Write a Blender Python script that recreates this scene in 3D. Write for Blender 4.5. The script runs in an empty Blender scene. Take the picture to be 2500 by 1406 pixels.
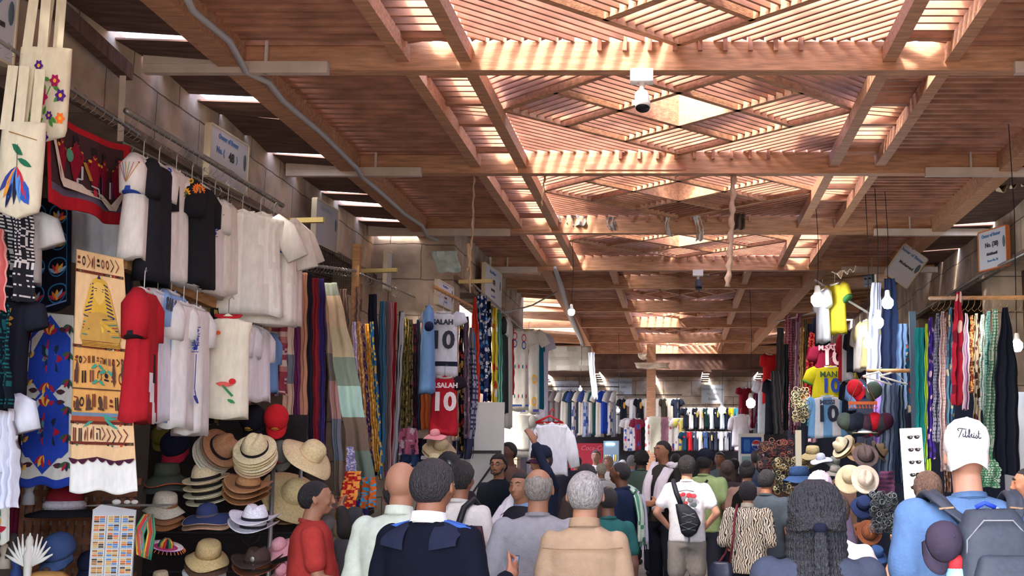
import bpy, bmesh, math, random
from mathutils import Vector, Matrix, Euler, noise
random.seed(7)
PI = math.pi
S = bpy.context.scene
COL = S.collection
# ---------------------------------------------------------------- camera, sky, sun, exposure
FPX = 3000.0
PITCH = math.atan(419 / FPX)
CP, SP = math.cos(PITCH), math.sin(PITCH)
EYE = 1.65
cam = bpy.data.cameras.new('camera')
cam.sensor_width = 36
cam.lens = FPX / 2500 * 36
cam.shift_x = -407 / 2500
cam.clip_start = 0.1
cam.clip_end = 300
camo = bpy.data.objects.new('camera', cam)
COL.objects.link(camo)
camo.location = (0, 0, EYE)
camo.rotation_euler = (PI / 2 + PITCH, 0, 0)
S.camera = camo
world = bpy.data.worlds.new('sky')
S.world = world
world.use_nodes = True
wn = world.node_tree
wn.nodes.clear()
wo = wn.nodes.new('ShaderNodeOutputWorld')
wb = wn.nodes.new('ShaderNodeBackground')
ws = wn.nodes.new('ShaderNodeTexSky')
ws.sky_type = 'NISHITA'
ws.sun_disc = False
ws.sun_elevation = math.radians(50)
ws.sun_rotation = math.radians(215)
ws.dust_density = 2.5
ws.air_density = 0.8
wb.inputs[1].default_value = 0.92
wn.links.new(ws.outputs[0], wb.inputs[0])
wn.links.new(wb.outputs[0], wo.inputs[0])
sun = bpy.data.lights.new('sun', 'SUN')
sun.energy = 4.2
sun.angle = math.radians(6.0)
sun.color = (1.0, 0.93, 0.84)
suno = bpy.data.objects.new('sun', sun)
COL.objects.link(suno)
suno.rotation_euler = (Vector((0.36, 0.62, -0.86))).to_track_quat('-Z', 'Y').to_euler()
S.view_settings.view_transform = 'Standard'
S.view_settings.look = 'None'
S.view_settings.exposure = 1.5
S.view_settings.gamma = 1
S.view_settings.use_curve_mapping = False
S.cycles.max_bounces = 8
S.cycles.diffuse_bounces = 5
S.cycles.glossy_bounces = 2
S.cycles.transmission_bounces = 4
S.cycles.transparent_max_bounces = 6
S.cycles.caustics_reflective = False
S.cycles.caustics_refractive = False
S.cycles.sample_clamp_indirect = 6

# ---------------------------------------------------------------- picture geometry helpers
def ray(px, py):
    a = (px - 1657) / FPX; b = (703 - py) / FPX
    return Vector((a, CP - b * SP, SP + b * CP))
def PY(px, py, Y):                      # the point of that sight line on the plane y = Y
    v = ray(px, py); t = Y / v.y
    return Vector((v.x * t, Y, EYE + v.z * t))
def PX(px, py, X):
    v = ray(px, py); t = X / v.x
    return Vector((X, v.y * t, EYE + v.z * t))
def PZ(px, py, z):
    v = ray(px, py); t = (z - EYE) / v.z
    return Vector((v.x * t, v.y * t, z))
def V(*a): return Vector(a)
def lerp(a, b, t): return a + (b - a) * t
def srgb(*c):
    if len(c) == 1: c = c[0]
    return tuple(((x / 255) / 12.92 if x / 255 <= 0.04045 else ((x / 255 + 0.055) / 1.055) ** 2.4) for x in c[:3]) + (1,)

# ---------------------------------------------------------------- mesh collector
class MB:
    def __init__(s): s.v = []; s.f = []; s.c = []; s.cur = (0.8, 0.8, 0.8, 1)
    def col(s, *c): s.cur = srgb(*c); return s
    def add(s, vs, fs, col=None):
        o = len(s.v); s.v += [tuple(v) for v in vs]
        for f in fs:
            s.f.append([i + o for i in f]); s.c.append(col or s.cur)
        return s
    def quad(s, a, b, c, d): return s.add([a, b, c, d], [(0, 1, 2, 3)])
    def box(s, lo, hi, M=None):
        x0, y0, z0 = lo; x1, y1, z1 = hi
        vs = [V(x, y, z) for x in (x0, x1) for y in (y0, y1) for z in (z0, z1)]
        if M: vs = [M @ v for v in vs]
        return s.add(vs, [(0, 1, 3, 2), (4, 6, 7, 5), (0, 4, 5, 1), (2, 3, 7, 6), (0, 2, 6, 4), (1, 5, 7, 3)])
    def bar(s, a, b, w, h, up=V(0, 0, 1)):
        a = V(*a); b = V(*b); d = (b - a).normalized()
        r = d.cross(up)
        if r.length < 1e-4: r = d.cross(V(0, 1, 0))
        r.normalize(); u = r.cross(d).normalized()
        vs = []
        for p in (a, b):
            for (i, j) in ((-1, -1), (1, -1), (1, 1), (-1, 1)):
                vs.append(p + r * (i * w / 2) + u * (j * h / 2))
        return s.add(vs, [(0, 3, 2, 1), (4, 5, 6, 7), (0, 1, 5, 4), (1, 2, 6, 5), (2, 3, 7, 6), (3, 0, 4, 7)])
    def tube(s, pts, r, n=8, cap=True):
        pts = [V(*p) for p in pts]; rs = r if isinstance(r, (list, tuple)) else [r] * len(pts)
        rings = []; ref = None
        for i, p in enumerate(pts):
            d = (pts[min(i + 1, len(pts) - 1)] - pts[max(i - 1, 0)])
            d = d.normalized() if d.length > 1e-9 else V(0, 0, 1)
            if ref is None: ref = d.orthogonal().normalized()
            u = (ref - d * ref.dot(d)); u = u.normalized() if u.length > 1e-6 else d.orthogonal().normalized()
            ref = u; w = d.cross(u)
            rings.append([p + (u * math.cos(2 * PI * k / n) + w * math.sin(2 * PI * k / n)) * rs[i] for k in range(n)])
        return s.rings(rings, cap)
    def rings(s, rings, cap=True, closed=True):
        n = len(rings[0]); vs = [v for r in rings for v in r]; fs = []
        m = n if closed else n - 1
        for i in range(len(rings) - 1):
            for k in range(m):
                a = i * n + k; b = i * n + (k + 1) % n
                fs.append((a, b, b + n, a + n))
        if cap and closed:
            fs.append(tuple(range(n - 1, -1, -1))); fs.append(tuple((len(rings) - 1) * n + k for k in range(n)))
        return s.add(vs, fs)
    def lathe(s, prof, n=24, c=V(0, 0, 0), fn=None):
        rings = []
        for (r, z) in prof:
            rings.append([c + (fn(V(r * math.cos(2 * PI * k / n), r * math.sin(2 * PI * k / n), z), r, 2 * PI * k / n) if fn else V(r * math.cos(2 * PI * k / n), r * math.sin(2 * PI * k / n), z)) for k in range(n)])
        return s.rings(rings)
    def ball(s, c, r, n=12, m=8, sc=(1, 1, 1), M=None):
        rings = []
        for i in range(m + 1):
            t = PI * i / m; t = min(max(t, 0.02), PI - 0.02)
            ring = []
            for k in range(n):
                p = V(math.sin(t) * math.cos(2 * PI * k / n) * r * sc[0], math.sin(t) * math.sin(2 * PI * k / n) * r * sc[1], -math.cos(t) * r * sc[2])
                ring.append(V(*c) + (M @ p if M else p))
            rings.append(ring)
        return s.rings(rings)
    def cap(s, a, ra, b, rb, n=14):          # tapered capsule
        a = V(*a); b = V(*b); d = (b - a)
        if d.length < 1e-6: return s.ball(a, ra)
        d.normalize(); pts = []; rs = []
        for t in (85, 60, 35, 12):
            pts.append(a - d * ra * math.sin(math.radians(t))); rs.append(ra * math.cos(math.radians(t)))
        for t in (0.0, 0.33, 0.66, 1.0):
            pts.append(a.lerp(b, t)); rs.append(lerp(ra, rb, t))
        for t in (12, 35, 60, 85):
            pts.append(b + d * rb * math.sin(math.radians(t))); rs.append(rb * math.cos(math.radians(t)))
        return s.tube(pts, rs, n)
    def poly(s, pts, t=None, nrm=V(0, -1, 0)):   # flat polygon, or a slab of thickness t
        pts = [V(*p) for p in pts]; n = len(pts)
        if t is None: return s.add(pts, [tuple(range(n))])
        back = [p - nrm * t for p in pts]
        return s.add(pts + back, [tuple(range(n)), tuple(range(2 * n - 1, n - 1, -1))] + [(i, i + n, (i + 1) % n + n, (i + 1) % n) for i in range(n)])
    def obj(s, name, mat, parent=None, smooth=False, loc=None):
        me = bpy.data.meshes.new(name); me.from_pydata(s.v, [], s.f); me.update()
        ca = me.color_attributes.new('Col', 'FLOAT_COLOR', 'CORNER')
        buf = []
        for f, c in zip(s.f, s.c): buf += list(c) * len(f)
        ca.data.foreach_set('color', buf)
        if smooth: me.polygons.foreach_set('use_smooth', [True] * len(me.polygons))
        if mat: me.materials.append(mat)
        o = bpy.data.objects.new(name, me); COL.objects.link(o)
        if parent: o.parent = parent
        if loc is not None: o.location = loc
        return o
def empty(name, loc=(0, 0, 0), rot=(0, 0, 0), parent=None):
    o = bpy.data.objects.new(name, None); COL.objects.link(o); o.location = loc; o.rotation_euler = rot
    o.empty_display_size = 0.1
    if parent: o.parent = parent
    return o
def tag(o, label, cat, group=None, kind=None):
    if label:
        if len(label.split()) < 5: label += ', hanging in its row'
        o['label'] = label
    if cat: o['category'] = cat
    if group: o['group'] = group
    if kind: o['kind'] = kind
    return o
def struct(o): o['kind'] = 'structure'; return o
def children(o): return [c for c in bpy.data.objects if c.parent is o]
def copy_tree(o, kids=None):
    c = o.copy(); COL.objects.link(c)
    for ch in children(o):
        d = copy_tree(ch); d.parent = c; d.matrix_parent_inverse = ch.matrix_parent_inverse.copy()
    return c

# ---------------------------------------------------------------- materials
MATS = {}
def mat(name, col=(0.5, 0.5, 0.5, 1), rough=0.8, attr=False, nz=0.0, nscale=20, stretch=(1, 1, 1), metal=0.0, bump=0.0, bscale=60, emis=None, trans=0.0, spec=0.3, dark=0.6, sheen=0.0):
    if name in MATS: return MATS[name]
    m = bpy.data.materials.new(name); m.use_nodes = True; N = m.node_tree; b = N.nodes['Principled BSDF']
    b.inputs['Roughness'].default_value = rough; b.inputs['Metallic'].default_value = metal
    b.inputs['Specular IOR Level'].default_value = spec
    if trans: b.inputs['Transmission Weight'].default_value = trans
    if sheen: b.inputs['Sheen Weight'].default_value = sheen
    src = None
    if attr:
        a = N.nodes.new('ShaderNodeAttribute'); a.attribute_name = 'Col'; src = a.outputs['Color']
    tc = N.nodes.new('ShaderNodeTexCoord'); mp = N.nodes.new('ShaderNodeMapping'); mp.inputs['Scale'].default_value = stretch
    N.links.new(tc.outputs['Object'], mp.inputs[0])
    if nz:
        t = N.nodes.new('ShaderNodeTexNoise'); t.inputs['Scale'].default_value = nscale; t.inputs['Detail'].default_value = 4
        N.links.new(mp.outputs[0], t.inputs[0])
        r = N.nodes.new('ShaderNodeMapRange'); r.inputs[1].default_value = 0.3; r.inputs[2].default_value = 0.7
        r.inputs[3].default_value = 1 - nz; r.inputs[4].default_value = 1 + nz * 0.5
        N.links.new(t.outputs[0], r.inputs[0])
        mx = N.nodes.new('ShaderNodeMix'); mx.data_type = 'RGBA'; mx.blend_type = 'MULTIPLY'; mx.inputs[0].default_value = 1
        if src: N.links.new(src, mx.inputs[6])
        else: mx.inputs[6].default_value = col
        N.links.new(r.outputs[0], mx.inputs[7]); src = mx.outputs[2]
    if src: N.links.new(src, b.inputs['Base Color'])
    else: b.inputs['Base Color'].default_value = col
    if bump:
        t2 = N.nodes.new('ShaderNodeTexNoise'); t2.inputs['Scale'].default_value = bscale; t2.inputs['Detail'].default_value = 3
        N.links.new(mp.outputs[0], t2.inputs[0]); bp = N.nodes.new('ShaderNodeBump'); bp.inputs['Strength'].default_value = bump; bp.inputs['Distance'].default_value = 0.02
        N.links.new(t2.outputs[0], bp.inputs['Height']); N.links.new(bp.outputs[0], b.inputs['Normal'])
    if emis:
        b.inputs['Emission Color'].default_value = emis[0]; b.inputs['Emission Strength'].default_value = emis[1]
    MATS[name] = m
    return m
WOOD = mat('roof_timber', srgb(196, 146, 112), 0.7, nz=0.35, nscale=5, stretch=(1, 6, 8), bump=0.15, bscale=12)
SLAT = mat('roof_slat_wood', srgb(182, 130, 104), 0.65, nz=0.4, nscale=3, stretch=(1.5, 1.5, 4))
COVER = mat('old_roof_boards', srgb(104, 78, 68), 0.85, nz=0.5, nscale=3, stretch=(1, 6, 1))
PLANK = mat('raw_plank', srgb(186, 140, 92), 0.8, nz=0.3, nscale=8, stretch=(1, 1, 6))
PAINT = mat('cream_paint', srgb(206, 190, 176), 0.6, nz=0.15, nscale=6)
WIRE = mat('grey_conduit', srgb(176, 176, 176), 0.5)
METAL = mat('dull_steel', srgb(150, 146, 140), 0.45, metal=0.7)
DARKM = mat('dark_iron', srgb(50, 46, 46), 0.5, metal=0.5)
BLACK = mat('black_plastic', srgb(26, 26, 30), 0.45)
WHITE = mat('white_plastic', srgb(232, 230, 224), 0.5)
COLORED = mat('coloured_surface', rough=0.7, attr=True)
FAB = mat('fabric', rough=0.95, attr=True, nz=0.10, nscale=40, stretch=(1, 1, 0.35), bump=0.25, bscale=18, spec=0.15)
KNIT = mat('straw_weave', rough=0.9, attr=True, nz=0.22, nscale=70, bump=0.35, bscale=120, spec=0.2)

def stone_mat(name, c1, c2, mortar, sc=1.0, axis='YZ'):
    m = bpy.data.materials.new(name); m.use_nodes = True; N = m.node_tree; b = N.nodes['Principled BSDF']; b.inputs['Roughness'].default_value = 0.95
    b.inputs['Specular IOR Level'].default_value = 0.15
    tc = N.nodes.new('ShaderNodeTexCoord'); sx = N.nodes.new('ShaderNodeSeparateXYZ'); cx = N.nodes.new('ShaderNodeCombineXYZ')
    N.links.new(tc.outputs['Object'], sx.inputs[0]); N.links.new(sx.outputs[1 if axis == 'YZ' else 0], cx.inputs[0]); N.links.new(sx.outputs[2], cx.inputs[1])
    ns = N.nodes.new('ShaderNodeTexNoise'); ns.inputs['Scale'].default_value = 2.2; N.links.new(cx.outputs[0], ns.inputs[0])
    ad = N.nodes.new('ShaderNodeMix'); ad.data_type = 'RGBA'; ad.blend_type = 'ADD'; ad.inputs[0].default_value = 0.07
    N.links.new(cx.outputs[0], ad.inputs[6]); N.links.new(ns.outputs['Color'], ad.inputs[7])
    br = N.nodes.new('ShaderNodeTexBrick'); br.inputs['Scale'].default_value = sc; br.inputs['Brick Width'].default_value = 0.75; br.inputs['Row Height'].default_value = 0.42
    br.inputs['Mortar Size'].default_value = 0.007; br.inputs['Mortar Smooth'].default_value = 0.4; br.inputs['Bias'].default_value = 0
    br.inputs['Color1'].default_value = c1; br.inputs['Color2'].default_value = c2; br.inputs['Mortar'].default_value = mortar
    N.links.new(ad.outputs[2], br.inputs[0])
    n2 = N.nodes.new('ShaderNodeTexNoise'); n2.inputs['Scale'].default_value = 3.5; n2.inputs['Detail'].default_value = 8; N.links.new(tc.outputs['Object'], n2.inputs[0])
    r = N.nodes.new('ShaderNodeMapRange'); r.inputs[1].default_value = 0.3; r.inputs[2].default_value = 0.7; r.inputs[3].default_value = 0.6; r.inputs[4].default_value = 1.2
    N.links.new(n2.outputs[0], r.inputs[0])
    mx = N.nodes.new('ShaderNodeMix'); mx.data_type = 'RGBA'; mx.blend_type = 'MULTIPLY'; mx.inputs[0].default_value = 1
    N.links.new(br.outputs[0], mx.inputs[6]); N.links.new(r.outputs[0], mx.inputs[7]); N.links.new(mx.outputs[2], b.inputs['Base Color'])
    bp = N.nodes.new('ShaderNodeBump'); bp.inputs['Strength'].default_value = 0.7; bp.inputs['Distance'].default_value = 0.04
    N.links.new(mx.outputs[2], bp.inputs['Height']); N.links.new(bp.outputs[0], b.inputs['Normal'])
    return m
STONE = stone_mat('sandstone_blocks', srgb(200, 180, 158), srgb(178, 158, 140), srgb(120, 104, 92))
STONEX = stone_mat('sandstone_blocks_end', srgb(200, 180, 158), srgb(178, 158, 140), srgb(120, 104, 92), axis='XZ')
# ================================================================ the setting
ZB = 4.25
BEAMS = [-0.94, 2.06, 5.06, 8.06, 11.07, 14.07, 16.9, 18.7, 21.7, 24.3, 27.5, 30.4]  # first bays are out of view, carried back to shade the nearest people
fm = bpy.data.materials.new('stone_paving'); fm.use_nodes = True
N = fm.node_tree; b = N.nodes['Principled BSDF']; tc = N.nodes.new('ShaderNodeTexCoord'); br = N.nodes.new('ShaderNodeTexBrick'); br.inputs['Scale'].default_value = 1.6
br.inputs['Color1'].default_value = srgb(150, 140, 130); br.inputs['Color2'].default_value = srgb(128, 120, 112); br.inputs['Mortar'].default_value = srgb(80, 74, 70); br.inputs['Mortar Size'].default_value = 0.01
N.links.new(tc.outputs['Object'], br.inputs[0]); N.links.new(br.outputs[0], b.inputs['Base Color']); b.inputs['Roughness'].default_value = 0.6
struct(MB().quad((-16, -14, 0), (16, -14, 0), (16, 50, 0), (-16, 50, 0)).obj('floor', fm))
# left wall: stone lintel band over open shops, piers between them, and the shop interiors behind
SHOPD = mat('dim_shop_plaster', srgb(120, 104, 94), 0.9, nz=0.3, nscale=2)
def wall_run(name, X, y0, y1, side, top=5.2, low=3.8, pier=()):
    t = 0.35 * side
    m = MB(); m.box((min(X, X + t), y0, low), (max(X, X + t), y1, top))
    for p in pier: m.box((min(X, X + t), p, 0), (max(X, X + t), p + 0.45, low))
    return struct(m.obj(name, STONE))
wall_run('wall_left', -3.6, -2, 14.3, -1, top=4.37, pier=(-2, 3.4, 9.7, 13.85))
struct(MB().box((-3.95, -2, 4.37), (-3.6, 7.4, 5.2)).obj('wall_left_upper', STONE))
wall_run('wall_left_projecting', -2.65, 14.3, 20.8, -1, top=4.75, low=3.75, pier=(14.3, 20.35))
wall_run('wall_right', 3.6, -2, 18.8, 1, top=4.42, pier=(-2, 3.2, 8.6, 14.0, 18.35))
struct(MB().box((-5.6, 14.3, 0), (-3.0, 14.5, 5.2)).obj('wall_left_return', STONEX))
struct(MB().box((-9, 20.6, 0), (-3.0, 20.8, 4.75)).obj('wall_left_corner', STONEX))
struct(MB().box((-5.7, -2, 0), (-5.5, 20.8, 4.1)).obj('wall_left_shop_back', SHOPD))
struct(MB().box((5.5, -2, 0), (5.7, 20, 4.1)).obj('wall_right_shop_back', SHOPD))
struct(MB().box((-5.6, -2, 3.95), (-3.9, 20.7, 4.05)).obj('ceiling_left_shop', SHOPD))
struct(MB().box((3.9, -2, 3.95), (5.6, 18.8, 4.05)).obj('ceiling_right_shop', mat('shop_white_ceiling', srgb(190, 190, 200), 0.8, nz=0.1)))
for k, y in enumerate((-2, 3.5, 9.85)):
    struct(MB().box((-5.5, y, 0), (-3.9, y + 0.15, 3.95)).obj('wall_left_party', SHOPD))
for k, y in enumerate((-2, 3.3, 8.7, 14.1, 18.5)):
    struct(MB().box((3.9, y, 0), (5.5, y + 0.15, 3.95)).obj('wall_right_party', SHOPD))
# stone beam lip under the band
for X, s, y0, y1 in ((-3.6, 1, -2, 14.3), (-2.65, 1, 14.3, 20.8), (3.6, -1, -2, 18.8)):
    struct(MB().box((min(X, X + 0.05 * s), y0, 3.74), (max(X, X + 0.05 * s), y1, 3.80)).obj('trim_lintel', mat('rough_mortar', srgb(130, 112, 96), 0.95, nz=0.4, nscale=9)))

# ---------------------------------------------------------------- roof
ORD = ['second beam behind', 'beam just behind', 'beam overhead near', 'front beam', 'second beam', 'third beam', 'fourth beam', 'fifth beam', 'sixth beam', 'seventh beam', 'eighth beam', 'ninth beam']
def half(y):                            # half width between the edge beams
    if y < 16.9: return (-3.0, 3.0)
    t = (y - 16.9) / 20
    return (lerp(-1.85, -2.3, t), lerp(2.0, 1.55, t))
for i, y in enumerate(BEAMS):
    dz = 0 if y < 17.5 else 0.0
    if y < 17:
        xl, xr = -3.55, 3.55
        if y > 14.2: xl, xr = -2.6, 3.55
    else: xl, xr = -4.2, 3.2
    if y > 20: xl = -6.5
    m = MB().box((xl, y - 0.06, ZB), (xr, y + 0.06, ZB + 0.2))
    o = m.obj('roof_beam', WOOD)
    nm = ['out of sight behind the camera', 'over the camera', 'overhead, nearest the camera', 'nearest one in the picture, carrying the first white camera', 'second from the front with a small wooden splint', 'third from the front with torn plastic hanging', 'fourth from the front', 'fifth from the front, behind the second white camera', 'sixth from the front', 'seventh from the front', 'eighth from the front', 'ninth and farthest, above the wooden post'][i]
    tag(o, 'orange timber cross beam of the market roof, ' + nm, 'beam', 'cross beams of the roof')
# little splint on beam two
tag(MB().box((-0.86, 11.0, ZB + 0.03), (-0.35 + 0.42, 11.01, ZB + 0.08)).obj('wooden_splint', SLAT), 'short thin board nailed on the second cross beam', 'board')
# edge beams + purlins, one per bay
def longi(name, x0, x1, y0, y1, z, h, w, label, cat, grp):
    o = MB().bar((x0, y0, z + h / 2), (x1, y1, z + h / 2), w, h).obj(name, WOOD)
    return tag(o, label, cat, grp)
BAY = ['behind the camera', 'over the camera', 'nearest the camera', 'in the first full bay', 'in the second bay', 'in the third bay', 'in the fourth bay', 'in the fifth bay', 'in the sixth bay', 'in the seventh bay', 'in the farthest bay']
for i in range(len(BEAMS) - 1):
    y0, y1 = BEAMS[i] + 0.06, BEAMS[i + 1] - 0.06
    (a0, b0), (a1, b1) = half(BEAMS[i] + .01), half(BEAMS[i + 1] - .01)
    longi('edge_beam', a0, a1, y0, y1, ZB + 0.0, 0.22, 0.16, 'dark brown beam along the left roof edge, ' + BAY[i], 'beam', 'edge beams of the roof')
    longi('edge_beam', b0, b1, y0, y1, ZB + 0.0, 0.22, 0.16, 'dark brown beam along the right roof edge, ' + BAY[i], 'beam', 'edge beams of the roof')
    if y0 < 16.5: xs = (-1.86, -1.44, 1.42, 1.84)
    else:
        xs = (-0.95, 1.0)
    for j, x in enumerate(xs):
        nm = ('outer left', 'inner left', 'inner right', 'outer right')[j] if len(xs) == 4 else ('left', 'right')[j]
        longi('purlin', x, x, y0, y1, ZB + 0.055, 0.11, 0.09, nm + ' narrow rafter under the roof slats ' + BAY[i], 'rafter', 'rafters under the slats')
# slats
def slats_x(m, x0, x1, y0, y1, pitch, z0, h, th=0.028, tilt=0.0):
    y = y0
    while y < y1:
        m.box((x0, y, z0 + random.uniform(-.004, .004) - 0.03), (x1, y + th, z0 + h)); y += pitch
def clip_slat(m, cx, cy, du, c, sq, lo, hi, z0, h, th, half_sq):
    pass
def diag_panel(m, fr, cx, cy, R, hx, hy, z0, h, pitch, th):
    # u along (1,1), v along (-1,1); diamond |u|,|v| <= R/sqrt2
    r = R / math.sqrt(2); k = 1 / math.sqrt(2)
    def W(u, v, z): return V(cx + (u - v) * k, cy + (u + v) * k * hy / R, z)
    g = [-r, -r / 3, r / 3, r]
    for a in g:
        for (p, q) in (((a, -r), (a, r)), ((-r, a), (r, a))):
            fr.bar(W(*p, z0 + 0.035), W(*q, z0 + 0.035), 0.05, 0.13)
    for i in range(3):
        for j in range(3):
            if i == 1 and j == 1: continue
            u0, u1, v0, v1 = g[i], g[i + 1], g[j], g[j + 1]
            t = pitch
            while t < (2 * r / 3) - 0.01:
                if (i + j) % 2 == 0: a, b_ = W(u0 + t, v0, z0 + h / 2), W(u0 + t, v1, z0 + h / 2)
                else: a, b_ = W(u0, v0 + t, z0 + h / 2), W(u1, v0 + t, z0 + h / 2)
                m.bar(a, b_, th, h); t += pitch
    # central light box
    e = r / 3
    for (p, q) in (((-e, -e), (-e, e)), ((-e, e), (e, e)), ((e, e), (e, -e)), ((e, -e), (-e, -e))):
        fr.bar(W(*p, z0 + 0.25), W(*q, z0 + 0.25), 0.03, 0.38)
    # corner triangles: slats parallel to the diamond edge
    for sx in (-1, 1):
        for sy in (-1, 1):
            d = pitch * 1.4
            while d < R - 0.03:
                # line |x|/R + |y|/R = 1 + d/R clipped to the square
                p = V(cx + sx * R, cy + sy * d * hy / R, z0 + h / 2); q = V(cx + sx * d, cy + sy * hy, z0 + h / 2)
                m.bar(p, q, th, h); d += pitch * 1.4
for i in range(len(BEAMS) - 1):
    y0, y1 = BEAMS[i] + 0.06, BEAMS[i + 1] - 0.06
    cy = (y0 + y1) / 2
    m = MB(); fr = MB()
    (a0, b0), (a1, b1) = half(BEAMS[i] + .01), half(BEAMS[i + 1] - .01)
    zz = ZB + 0.2
    near = y0 < 16.5
    xl, xr = (-1.86, 1.84) if near else (-0.95, 1.0)
    R = 1.42 if near else 0.95
    px0, px1 = -R, R
    pit = 0.136
    slats_x(m, min(a0, a1) + .05, xl, y0, y1, pit, zz, 0.075, .05)
    slats_x(m, xr, max(b0, b1) - .05, y0, y1, pit, zz, 0.075, .05)
    if near:
        for x0, x1 in ((-1.86, -1.44), (1.42, 1.84)):
            slats_x(m, x0, x1, y0 + 0.5, cy - 0.32, pit, zz, 0.075); slats_x(m, x0, x1, cy + 0.32, y1 - 0.3, pit, zz, 0.075)
            for yy in (y0 + 0.42, cy - 0.3, cy + 0.28, y1 - 0.25): m.box((x0, yy, zz - 0.06), (x1, yy + 0.07, zz + 0.06))
            for k in range(5): m.bar((x0, cy - 0.25 + k * 0.1, zz + 0.03), (x1, cy - 0.2 + k * 0.12, zz + 0.03), 0.026, 0.07)
            for sg in (-1, 1): m.bar((x0, y1 - (0.03 if sg < 0 else 0.2), zz), (x1, y1 - (0.2 if sg < 0 else 0.03), zz), 0.03, 0.05)
    diag_panel(m, fr, 0.0 if near else 0.02, cy, R, R, (y1 - y0) / 2, zz, 0.085, 0.085 if y0 < 16 else 0.11, 0.022)
    if near:   # row of short spacer blocks along the beam
        for k in range(9): m.box((-0.55 + k * 0.17, y1 - 0.03, zz - 0.07), (-0.52 + k * 0.17, y1 + 0.02, zz + 0.06))
    c = m.obj('ceiling_slats', SLAT); struct(c)
    f2 = fr.obj('ceiling_lattice', WOOD); struct(f2)
# boards and sheets lying on top of the slats (they darken the sides; gaps stay open)
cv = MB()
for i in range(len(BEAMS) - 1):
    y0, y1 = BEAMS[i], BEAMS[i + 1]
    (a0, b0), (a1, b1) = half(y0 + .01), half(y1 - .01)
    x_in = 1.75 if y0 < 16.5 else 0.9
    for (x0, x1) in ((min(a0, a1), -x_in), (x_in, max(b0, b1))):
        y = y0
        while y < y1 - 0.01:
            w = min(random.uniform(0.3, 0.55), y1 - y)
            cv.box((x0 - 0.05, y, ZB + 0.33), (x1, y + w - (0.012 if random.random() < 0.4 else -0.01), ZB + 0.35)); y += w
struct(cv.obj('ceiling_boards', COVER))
# old sheets over the middle of some bays
sh = MB()
for (x0, x1, y0, y1) in ((-1.2, 1.7, 12.6, 14.2), (-1.5, -0.3, 15.2, 16.9), (-1.0, 1.1, 17.0, 21.6), (-0.1, 1.1, 21.8, 24.3), (-1.0, 1.1, 24.6, 27.2), (0.4, 1.8, 8.3, 9.2), (0.9, 1.8, 10.2, 11.0), (-1.6, -0.9, 8.6, 9.6)):
    sh.box((x0, y0, ZB + 0.60), (x1, y1, ZB + 0.61))
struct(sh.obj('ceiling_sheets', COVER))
# strip between wall and edge beam: loose boards with gaps that let the sky through
st = MB()
random.seed(11)
for side in (-1, 1):
    y = -2.0
    lim = 16.9
    while y < lim:
        w = random.uniform(0.45, 0.95)
        x0 = 3.02; x1 = 3.66
        if side < 0 and y > 13.8: x1 = 3.02
        if x1 > x0:
            tl = random.uniform(-.02, .03)
            g = random.choice((.03, .1, .13, .15)) if side < 0 else random.choice((0, 0, 0.03, .08))
            if side < 0 and 7.2 < y < 8.0: g = .3
            P = [V(side * x0, y, ZB + 0.05), V(side * x1, y, ZB + 0.09 + tl), V(side * x1, y + w - g, ZB + 0.09 - tl * .5), V(side * x0, y + w - g, ZB + 0.05)]
            st.poly(P, 0.012, V(0, 0, 1))
        y += w
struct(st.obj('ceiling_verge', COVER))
# section two: short joists beyond the edge beams and the far low roof
js = MB()
for k in range(22):
    y = 17.2 + k * 0.55
    js.bar((-2.0, y, ZB + 0.12), (-5.0, y + 0.3, ZB + 0.35), 0.07, 0.11)
    js.bar((1.9, y, ZB + 0.12), (3.4, y + 0.2, ZB + 0.3), 0.07, 0.11)
struct(js.obj('ceiling_joists', WOOD))
sv = MB()
sv.box((-2.65, 16.9, ZB + 0.42), (-1.8, 20.8, ZB + 0.44))
sv.box((1.85, 16.9, ZB + 0.36), (3.9, 26, ZB + 0.38))
sv.box((-3.4, 21.4, ZB + 0.42), (-1.9, 24.0, ZB + 0.44)); sv.box((-6.5, 25.8, ZB + 0.42), (-1.9, 31, ZB + 0.44)); sv.box((1.6, 26.3, ZB + 0.36), (3.9, 31, ZB + 0.38))
struct(sv.obj('ceiling_side_sheets', COVER))
# low corrugated roof before the far wall, with a few nail holes of light
lo = MB()
for k in range(60):
    x = -7 + k * 0.2
    if k % 7 == 3:
        for q in range(8): lo.quad((x, 30.5 + q * 0.42, 3.86 - q * .03), (x + 0.19, 30.5 + q * 0.42, 3.86 - q * .03), (x + 0.19, 30.5 + q * 0.42 + 0.36, 3.85 - q * .03), (x, 30.5 + q * 0.42 + 0.36, 3.85 - q * .03))
    else: lo.box((x, 30.4, 3.85), (x + 0.2, 33.6, 3.87))
struct(lo.obj('ceiling_far', COVER))
# far wall
struct(MB().box((-9, 33.0, 0), (5, 33.3, 3.95)).obj('wall_far', STONEX))
struct(MB().box((3.7, 19.0, 0), (3.9, 33, 4.6)).obj('wall_right_far', STONE))
struct(MB().box((-9.2, 20.8, 0), (-9, 33, 4.2)).obj('wall_left_far', STONE))

struct(MB().box((-9, 30.46, 3.80), (4.5, 30.5, 5.0)).obj('wall_far_gable', COVER))
struct(MB().box((-8.9, 32.6, 0), (3.6, 32.65, 2.6)).obj('wall_far_dim_sheet', mat('painted_shop_dimness', srgb(52, 50, 56), .9, nz=.5, nscale=1.5)))  # flat dark sheet; the dimness of the far shops is put into its colour
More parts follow.
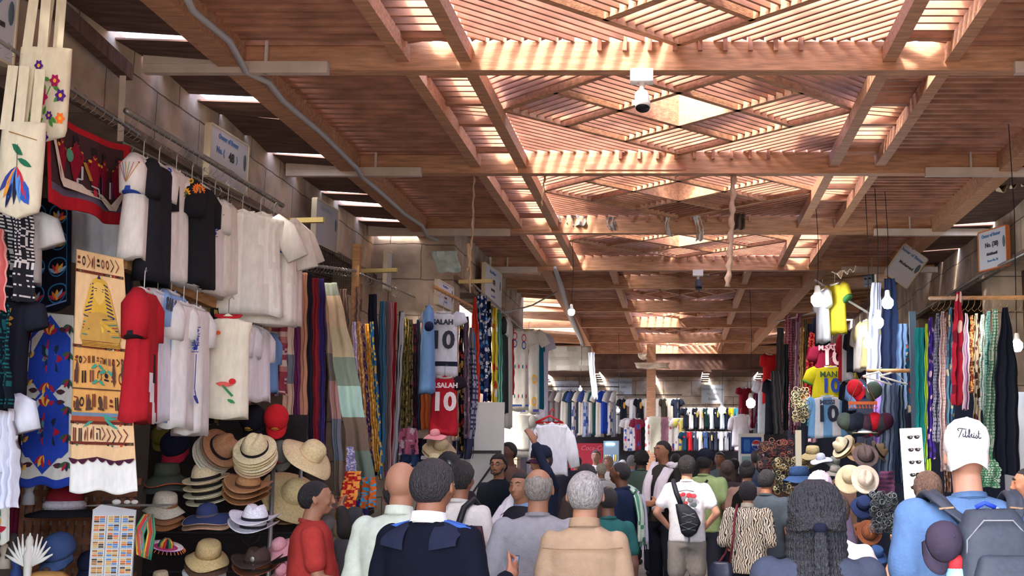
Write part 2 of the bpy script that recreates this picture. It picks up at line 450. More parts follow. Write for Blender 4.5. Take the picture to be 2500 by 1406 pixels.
# ================================================================ builders for cloth, garments, hats
def c3(*c): return srgb(*c)
def sheet(m, fn, nu, nv, colfn, th=0.006):
    fr = [[fn(i / nu, j / nv) for i in range(nu + 1)] for j in range(nv + 1)]
    o = len(m.v)
    nrm = (fr[0][nu] - fr[0][0]).cross(fr[nv][0] - fr[0][0])
    nrm = nrm.normalized() * th if nrm.length > 1e-9 else V(0, -th, 0)
    for row in fr: m.v += [tuple(p) for p in row]
    for row in fr: m.v += [tuple(p + nrm) for p in row]
    K = (nu + 1) * (nv + 1); W = nu + 1
    for j in range(nv):
        for i in range(nu):
            c = colfn((i + .5) / nu, (j + .5) / nv); a = o + j * W + i
            m.f.append([a, a + W, a + W + 1, a + 1]); m.c.append(c)
            a += K; m.f.append([a, a + 1, a + W + 1, a + W]); m.c.append(c)
    for j in range(nv):
        for i in (0, nu):
            a = o + j * W + i; c = colfn(i / nu * .98 + .01, (j + .5) / nv)
            q = [a, a + K, a + K + W, a + W]; m.f.append(q if i == 0 else q[::-1]); m.c.append(c)
    for i in range(nu):
        for j in (0, nv):
            a = o + j * W + i; c = colfn((i + .5) / nu, j / nv * .98 + .01)
            q = [a, a + 1, a + 1 + K, a + K]; m.f.append(q if j == 0 else q[::-1]); m.c.append(c)
def hsh(*a):
    x = math.sin(sum(v * k for v, k in zip(a, (12.9898, 78.233, 37.719, 9.17)))) * 43758.5453
    return x - math.floor(x)
# pattern functions take (u, v) in 0..1 and give a colour
def plain(*c): c = srgb(*c); return lambda u, v: c
def blocks(*pairs):                       # (height share, colour) ...
    tot = sum(p[0] for p in pairs)
    def f(u, v):
        a = 0
        for w, c in pairs:
            a += w / tot
            if v <= a: return srgb(c)
        return srgb(pairs[-1][1])
    return f
def vstr(cols, n):
    return lambda u, v: srgb(cols[int(u * n) % len(cols)])
def hstr(cols, n):
    return lambda u, v: srgb(cols[int(v * n) % len(cols)])
def check(a, b, nu, nv):
    def f(u, v):
        i = int(u * nu) % 2; j = int(v * nv) % 2
        return srgb(a) if (i + j) == 0 else (srgb(b) if (i + j) == 2 else srgb([(x + y) / 2 for x, y in zip(a, b)]))
    return f
def keff(a, b, nu=10, nv=30):             # checked headscarf: fine lattice with bold bars at the ends
    def f(u, v):
        if v > .8 and int(v * 60) % 2: return srgb(b)
        i = (u * nu) % 1 < .45; j = (v * nv) % 1 < .45
        return srgb(b) if (i or j) and hsh(int(u * nu * 2), int(v * nv * 2)) > .12 else srgb(a)
    return f
def blobs(base, cols, n=5, m=12, p=.5, seed=0):   # printed flowers / blotches
    def f(u, v):
        x = u * n; y = v * m; i = int(x); j = int(y)
        best = None
        for di in (-1, 0, 1):
            for dj in (-1, 0, 1):
                a = i + di; b_ = j + dj
                if hsh(a, b_, seed) < p:
                    cx = a + .2 + .6 * hsh(a, b_, seed + 1); cy = b_ + .2 + .6 * hsh(a, b_, seed + 2); r = .25 + .3 * hsh(a, b_, seed + 3)
                    if (x - cx) ** 2 + (y - cy) ** 2 < r * r: best = cols[int(hsh(a, b_, seed + 4) * len(cols)) % len(cols)]
        return srgb(best or base)
    return f
def cloth(name, label, cat, px, py0, py1, wpx, Y, pat, group=None, folds=3, amp=0.025, top=0.8, lean=0, res=(18, 60), yaw=0.0, fringe=None, th=0.006, sway=0.0, knot=False):
    """a length of cloth hung from its top edge; centre column px, from py0 to py1, width wpx in the picture at depth Y"""
    a = PY(px, py0, Y); b_ = PY(px + lean, py1, Y); h = a.z - b_.z; w = wpx * Y / FPX; dx = b_.x - a.x
    ph = hsh(px, py0) * 6
    def fn(u, v):
        k = lerp(top, 1, min(1, v * 2.5))
        if knot: k *= min(1, .25 + v * 9)
        x = (u - .5) * w * k + dx * v + sway * math.sin(v * 5 + ph) + .004 * math.sin(v * 31 + ph)
        y = amp * math.sin(u * 2 * PI * folds + ph + v * 1.3) * (0.5 + .6 * v) + .012 * math.sin(v * 7 + ph * 2 + u * 3)
        return V(x, y, -v * h + (.006 * math.sin(u * 9 + ph) if v > .98 else 0))
    m = MB(); sheet(m, fn, res[0], res[1], pat, th)
    o = m.obj(name, FAB, None, True)
    o.location = a; o.rotation_euler = (0, 0, yaw)
    tag(o, label, cat, group)
    if fringe:
        fm_ = MB(); fm_.cur = srgb(fringe); n = max(6, int(w / .018))
        for k in range(n):
            p = fn((k + .5) / n, 1); L = .07 + .02 * hsh(k, px)
            fm_.tube([p + V(0, 0, .004), p + V(.006 * math.sin(k * 3), 0, -L * .5), p + V(.012 * math.sin(k * 7), 0, -L)], .003, 4)
        fm_.obj('fringe', FAB, o)
    return o
def quadcloth(name, label, cat, TL, TR, BR, BL, pat, group=None, wave=.015, nw=3, res=(40, 40), droop=0.0, mats=None):
    """a cloth panel between four corners in space; returns the object and its surface function"""
    TL, TR, BR, BL = [V(*p) for p in (TL, TR, BR, BL)]
    n = (BL - TL).cross(TR - TL).normalized()
    def fn(u, v, off=0.0):
        p = TL.lerp(TR, u).lerp(BL.lerp(BR, u), v)
        return p + n * (wave * math.sin(u * nw * 2 * PI + 1) * (0.4 + .6 * v) + off) + V(0, 0, -droop * math.sin(PI * u) * (1 - v) + (-.01 * math.sin(u * 11) * v))
    if n.y > 0: n = -n
    m = MB(); sheet(m, lambda u, v: fn(u, v), res[0], res[1], pat, .006)
    o = m.obj(name, mats or FAB, None, True); tag(o, label, cat, group)
    return o, fn
class Motif:
    """small flat pieces sewn or printed on a cloth surface fn(u, v, off)"""
    def __init__(s, fn, off=.004): s.fn = fn; s.m = MB(); s.off = off; s.k = 0
    def p(s, pts, *c):
        s.k += 1
        s.m.add([s.fn(u, v, s.off + s.k * .00004) for u, v in pts], [tuple(range(len(pts)))], srgb(*c)); return s
    def disc(s, u, v, r, *c, asp=1.0, n=14): return s.p([(u + r * math.cos(2 * PI * k / n), v + r * asp * math.sin(2 * PI * k / n)) for k in range(n)], *c)
    def ring(s, u, v, r, w, *c, asp=1.0, n=20):
        for k in range(n):
            a, b_ = 2 * PI * k / n, 2 * PI * (k + 1) / n
            s.p([(u + q * math.cos(t), v + q * asp * math.sin(t)) for q, t in ((r, a), (r, b_), (r - w, b_), (r - w, a))], *c); s.k -= 1
        return s
    def rect(s, u0, v0, u1, v1, *c): return s.p([(u0, v0), (u1, v0), (u1, v1), (u0, v1)], *c)
    def line(s, pts, w, *c, asp=1.0):
        for (a, b_), (d, e) in zip(pts, pts[1:]):
            L = math.hypot(d - a, (e - b_) / asp) or 1; nx, ny = -(e - b_) / asp / L * w / 2, (d - a) / L * w / 2
            s.p([(a + nx, b_ + ny * asp), (d + nx, e + ny * asp), (d - nx, e - ny * asp), (a - nx, b_ - ny * asp)], *c)
        return s
    def leaf(s, u, v, L, w, ang, *c, asp=1.0):
        pts = []
        for t, q in ((0, 0), (.25, .8), (.55, 1), (.8, .6), (1, 0), (.8, -.6), (.55, -1), (.25, -.8)):
            x = t * L; y = q * w / 2
            pts.append((u + x * math.cos(ang) - y * math.sin(ang), v + (x * math.sin(ang) + y * math.cos(ang)) * asp))
        return s.p(pts, *c)
    def obj(s, name, parent, mt=None):
        o = s.m.obj(name, mt or FAB); o.parent = parent; o.matrix_parent_inverse = parent.matrix_basis.inverted(); return o
def text(parent, s, size, loc, col, rot=(PI / 2, 0, 0), shear=0.0, bold=0.0, name='lettering', ext=.0015, align='CENTER', spacing=1.0, sx=1.0, bend=None):
    cu = bpy.data.curves.new(name, 'FONT'); cu.body = s; cu.size = size; cu.extrude = ext; cu.align_x = align; cu.align_y = 'CENTER'; cu.shear = shear; cu.offset = bold; cu.space_character = spacing
    cu.resolution_u = 3
    t = bpy.data.objects.new(name, cu); COL.objects.link(t)
    dg = bpy.context.evaluated_depsgraph_get(); me = bpy.data.meshes.new_from_object(t.evaluated_get(dg))
    bpy.data.objects.remove(t)
    if bend:
        for v in me.vertices: v.co.z += bend(v.co.x)
    me.name = name; me.materials.clear(); me.materials.append(mat('ink_%d_%d_%d' % tuple(col), srgb(col), .6))
    o = bpy.data.objects.new(name, me); COL.objects.link(o); o.parent = parent; o.location = loc; o.rotation_euler = rot; o.scale = (sx, 1, 1)
    return o
def garment(name, label, cat, px, py0, py1, Y, w, yaw=0.0, pat=None, sleeve=.2, scol=None, group=None, depth=.07, flare=1.0, prints=(), collar=None, lean=0, hook=.12, X=None, long_=False, hem=None, sang=22, sdep=.55, side=()):
    """shirt, tunic or dress on a hanger: body, two sleeves, collar, hook"""
    P0 = PX(px, py0, X) if X is not None else PY(px, py0, Y)
    Y = P0.y; h = P0.z - PY(px, py1, Y).z
    t = empty(name, P0, (0, lean, yaw)); tag(t, label, cat, group)
    pat = pat or plain(230, 226, 220)
    n = 40; rings = []; vs = []
    ph = hsh(px, py0, 3) * 6
    prof = [(0.0, .17), (.012, .32), (.035, .62), (.06, .88), (.085, .98), (.12, .97), (.2, .90), (.35, .90)]
    prof += [(lerp(.35, 1, k / 9), lerp(.90, flare, k / 9)) for k in range(1, 10)]
    if h > .85: prof = [(a * (.7 / h if a < .3 else 1), b_) for a, b_ in prof]
    for (v, k) in prof:
        r = []
        for q in range(n):
            a = 2 * PI * q / n; c_, s_ = math.cos(a), math.sin(a)
            fold = 1 + (.10 * math.sin(a * 5 + ph + v * 2) + .07 * math.sin(a * 9 + ph * 2)) * min(1, v * 2.2)
            x = w / 2 * k * (abs(c_) ** .8) * (1 if c_ > 0 else -1)
            y = depth * (.45 if v < .05 else 1) * (abs(s_) ** .8) * (1 if s_ > 0 else -1) * fold * (1 + .5 * v)
            r.append(V(x, y, -v * h - (.02 * abs(c_) if v < .07 else 0) + (.012 * math.sin(a * 4 + ph) if v > .99 else 0)))
        rings.append(r)
    m = MB(); m.rings(rings)
    for i, f in enumerate(m.f):
        c = V(0, 0, 0)
        for q in f: c += V(*m.v[q])
        c /= len(f); m.c[i] = pat(min(.99, max(0, .5 + c.x / w)), min(.999, -c.z / h)) if c.y < .02 or True else m.c[i]
    m.obj('body', FAB, t, True)
    sc = srgb(scol) if scol else None
    if sleeve:
        for sd in (-1, 1):
            A = math.radians(sang + 6 * math.sin(ph + sd)); dirn = V(sd * math.sin(A), -.05, -math.cos(A))
            p0 = V(sd * w * .42, 0, -.045); L = sleeve
            m = MB(); pts = [p0 + V(-sd * .03, 0, .01), p0 + dirn * L * .3, p0 + dirn * L * .65, p0 + dirn * L]
            ra = .085 if not long_ else .07
            m.tube(pts, [ra * .5, ra, ra * .95, ra * .9 if not long_ else ra * .7], 14)
            m.v = [(x, y * sdep, z) for x, y, z in m.v]
            m.c = [sc or pat(.02 if sd < 0 else .98, .15)] * len(m.c)
            m.obj('sleeve', FAB, t, True)
            if hem:
                m = MB(); m.cur = srgb(hem); m.tube([p0 + dirn * (L - .02), p0 + dirn * (L + .002)], ra * .93 if not long_ else ra * .74, 14); m.v = [(x, y * .57, z) for x, y, z in m.v]; m.obj('cuff', FAB, t, True)
    m = MB(); m.cur = srgb(collar or (200, 196, 190)); m.tube([V(.075 * math.cos(a), .035 * math.sin(a) - .005, -.012 - .02 * (math.sin(a) < 0) * abs(math.sin(a))) for a in [k * PI / 8 for k in range(17)]], .009, 6); m.obj('collar', FAB, t, True)
    if hook:
        m = MB(); m.tube([V(0, 0, -.02), V(0, 0, hook - .03), V(.018, 0, hook - .01), V(.03, 0, hook - .03)], .003, 6); m.obj('hanger_hook', METAL, t)
    for k_, fnc in enumerate(side):
        sA = math.sin(math.radians(sang)); zf = lambda u: .5 + (u - .5) * 1.7
        M_ = Motif(lambda u0, v, off: (lambda u: V(-(w * .42 + sA * v * sleeve + .085 * math.sqrt(max(.05, 1 - ((u - .5) * .9 * 2) ** 2)) + .004 + off), -(u - .5) * 1.8 * .085 * sdep, -.02 - v * 2.2 * sleeve))(zf(u0)), .002)
        fnc(M_); M_.m.obj('sleeve_embroidery', FAB, t)
    for pr in prints: pr(t, w, h, depth)
    return t
def number(txt, size, z, col, shear=0.0, bold=.004, sx=1.0, x=0.0):
    def f(t, w, h, d): text(t, txt, size, (x, -d * 1.45 - .012, -z * h), col, bold=bold, name='printed_number' if txt[-1].isdigit() else 'printed_name', sx=sx)
    return f
def emb(fnc, name='embroidery'):
    def f(t, w, h, d):
        M_ = Motif(lambda u, v, off: V((u - .5) * w, -d * (1.12 + .5 * v) - .012 - off + .03 * (abs(u - .5) * 2) ** 2, -v * h)); fnc(M_); M_.m.obj(name, FAB, t)
    return f
# ---------------------------------------------------------------- hats
HATP = {
 'fedora': dict(crown=[(.095, 0), (.094, .03), (.088, .07), (.076, .10), (.052, .118), (.02, .108), (.001, .10)], brim=.155, curl=.012, dip=.02, pinch=.28),
 'cowboy': dict(crown=[(.098, 0), (.094, .05), (.086, .09), (.074, .112), (.04, .118), (.001, .102)], brim=.19, curl=.065, dip=.03, pinch=.25),
 'sun': dict(crown=[(.098, 0), (.1, .04), (.092, .08), (.07, .107), (.035, .12), (.001, .122)], brim=.23, curl=-.02, dip=.035, pinch=0),
 'bucket': dict(crown=[(.098, 0), (.094, .05), (.086, .085), (.078, .095), (.03, .1), (.001, .1)], brim=.165, curl=0, dip=.06, pinch=0),
}
def hat(style, label, px, py, wpx, Y, col, band=None, tilt=(0, 0, 0), group=None, under=None, n_stack=0, stack_cols=None, cord=False, badge=None, edge=None, stack_step=.022, slabel=None, X=None, ground=None, nohat=False, pat=None):
    P = HATP[style]; w = wpx * Y / FPX; k = w / (2 * P['brim'])
    t = empty('hat', PY(px, py, Y), tilt); tag(t, label, 'hat', group); t.scale = (k, k, k)
    ph = hsh(px, py) * 6; N_ = 36; straw = style in ('fedora', 'sun', 'cowboy')
    m = MB(); m.cur = srgb(col)
    def pin(p, r, a):
        f = max(0, (p.z - .045) / .08)
        s = 1 - P['pinch'] * f * max(0, math.cos(a + PI / 2)) ** 3
        dent = -.03 * f * math.exp(-(p.x / .03) ** 2) if P['pinch'] else 0
        return V(p.x * (1 - .22 * f * (P['pinch'] > 0)) * s, p.y * 1.1, p.z + dent)
    m.lathe(P['crown'], N_, fn=pin); m.obj('crown', KNIT, t, True)
    m = MB(); m.cur = srgb(col); R0, R1 = .09, P['brim']
    def br(r, a, up=0):
        q = (r - R0) / (R1 - R0); z = -P['dip'] * q * (1 if style in ('bucket', 'sun') else .3) + P['curl'] * q * q * abs(math.cos(a)) ** 2 + (.014 * math.sin(3 * a + ph) * q if style in ('sun', 'bucket') else 0)
        return V(r * math.cos(a), r * math.sin(a) * 1.08, z + up)
    rr = [lerp(R0, R1, i / 5) for i in range(6)]
    rings = [[br(r, 2 * PI * q / N_, .004) for q in range(N_)] for r in rr] + [[br(r, 2 * PI * q / N_) for q in range(N_)] for r in rr[::-1]]
    rings.append(rings[0]); m.rings(rings, cap=False)
    if under: 
        nf = N_ * 5
        for i in range(nf + N_, len(m.c)): m.c[i] = srgb(under)
    if pat:
        for i in range(len(m.c)): m.c[i] = pat(i % N_ / N_, (i // N_) / 12)
    m.obj('brim', KNIT, t, True)
    if edge:
        m = MB(); m.cur = srgb(edge); m.tube([br(R1, 2 * PI * q / N_, .002) for q in range(N_ + 1)], .0045, 5, False); m.obj('brim_edge', KNIT, t, True)
    if band:
        m = MB(); m.cur = srgb(band); zc = .012
        m.rings([[V(rad * math.cos(a), rad * 1.1 * math.sin(a), z) for a in [2 * PI * q / N_ for q in range(N_)]] for rad, z in ((.0985, zc - .008), (.0995, zc + .014), (.09, zc + .014), (.09, zc - .008), (.0985, zc - .008))], cap=False)
        m.obj('hat_band', FAB, t, True)
    if badge:
        m = MB(); m.cur = srgb(badge); m.ball((0, -.108, .045), .017, sc=(1, .3, 1.2)); m.obj('badge', METAL, t)
    if cord:
        m = MB(); m.cur = srgb(40, 34, 30); m.tube([V(-.085, -.02, -.004), V(-.06, -.06, -.09), V(0, -.08, -.125), V(.06, -.06, -.09), V(.085, -.02, -.004)], .0028, 6); m.obj('chin_cord', FAB, t, True)
    R_ = Euler(tilt).to_matrix(); up = R_ @ V(0, 0, 1)
    for i in range(n_stack):
        c = copy_tree(t)
        for ch in children(c):
            if ch.name.startswith(('crown', 'hat_band', 'badge', 'chin')) and False: pass
            if stack_cols and ch.name.startswith(('brim', 'crown')):
                me = ch.data.copy(); cc = srgb(stack_cols[i % len(stack_cols)]); k_ = len(me.color_attributes['Col'].data)
                me.color_attributes['Col'].data.foreach_set('color', list(cc) * k_); ch.data = me
        c.location = t.location - up * stack_step * (i + 1) * k + V(.006 * math.sin(i * 2 + ph), 0, 0)
        o_ = ('second from the top', 'third from the top', 'fourth from the top', 'fifth from the top', 'sixth from the top', 'at the bottom')[i]
        c['label'] = ((slabel or 'hat nested in the stack under the ' + label.split(' ', 1)[1]) + ', ' + o_)[:118]
        if len(c['label'].split()) > 16: c['label'] = (slabel or 'nested hat') + ', ' + o_
    return t
def ballcap(label, px, py, wpx, Y, col, bill=None, rot=(0, 0, 0), logo=None, group=None, name='baseball_cap', parent=None, k=None, drop=.022, skirt=None, arch=.03):
    w = wpx * Y / FPX; k = k or w / .19
    t = empty(name, PY(px, py, Y) if parent is None else (0, 0, 0), rot, parent)
    if parent is None: tag(t, label, 'cap', group)
    t.scale = (k, k, k)
    m = MB(); m.cur = srgb(col)
    m.lathe(([(.090, -skirt)] if skirt else []) + [(.093, 0), (.096, .02), (.094, .05), (.082, .085), (.055, .112), (.02, .124), (.001, .126)], 30, fn=lambda p, r, a: V(p.x, p.y * 1.12, p.z)); m.obj('crown', FAB, t, True)
    m = MB(); m.cur = srgb(bill or col)
    rg = []
    for j in range(2):
        for r in ([0, .35, .7, 1] if j == 0 else [1, .7, .35, 0]):
            rg.append([V(.088 * math.sin(a) * (1 - .08 * r), -.100 * abs(math.cos(a)) ** .7 - (.066 * r * math.cos(a) ** .5 if math.cos(a) > 1e-6 else 0), .004 - drop * r - arch * (math.sin(a)) ** 2 * (.3 + .7 * r) - j * .004 + .0) for a in [lerp(-PI / 2, PI / 2, q / 16) for q in range(17)]])
    rg.append(rg[0]); m.rings(rg, cap=False, closed=False); m.obj('bill', FAB, t, True)
    m = MB(); m.cur = srgb(bill or col); m.ball((0, 0, .127), .008, sc=(1, 1, .5)); m.obj('button', FAB, t, True)
    if logo:
        m = MB(); m.cur = srgb(logo); m.ball((0, -.103, .05), .02, sc=(1.2, .25, .7), n=8, m=6); m.tube([V(-.03, -.1, .032), V(0, -.108, .028), V(.03, -.1, .032)], .004, 5); m.obj('emblem', FAB, t, True)
    return t
# ================================================================ left side: signs, fittings, goods
def YX(px, X): return PX(px, 900, X).y
SIGNG = 'numbered stall signs'
def sign(px0, px1, pyt, pyb, X, label, lines, yaw_out=0.06, frame=(214, 200, 170), side=-1, lean=0.0, roll=0.0, board=(205, 208, 216)):
    """stall number board leaning out from the wall"""
    A = PX(px0, pyt, X); B = PX(px1, pyt, X); y0, y1 = sorted((A.y, B.y)); yc = (y0 + y1) / 2
    zt = PX((px0 + px1) / 2, pyt, X).z; zb = PX((px0 + px1) / 2, pyb, X).z; h = zt - zb; w = .1; an = (PI / 2 - yaw_out) if side < 0 else (-PI / 2 + yaw_out)
    pr_ = lambda q: (lambda zc: 1657 + FPX * q / zc)
    sx = lambda x, y: 1657 + FPX * x / (y * CP + ((zt + zb) / 2 - EYE) * SP)
    while abs(sx(X + math.cos(an) * w / 2, yc + math.sin(an) * w / 2) - sx(X - math.cos(an) * w / 2, yc - math.sin(an) * w / 2)) < abs(px1 - px0) and w < 1.2: w += .01
    t = empty('stall_sign', (X, yc, (zt + zb) / 2), (0, roll, (PI / 2 if side < 0 else -PI / 2) - (yaw_out if side < 0 else -yaw_out))); tag(t, label, 'sign', SIGNG)
    m = MB(); m.cur = srgb(board); m.box((-w / 2, -.012, -h / 2), (w / 2, .0, h / 2)); m.obj('board', COLORED, t)
    m = MB(); m.cur = srgb(frame)
    m.box((-w / 2 - .012, -.02, -h / 2), (-w / 2, .03, h / 2)); m.box((w / 2, -.02, -h / 2), (w / 2 + .012, .03, h / 2)); m.box((-w / 2, -.02, h / 2), (w / 2, .03, h / 2 + .012)); m.box((-w / 2, -.02, -h / 2 - .012), (w / 2, .03, -h / 2)); m.obj('frame', COLORED, t)
    for s_, size, x, z, col in lines: text(t, s_, size * h, (x * w, -.015, z * h), col, bold=.002)
    m = MB(); m.cur = srgb(90, 110, 120); m.ball((w * .42, -.014, h * .12), .05, sc=(.5, .1, 1.3)); m.obj('emblem', COLORED, t)
    m = MB(); m.bar((0, .0, 0), (0, .12, .05), .02, .02); m.obj('bracket', DARKM, t)
    return t
BL_, BK_ = (96, 130, 180), (60, 60, 66)
L48 = [('Owner of Bazaar', .13, -.04, .36, BL_), ('No. (', .17, -.24, .08, BL_), ('48', .26, .05, .06, BK_), (')', .17, .2, .08, BL_), ('Sayed Ragab Bakry', .10, -.02, -.22, BK_)]
def lns(no, nm): return [('Owner of Bazaar', .12, -.04, .37, BL_), ('No. (' + no + ')', .17, -.02, .12, BK_), (nm, .10, -.02, -.12, BK_), ('Bazaar No. ' + no, .08, 0, -.3, BL_)]
sign(-110, 38, -80, 128, -3.45, 'stall sign cut by the top left corner, above the flowered bag', [('No. (  )', .2, 0, .28, BL_), ('Mohamed Hassan', .12, -.04, -.06, BK_), ('Abdel Rahman', .08, 0, -.26, BK_)])
sign(512, 602, 330, 455, -3.38, 'white stall sign numbered 48 above the embroidered shirts', L48)
sign(770, 822, 500, 606, -3.4, 'faded blank looking stall sign with pink wooden edge', [('Owner of Bazaar', .11, -.04, .36, (150, 160, 180))], board=(176, 176, 182))
sign(943, 990, 625, 716, -3.38, 'stall sign above the rail of dark scarves, blue heading', lns('49', 'Mahmoud Saleh'))
sign(1068, 1104, 694, 750, -2.5, 'small stall sign over the pale football shirt', lns('50', 'Ahmed Ali'))
sign(1182, 1222, 656, 742, -2.5, 'stall sign high above the blue and white patterned cloth', lns('52', 'Ibrahim Aly'))
# hook rails on brackets
def rail(name, pts, r, label, hooks=0, hl=.09, posts=(), group=None, mt=METAL):
    t = empty(name, pts[0]); tag(t, label, 'rail', group)
    o = V(*pts[0]); P = [V(*p) - o for p in pts]
    MB().tube(P, r, 8).obj('bar', mt, t, True)
    if hooks:
        m = MB()
        for k in range(hooks):
            q = (k + .5) / hooks * (len(P) - 1); i = min(int(q), len(P) - 2); c = P[i].lerp(P[i + 1], q - i)
            m.tube([c + V(.0, 0, .02), c + V(.02, 0, .0), c + V(.01, 0, -hl * .5), c + V(-.015, 0, -hl * .8), c + V(.01, 0, -hl), c + V(.03, 0, -hl * .8)], .002, 5)
        x = m.obj('hooks', mt, t, True); x['kind'] = 'stuff'
    for p, q in posts: MB().bar(V(*p) - o, V(*q) - o, .035, .012).obj('post', PAINT, t)
    return t
rail('hook_rail', [PX(308, 270, -3.25), PX(500, 385, -3.25), PX(690, 502, -3.25)], .02, 'grey pipe rail full of wire hooks on the left wall', 26, .1, [(PX(300, 185, -3.5), PX(294, 345, -3.5)), (PX(664, 430, -3.5), PX(662, 505, -3.5))])
rail('hook_rail', [PX(300, 348, -3.3), PX(700, 545, -3.3)], .007, 'thin wire under the lintel with small hooks, over the shirts', 15, .06)
rail('hook_rail', [PX(-60, 60, -3.2), PX(340, 330, -3.3)], .01, 'thin hook wire over the dark red boat tapestry', 16, .06)
rail('hook_rail', [PX(700, 640, -3.1), PX(868, 662, -3.1)], .014, 'flat steel bar over the long coloured scarves', 20, .06)
rail('hook_rail', [PX(880, 668, -3.1), PX(1050, 742, -3.1)], .01, 'dark wire rail holding dark scarves beyond the post', 22, .09)
rail('hook_rail', [PX(1060, 700, -2.4), PX(1150, 748, -2.4)], .02, 'bamboo pole above the pale football shirt', 10, .08, mt=PLANK)
rail('hook_rail', [PX(1150, 690, -2.45), PX(1285, 812, -2.45)], .012, 'hook rail under the lintel of the projecting wall', 26, .08)
def plank(px0, py0, px1, py1, X, w, h, label, mt=PLANK, cat='plank', name='wooden_batten'):
    return tag(MB().bar(PX(px0, py0, X), PX(px1, py1, X), w, h).obj(name, mt), label, cat)
plank(300, 640, 655, 802, -3.05, .05, .075, 'long brown wooden batten holding the lower row of shirts')
plank(60, -50, 312, 178, -3.52, .07, .10, 'old brown timber along the stone at the top left', COVER)
YEL = mat('yellow_bracket', srgb(206, 184, 120), .7)
for a, lab in (((678, 540, 728, 545), 'yellow wooden bracket above the white dress'), ((880, 662, 925, 658), 'yellow wooden bracket past the faded sign'), ((1120, 688, 1160, 690), 'small yellow bracket near the projecting wall')):
    X = -3.3 if a[0] < 1000 else -2.5
    p = PX(a[0], a[1], X); q = V(p.x + .38, p.y, p.z + .01); tag(MB().bar(p, q, .05, .04).obj('bracket', YEL), lab, 'bracket')
# mesh screens below the lintel (wire netting)
def netting(name, P, n1, n2, label):
    m = MB(); a, b_, c_, d = [V(*p) for p in P]
    for k in range(n1 + 1): m.bar(a.lerp(b_, k / n1), d.lerp(c_, k / n1), .004, .004)
    for k in range(n2 + 1): m.bar(a.lerp(d, k / n2), b_.lerp(c_, k / n2), .004, .004)
    return tag(m.obj(name, DARKM), label, 'net')
netting('wire_netting', (PX(700, 560, -3.35), PX(868, 640, -3.35), PX(868, 730, -3.35), PX(700, 720, -3.35)), 34, 18, 'wire netting stretched behind the scarf tops on the left')
netting('wire_netting', (PX(1155, 690, -2.62), PX(1275, 790, -2.62), PX(1275, 830, -2.62), PX(1155, 770, -2.62)), 26, 8, 'wire netting at the far end of the left wall')
tag(MB().box((PX(858, 700, -3.2).x, PX(858, 700, -3.2).y, 0), (PX(858, 700, -3.2).x + .07, PX(858, 700, -3.2).y + .07, 3.75)).obj('post', PLANK), 'brown wooden post between the two scarf stalls on the left', 'post')
# long battens and gusset plates at the beam ends
for i, y in ((3, 8.06), (4, 11.07), (5, 14.07), (6, 16.9)):
    for sd in (-1, 1):
        xi = -2.35 if sd < 0 else 2.25; xo = -3.58 if sd < 0 else 3.58
        if i >= 5 and sd < 0: xo, xi = -2.63 if i > 5 else -3.58, -1.95
        t = empty('batten', (xi, y - .1, ZB + .02)); tag(t, 'cream painted batten bolted under the %s end of the %s cross beam' % ('left' if sd < 0 else 'right', ('nearest', 'second', 'third', 'fourth')[i - 3]), 'batten', 'cream battens at the beam ends')
        MB().box((min(0, xo - xi), -.03, -.06), (max(0, xo - xi), .03, .02)).obj('bar', PAINT, t)
        MB().bar(V(.42 * sd, .0, -.06), V(.42 * sd, .0, .26), .02, .02).obj('rod', PAINT, t)
        if sd < 0 and i < 6:
            MB().poly([V(xo - xi, -.04, .0), V(xo - xi, -.04, .42), V(xo - xi + .22, -.04, .42), V(xo - xi + .62, -.04, .0)], .02, V(0, -1, 0)).obj('gusset', PAINT, t)
# conduit wandering down the left edge beam, cable loops
pts = [PZ(x, y, ZB - .03) for x, y in ((440, -40), (470, 25), (560, 100), (600, 175), (655, 200), (690, 245), (790, 330), (870, 410), (885, 433), (930, 470), (985, 520), (1030, 550), (1042, 575), (1075, 590), (1120, 620), (1145, 640))]
tag(MB().tube(pts, .022, 8).obj('electrical_conduit', WIRE, None, True), 'pale grey conduit wandering along the left roof edge', 'conduit')
tag(MB().tube([PZ(x, y, ZB - .05) for x, y in ((1355, 655), (1370, 700), (1382, 740), (1400, 790), (1418, 830), (1432, 880), (1445, 930))], [.03, .045, .035, .05, .04, .03, .02], 8).obj('cable_bundle', WIRE, None, True), 'sagging bundle of grey cables along the far left roof edge', 'cable')
tag(MB().tube([PY(1165, 764, 17), PY(1240, 762, 17.5), PY(1300, 745, 18), PY(1360, 712, 18.5)], .012, 6).obj('cable', WIRE, None, True), 'thin cable looping from the left wall up to the roof', 'cable')
# ropes
def rope(pts, r, label, col=(176, 150, 120)):
    m = MB(); m.cur = srgb(col); P = [V(*p) for p in pts]; Q = []
    for i in range(len(P) - 1):
        for k in range(6): Q.append(P[i].lerp(P[i + 1], k / 6) + V(.006 * math.sin((i * 6 + k) * 1.9), 0, 0))
    Q.append(P[-1]); m.tube(Q, [r * (1 + .35 * math.sin(i * 2.1)) for i in range(len(Q))], 7)
    return tag(m.obj('rope', FAB, None, True), label, 'rope')
rope([PY(1157, 430, 11.1), PY(1155, 500, 11.1), PY(1152, 590, 11.1), PY(1147, 625, 11.1), PY(1148, 715, 11.1)], .009, 'thin brown rope hanging on the left beside the conduit end')
rope([PY(1143, 595, 11.1), PY(1146, 650, 11.1), PY(1140, 660, 11.1)], .018, 'short knotted rope end beside the thin hanging rope')
rope([PY(1330, 430, 11.1), PY(1325, 480, 11.1), PY(1322, 505, 11.1)], .009, 'short rope hanging over the torn plastic bag')
rope([PY(1791, 428, 11.1), PY(1788, 500, 11.1), PY(1785, 570, 11.1), PY(1782, 640, 11.1), PY(1776, 700, 11.1)], .026, 'thick frayed pale rope hanging from the second cross beam', (190, 160, 140))
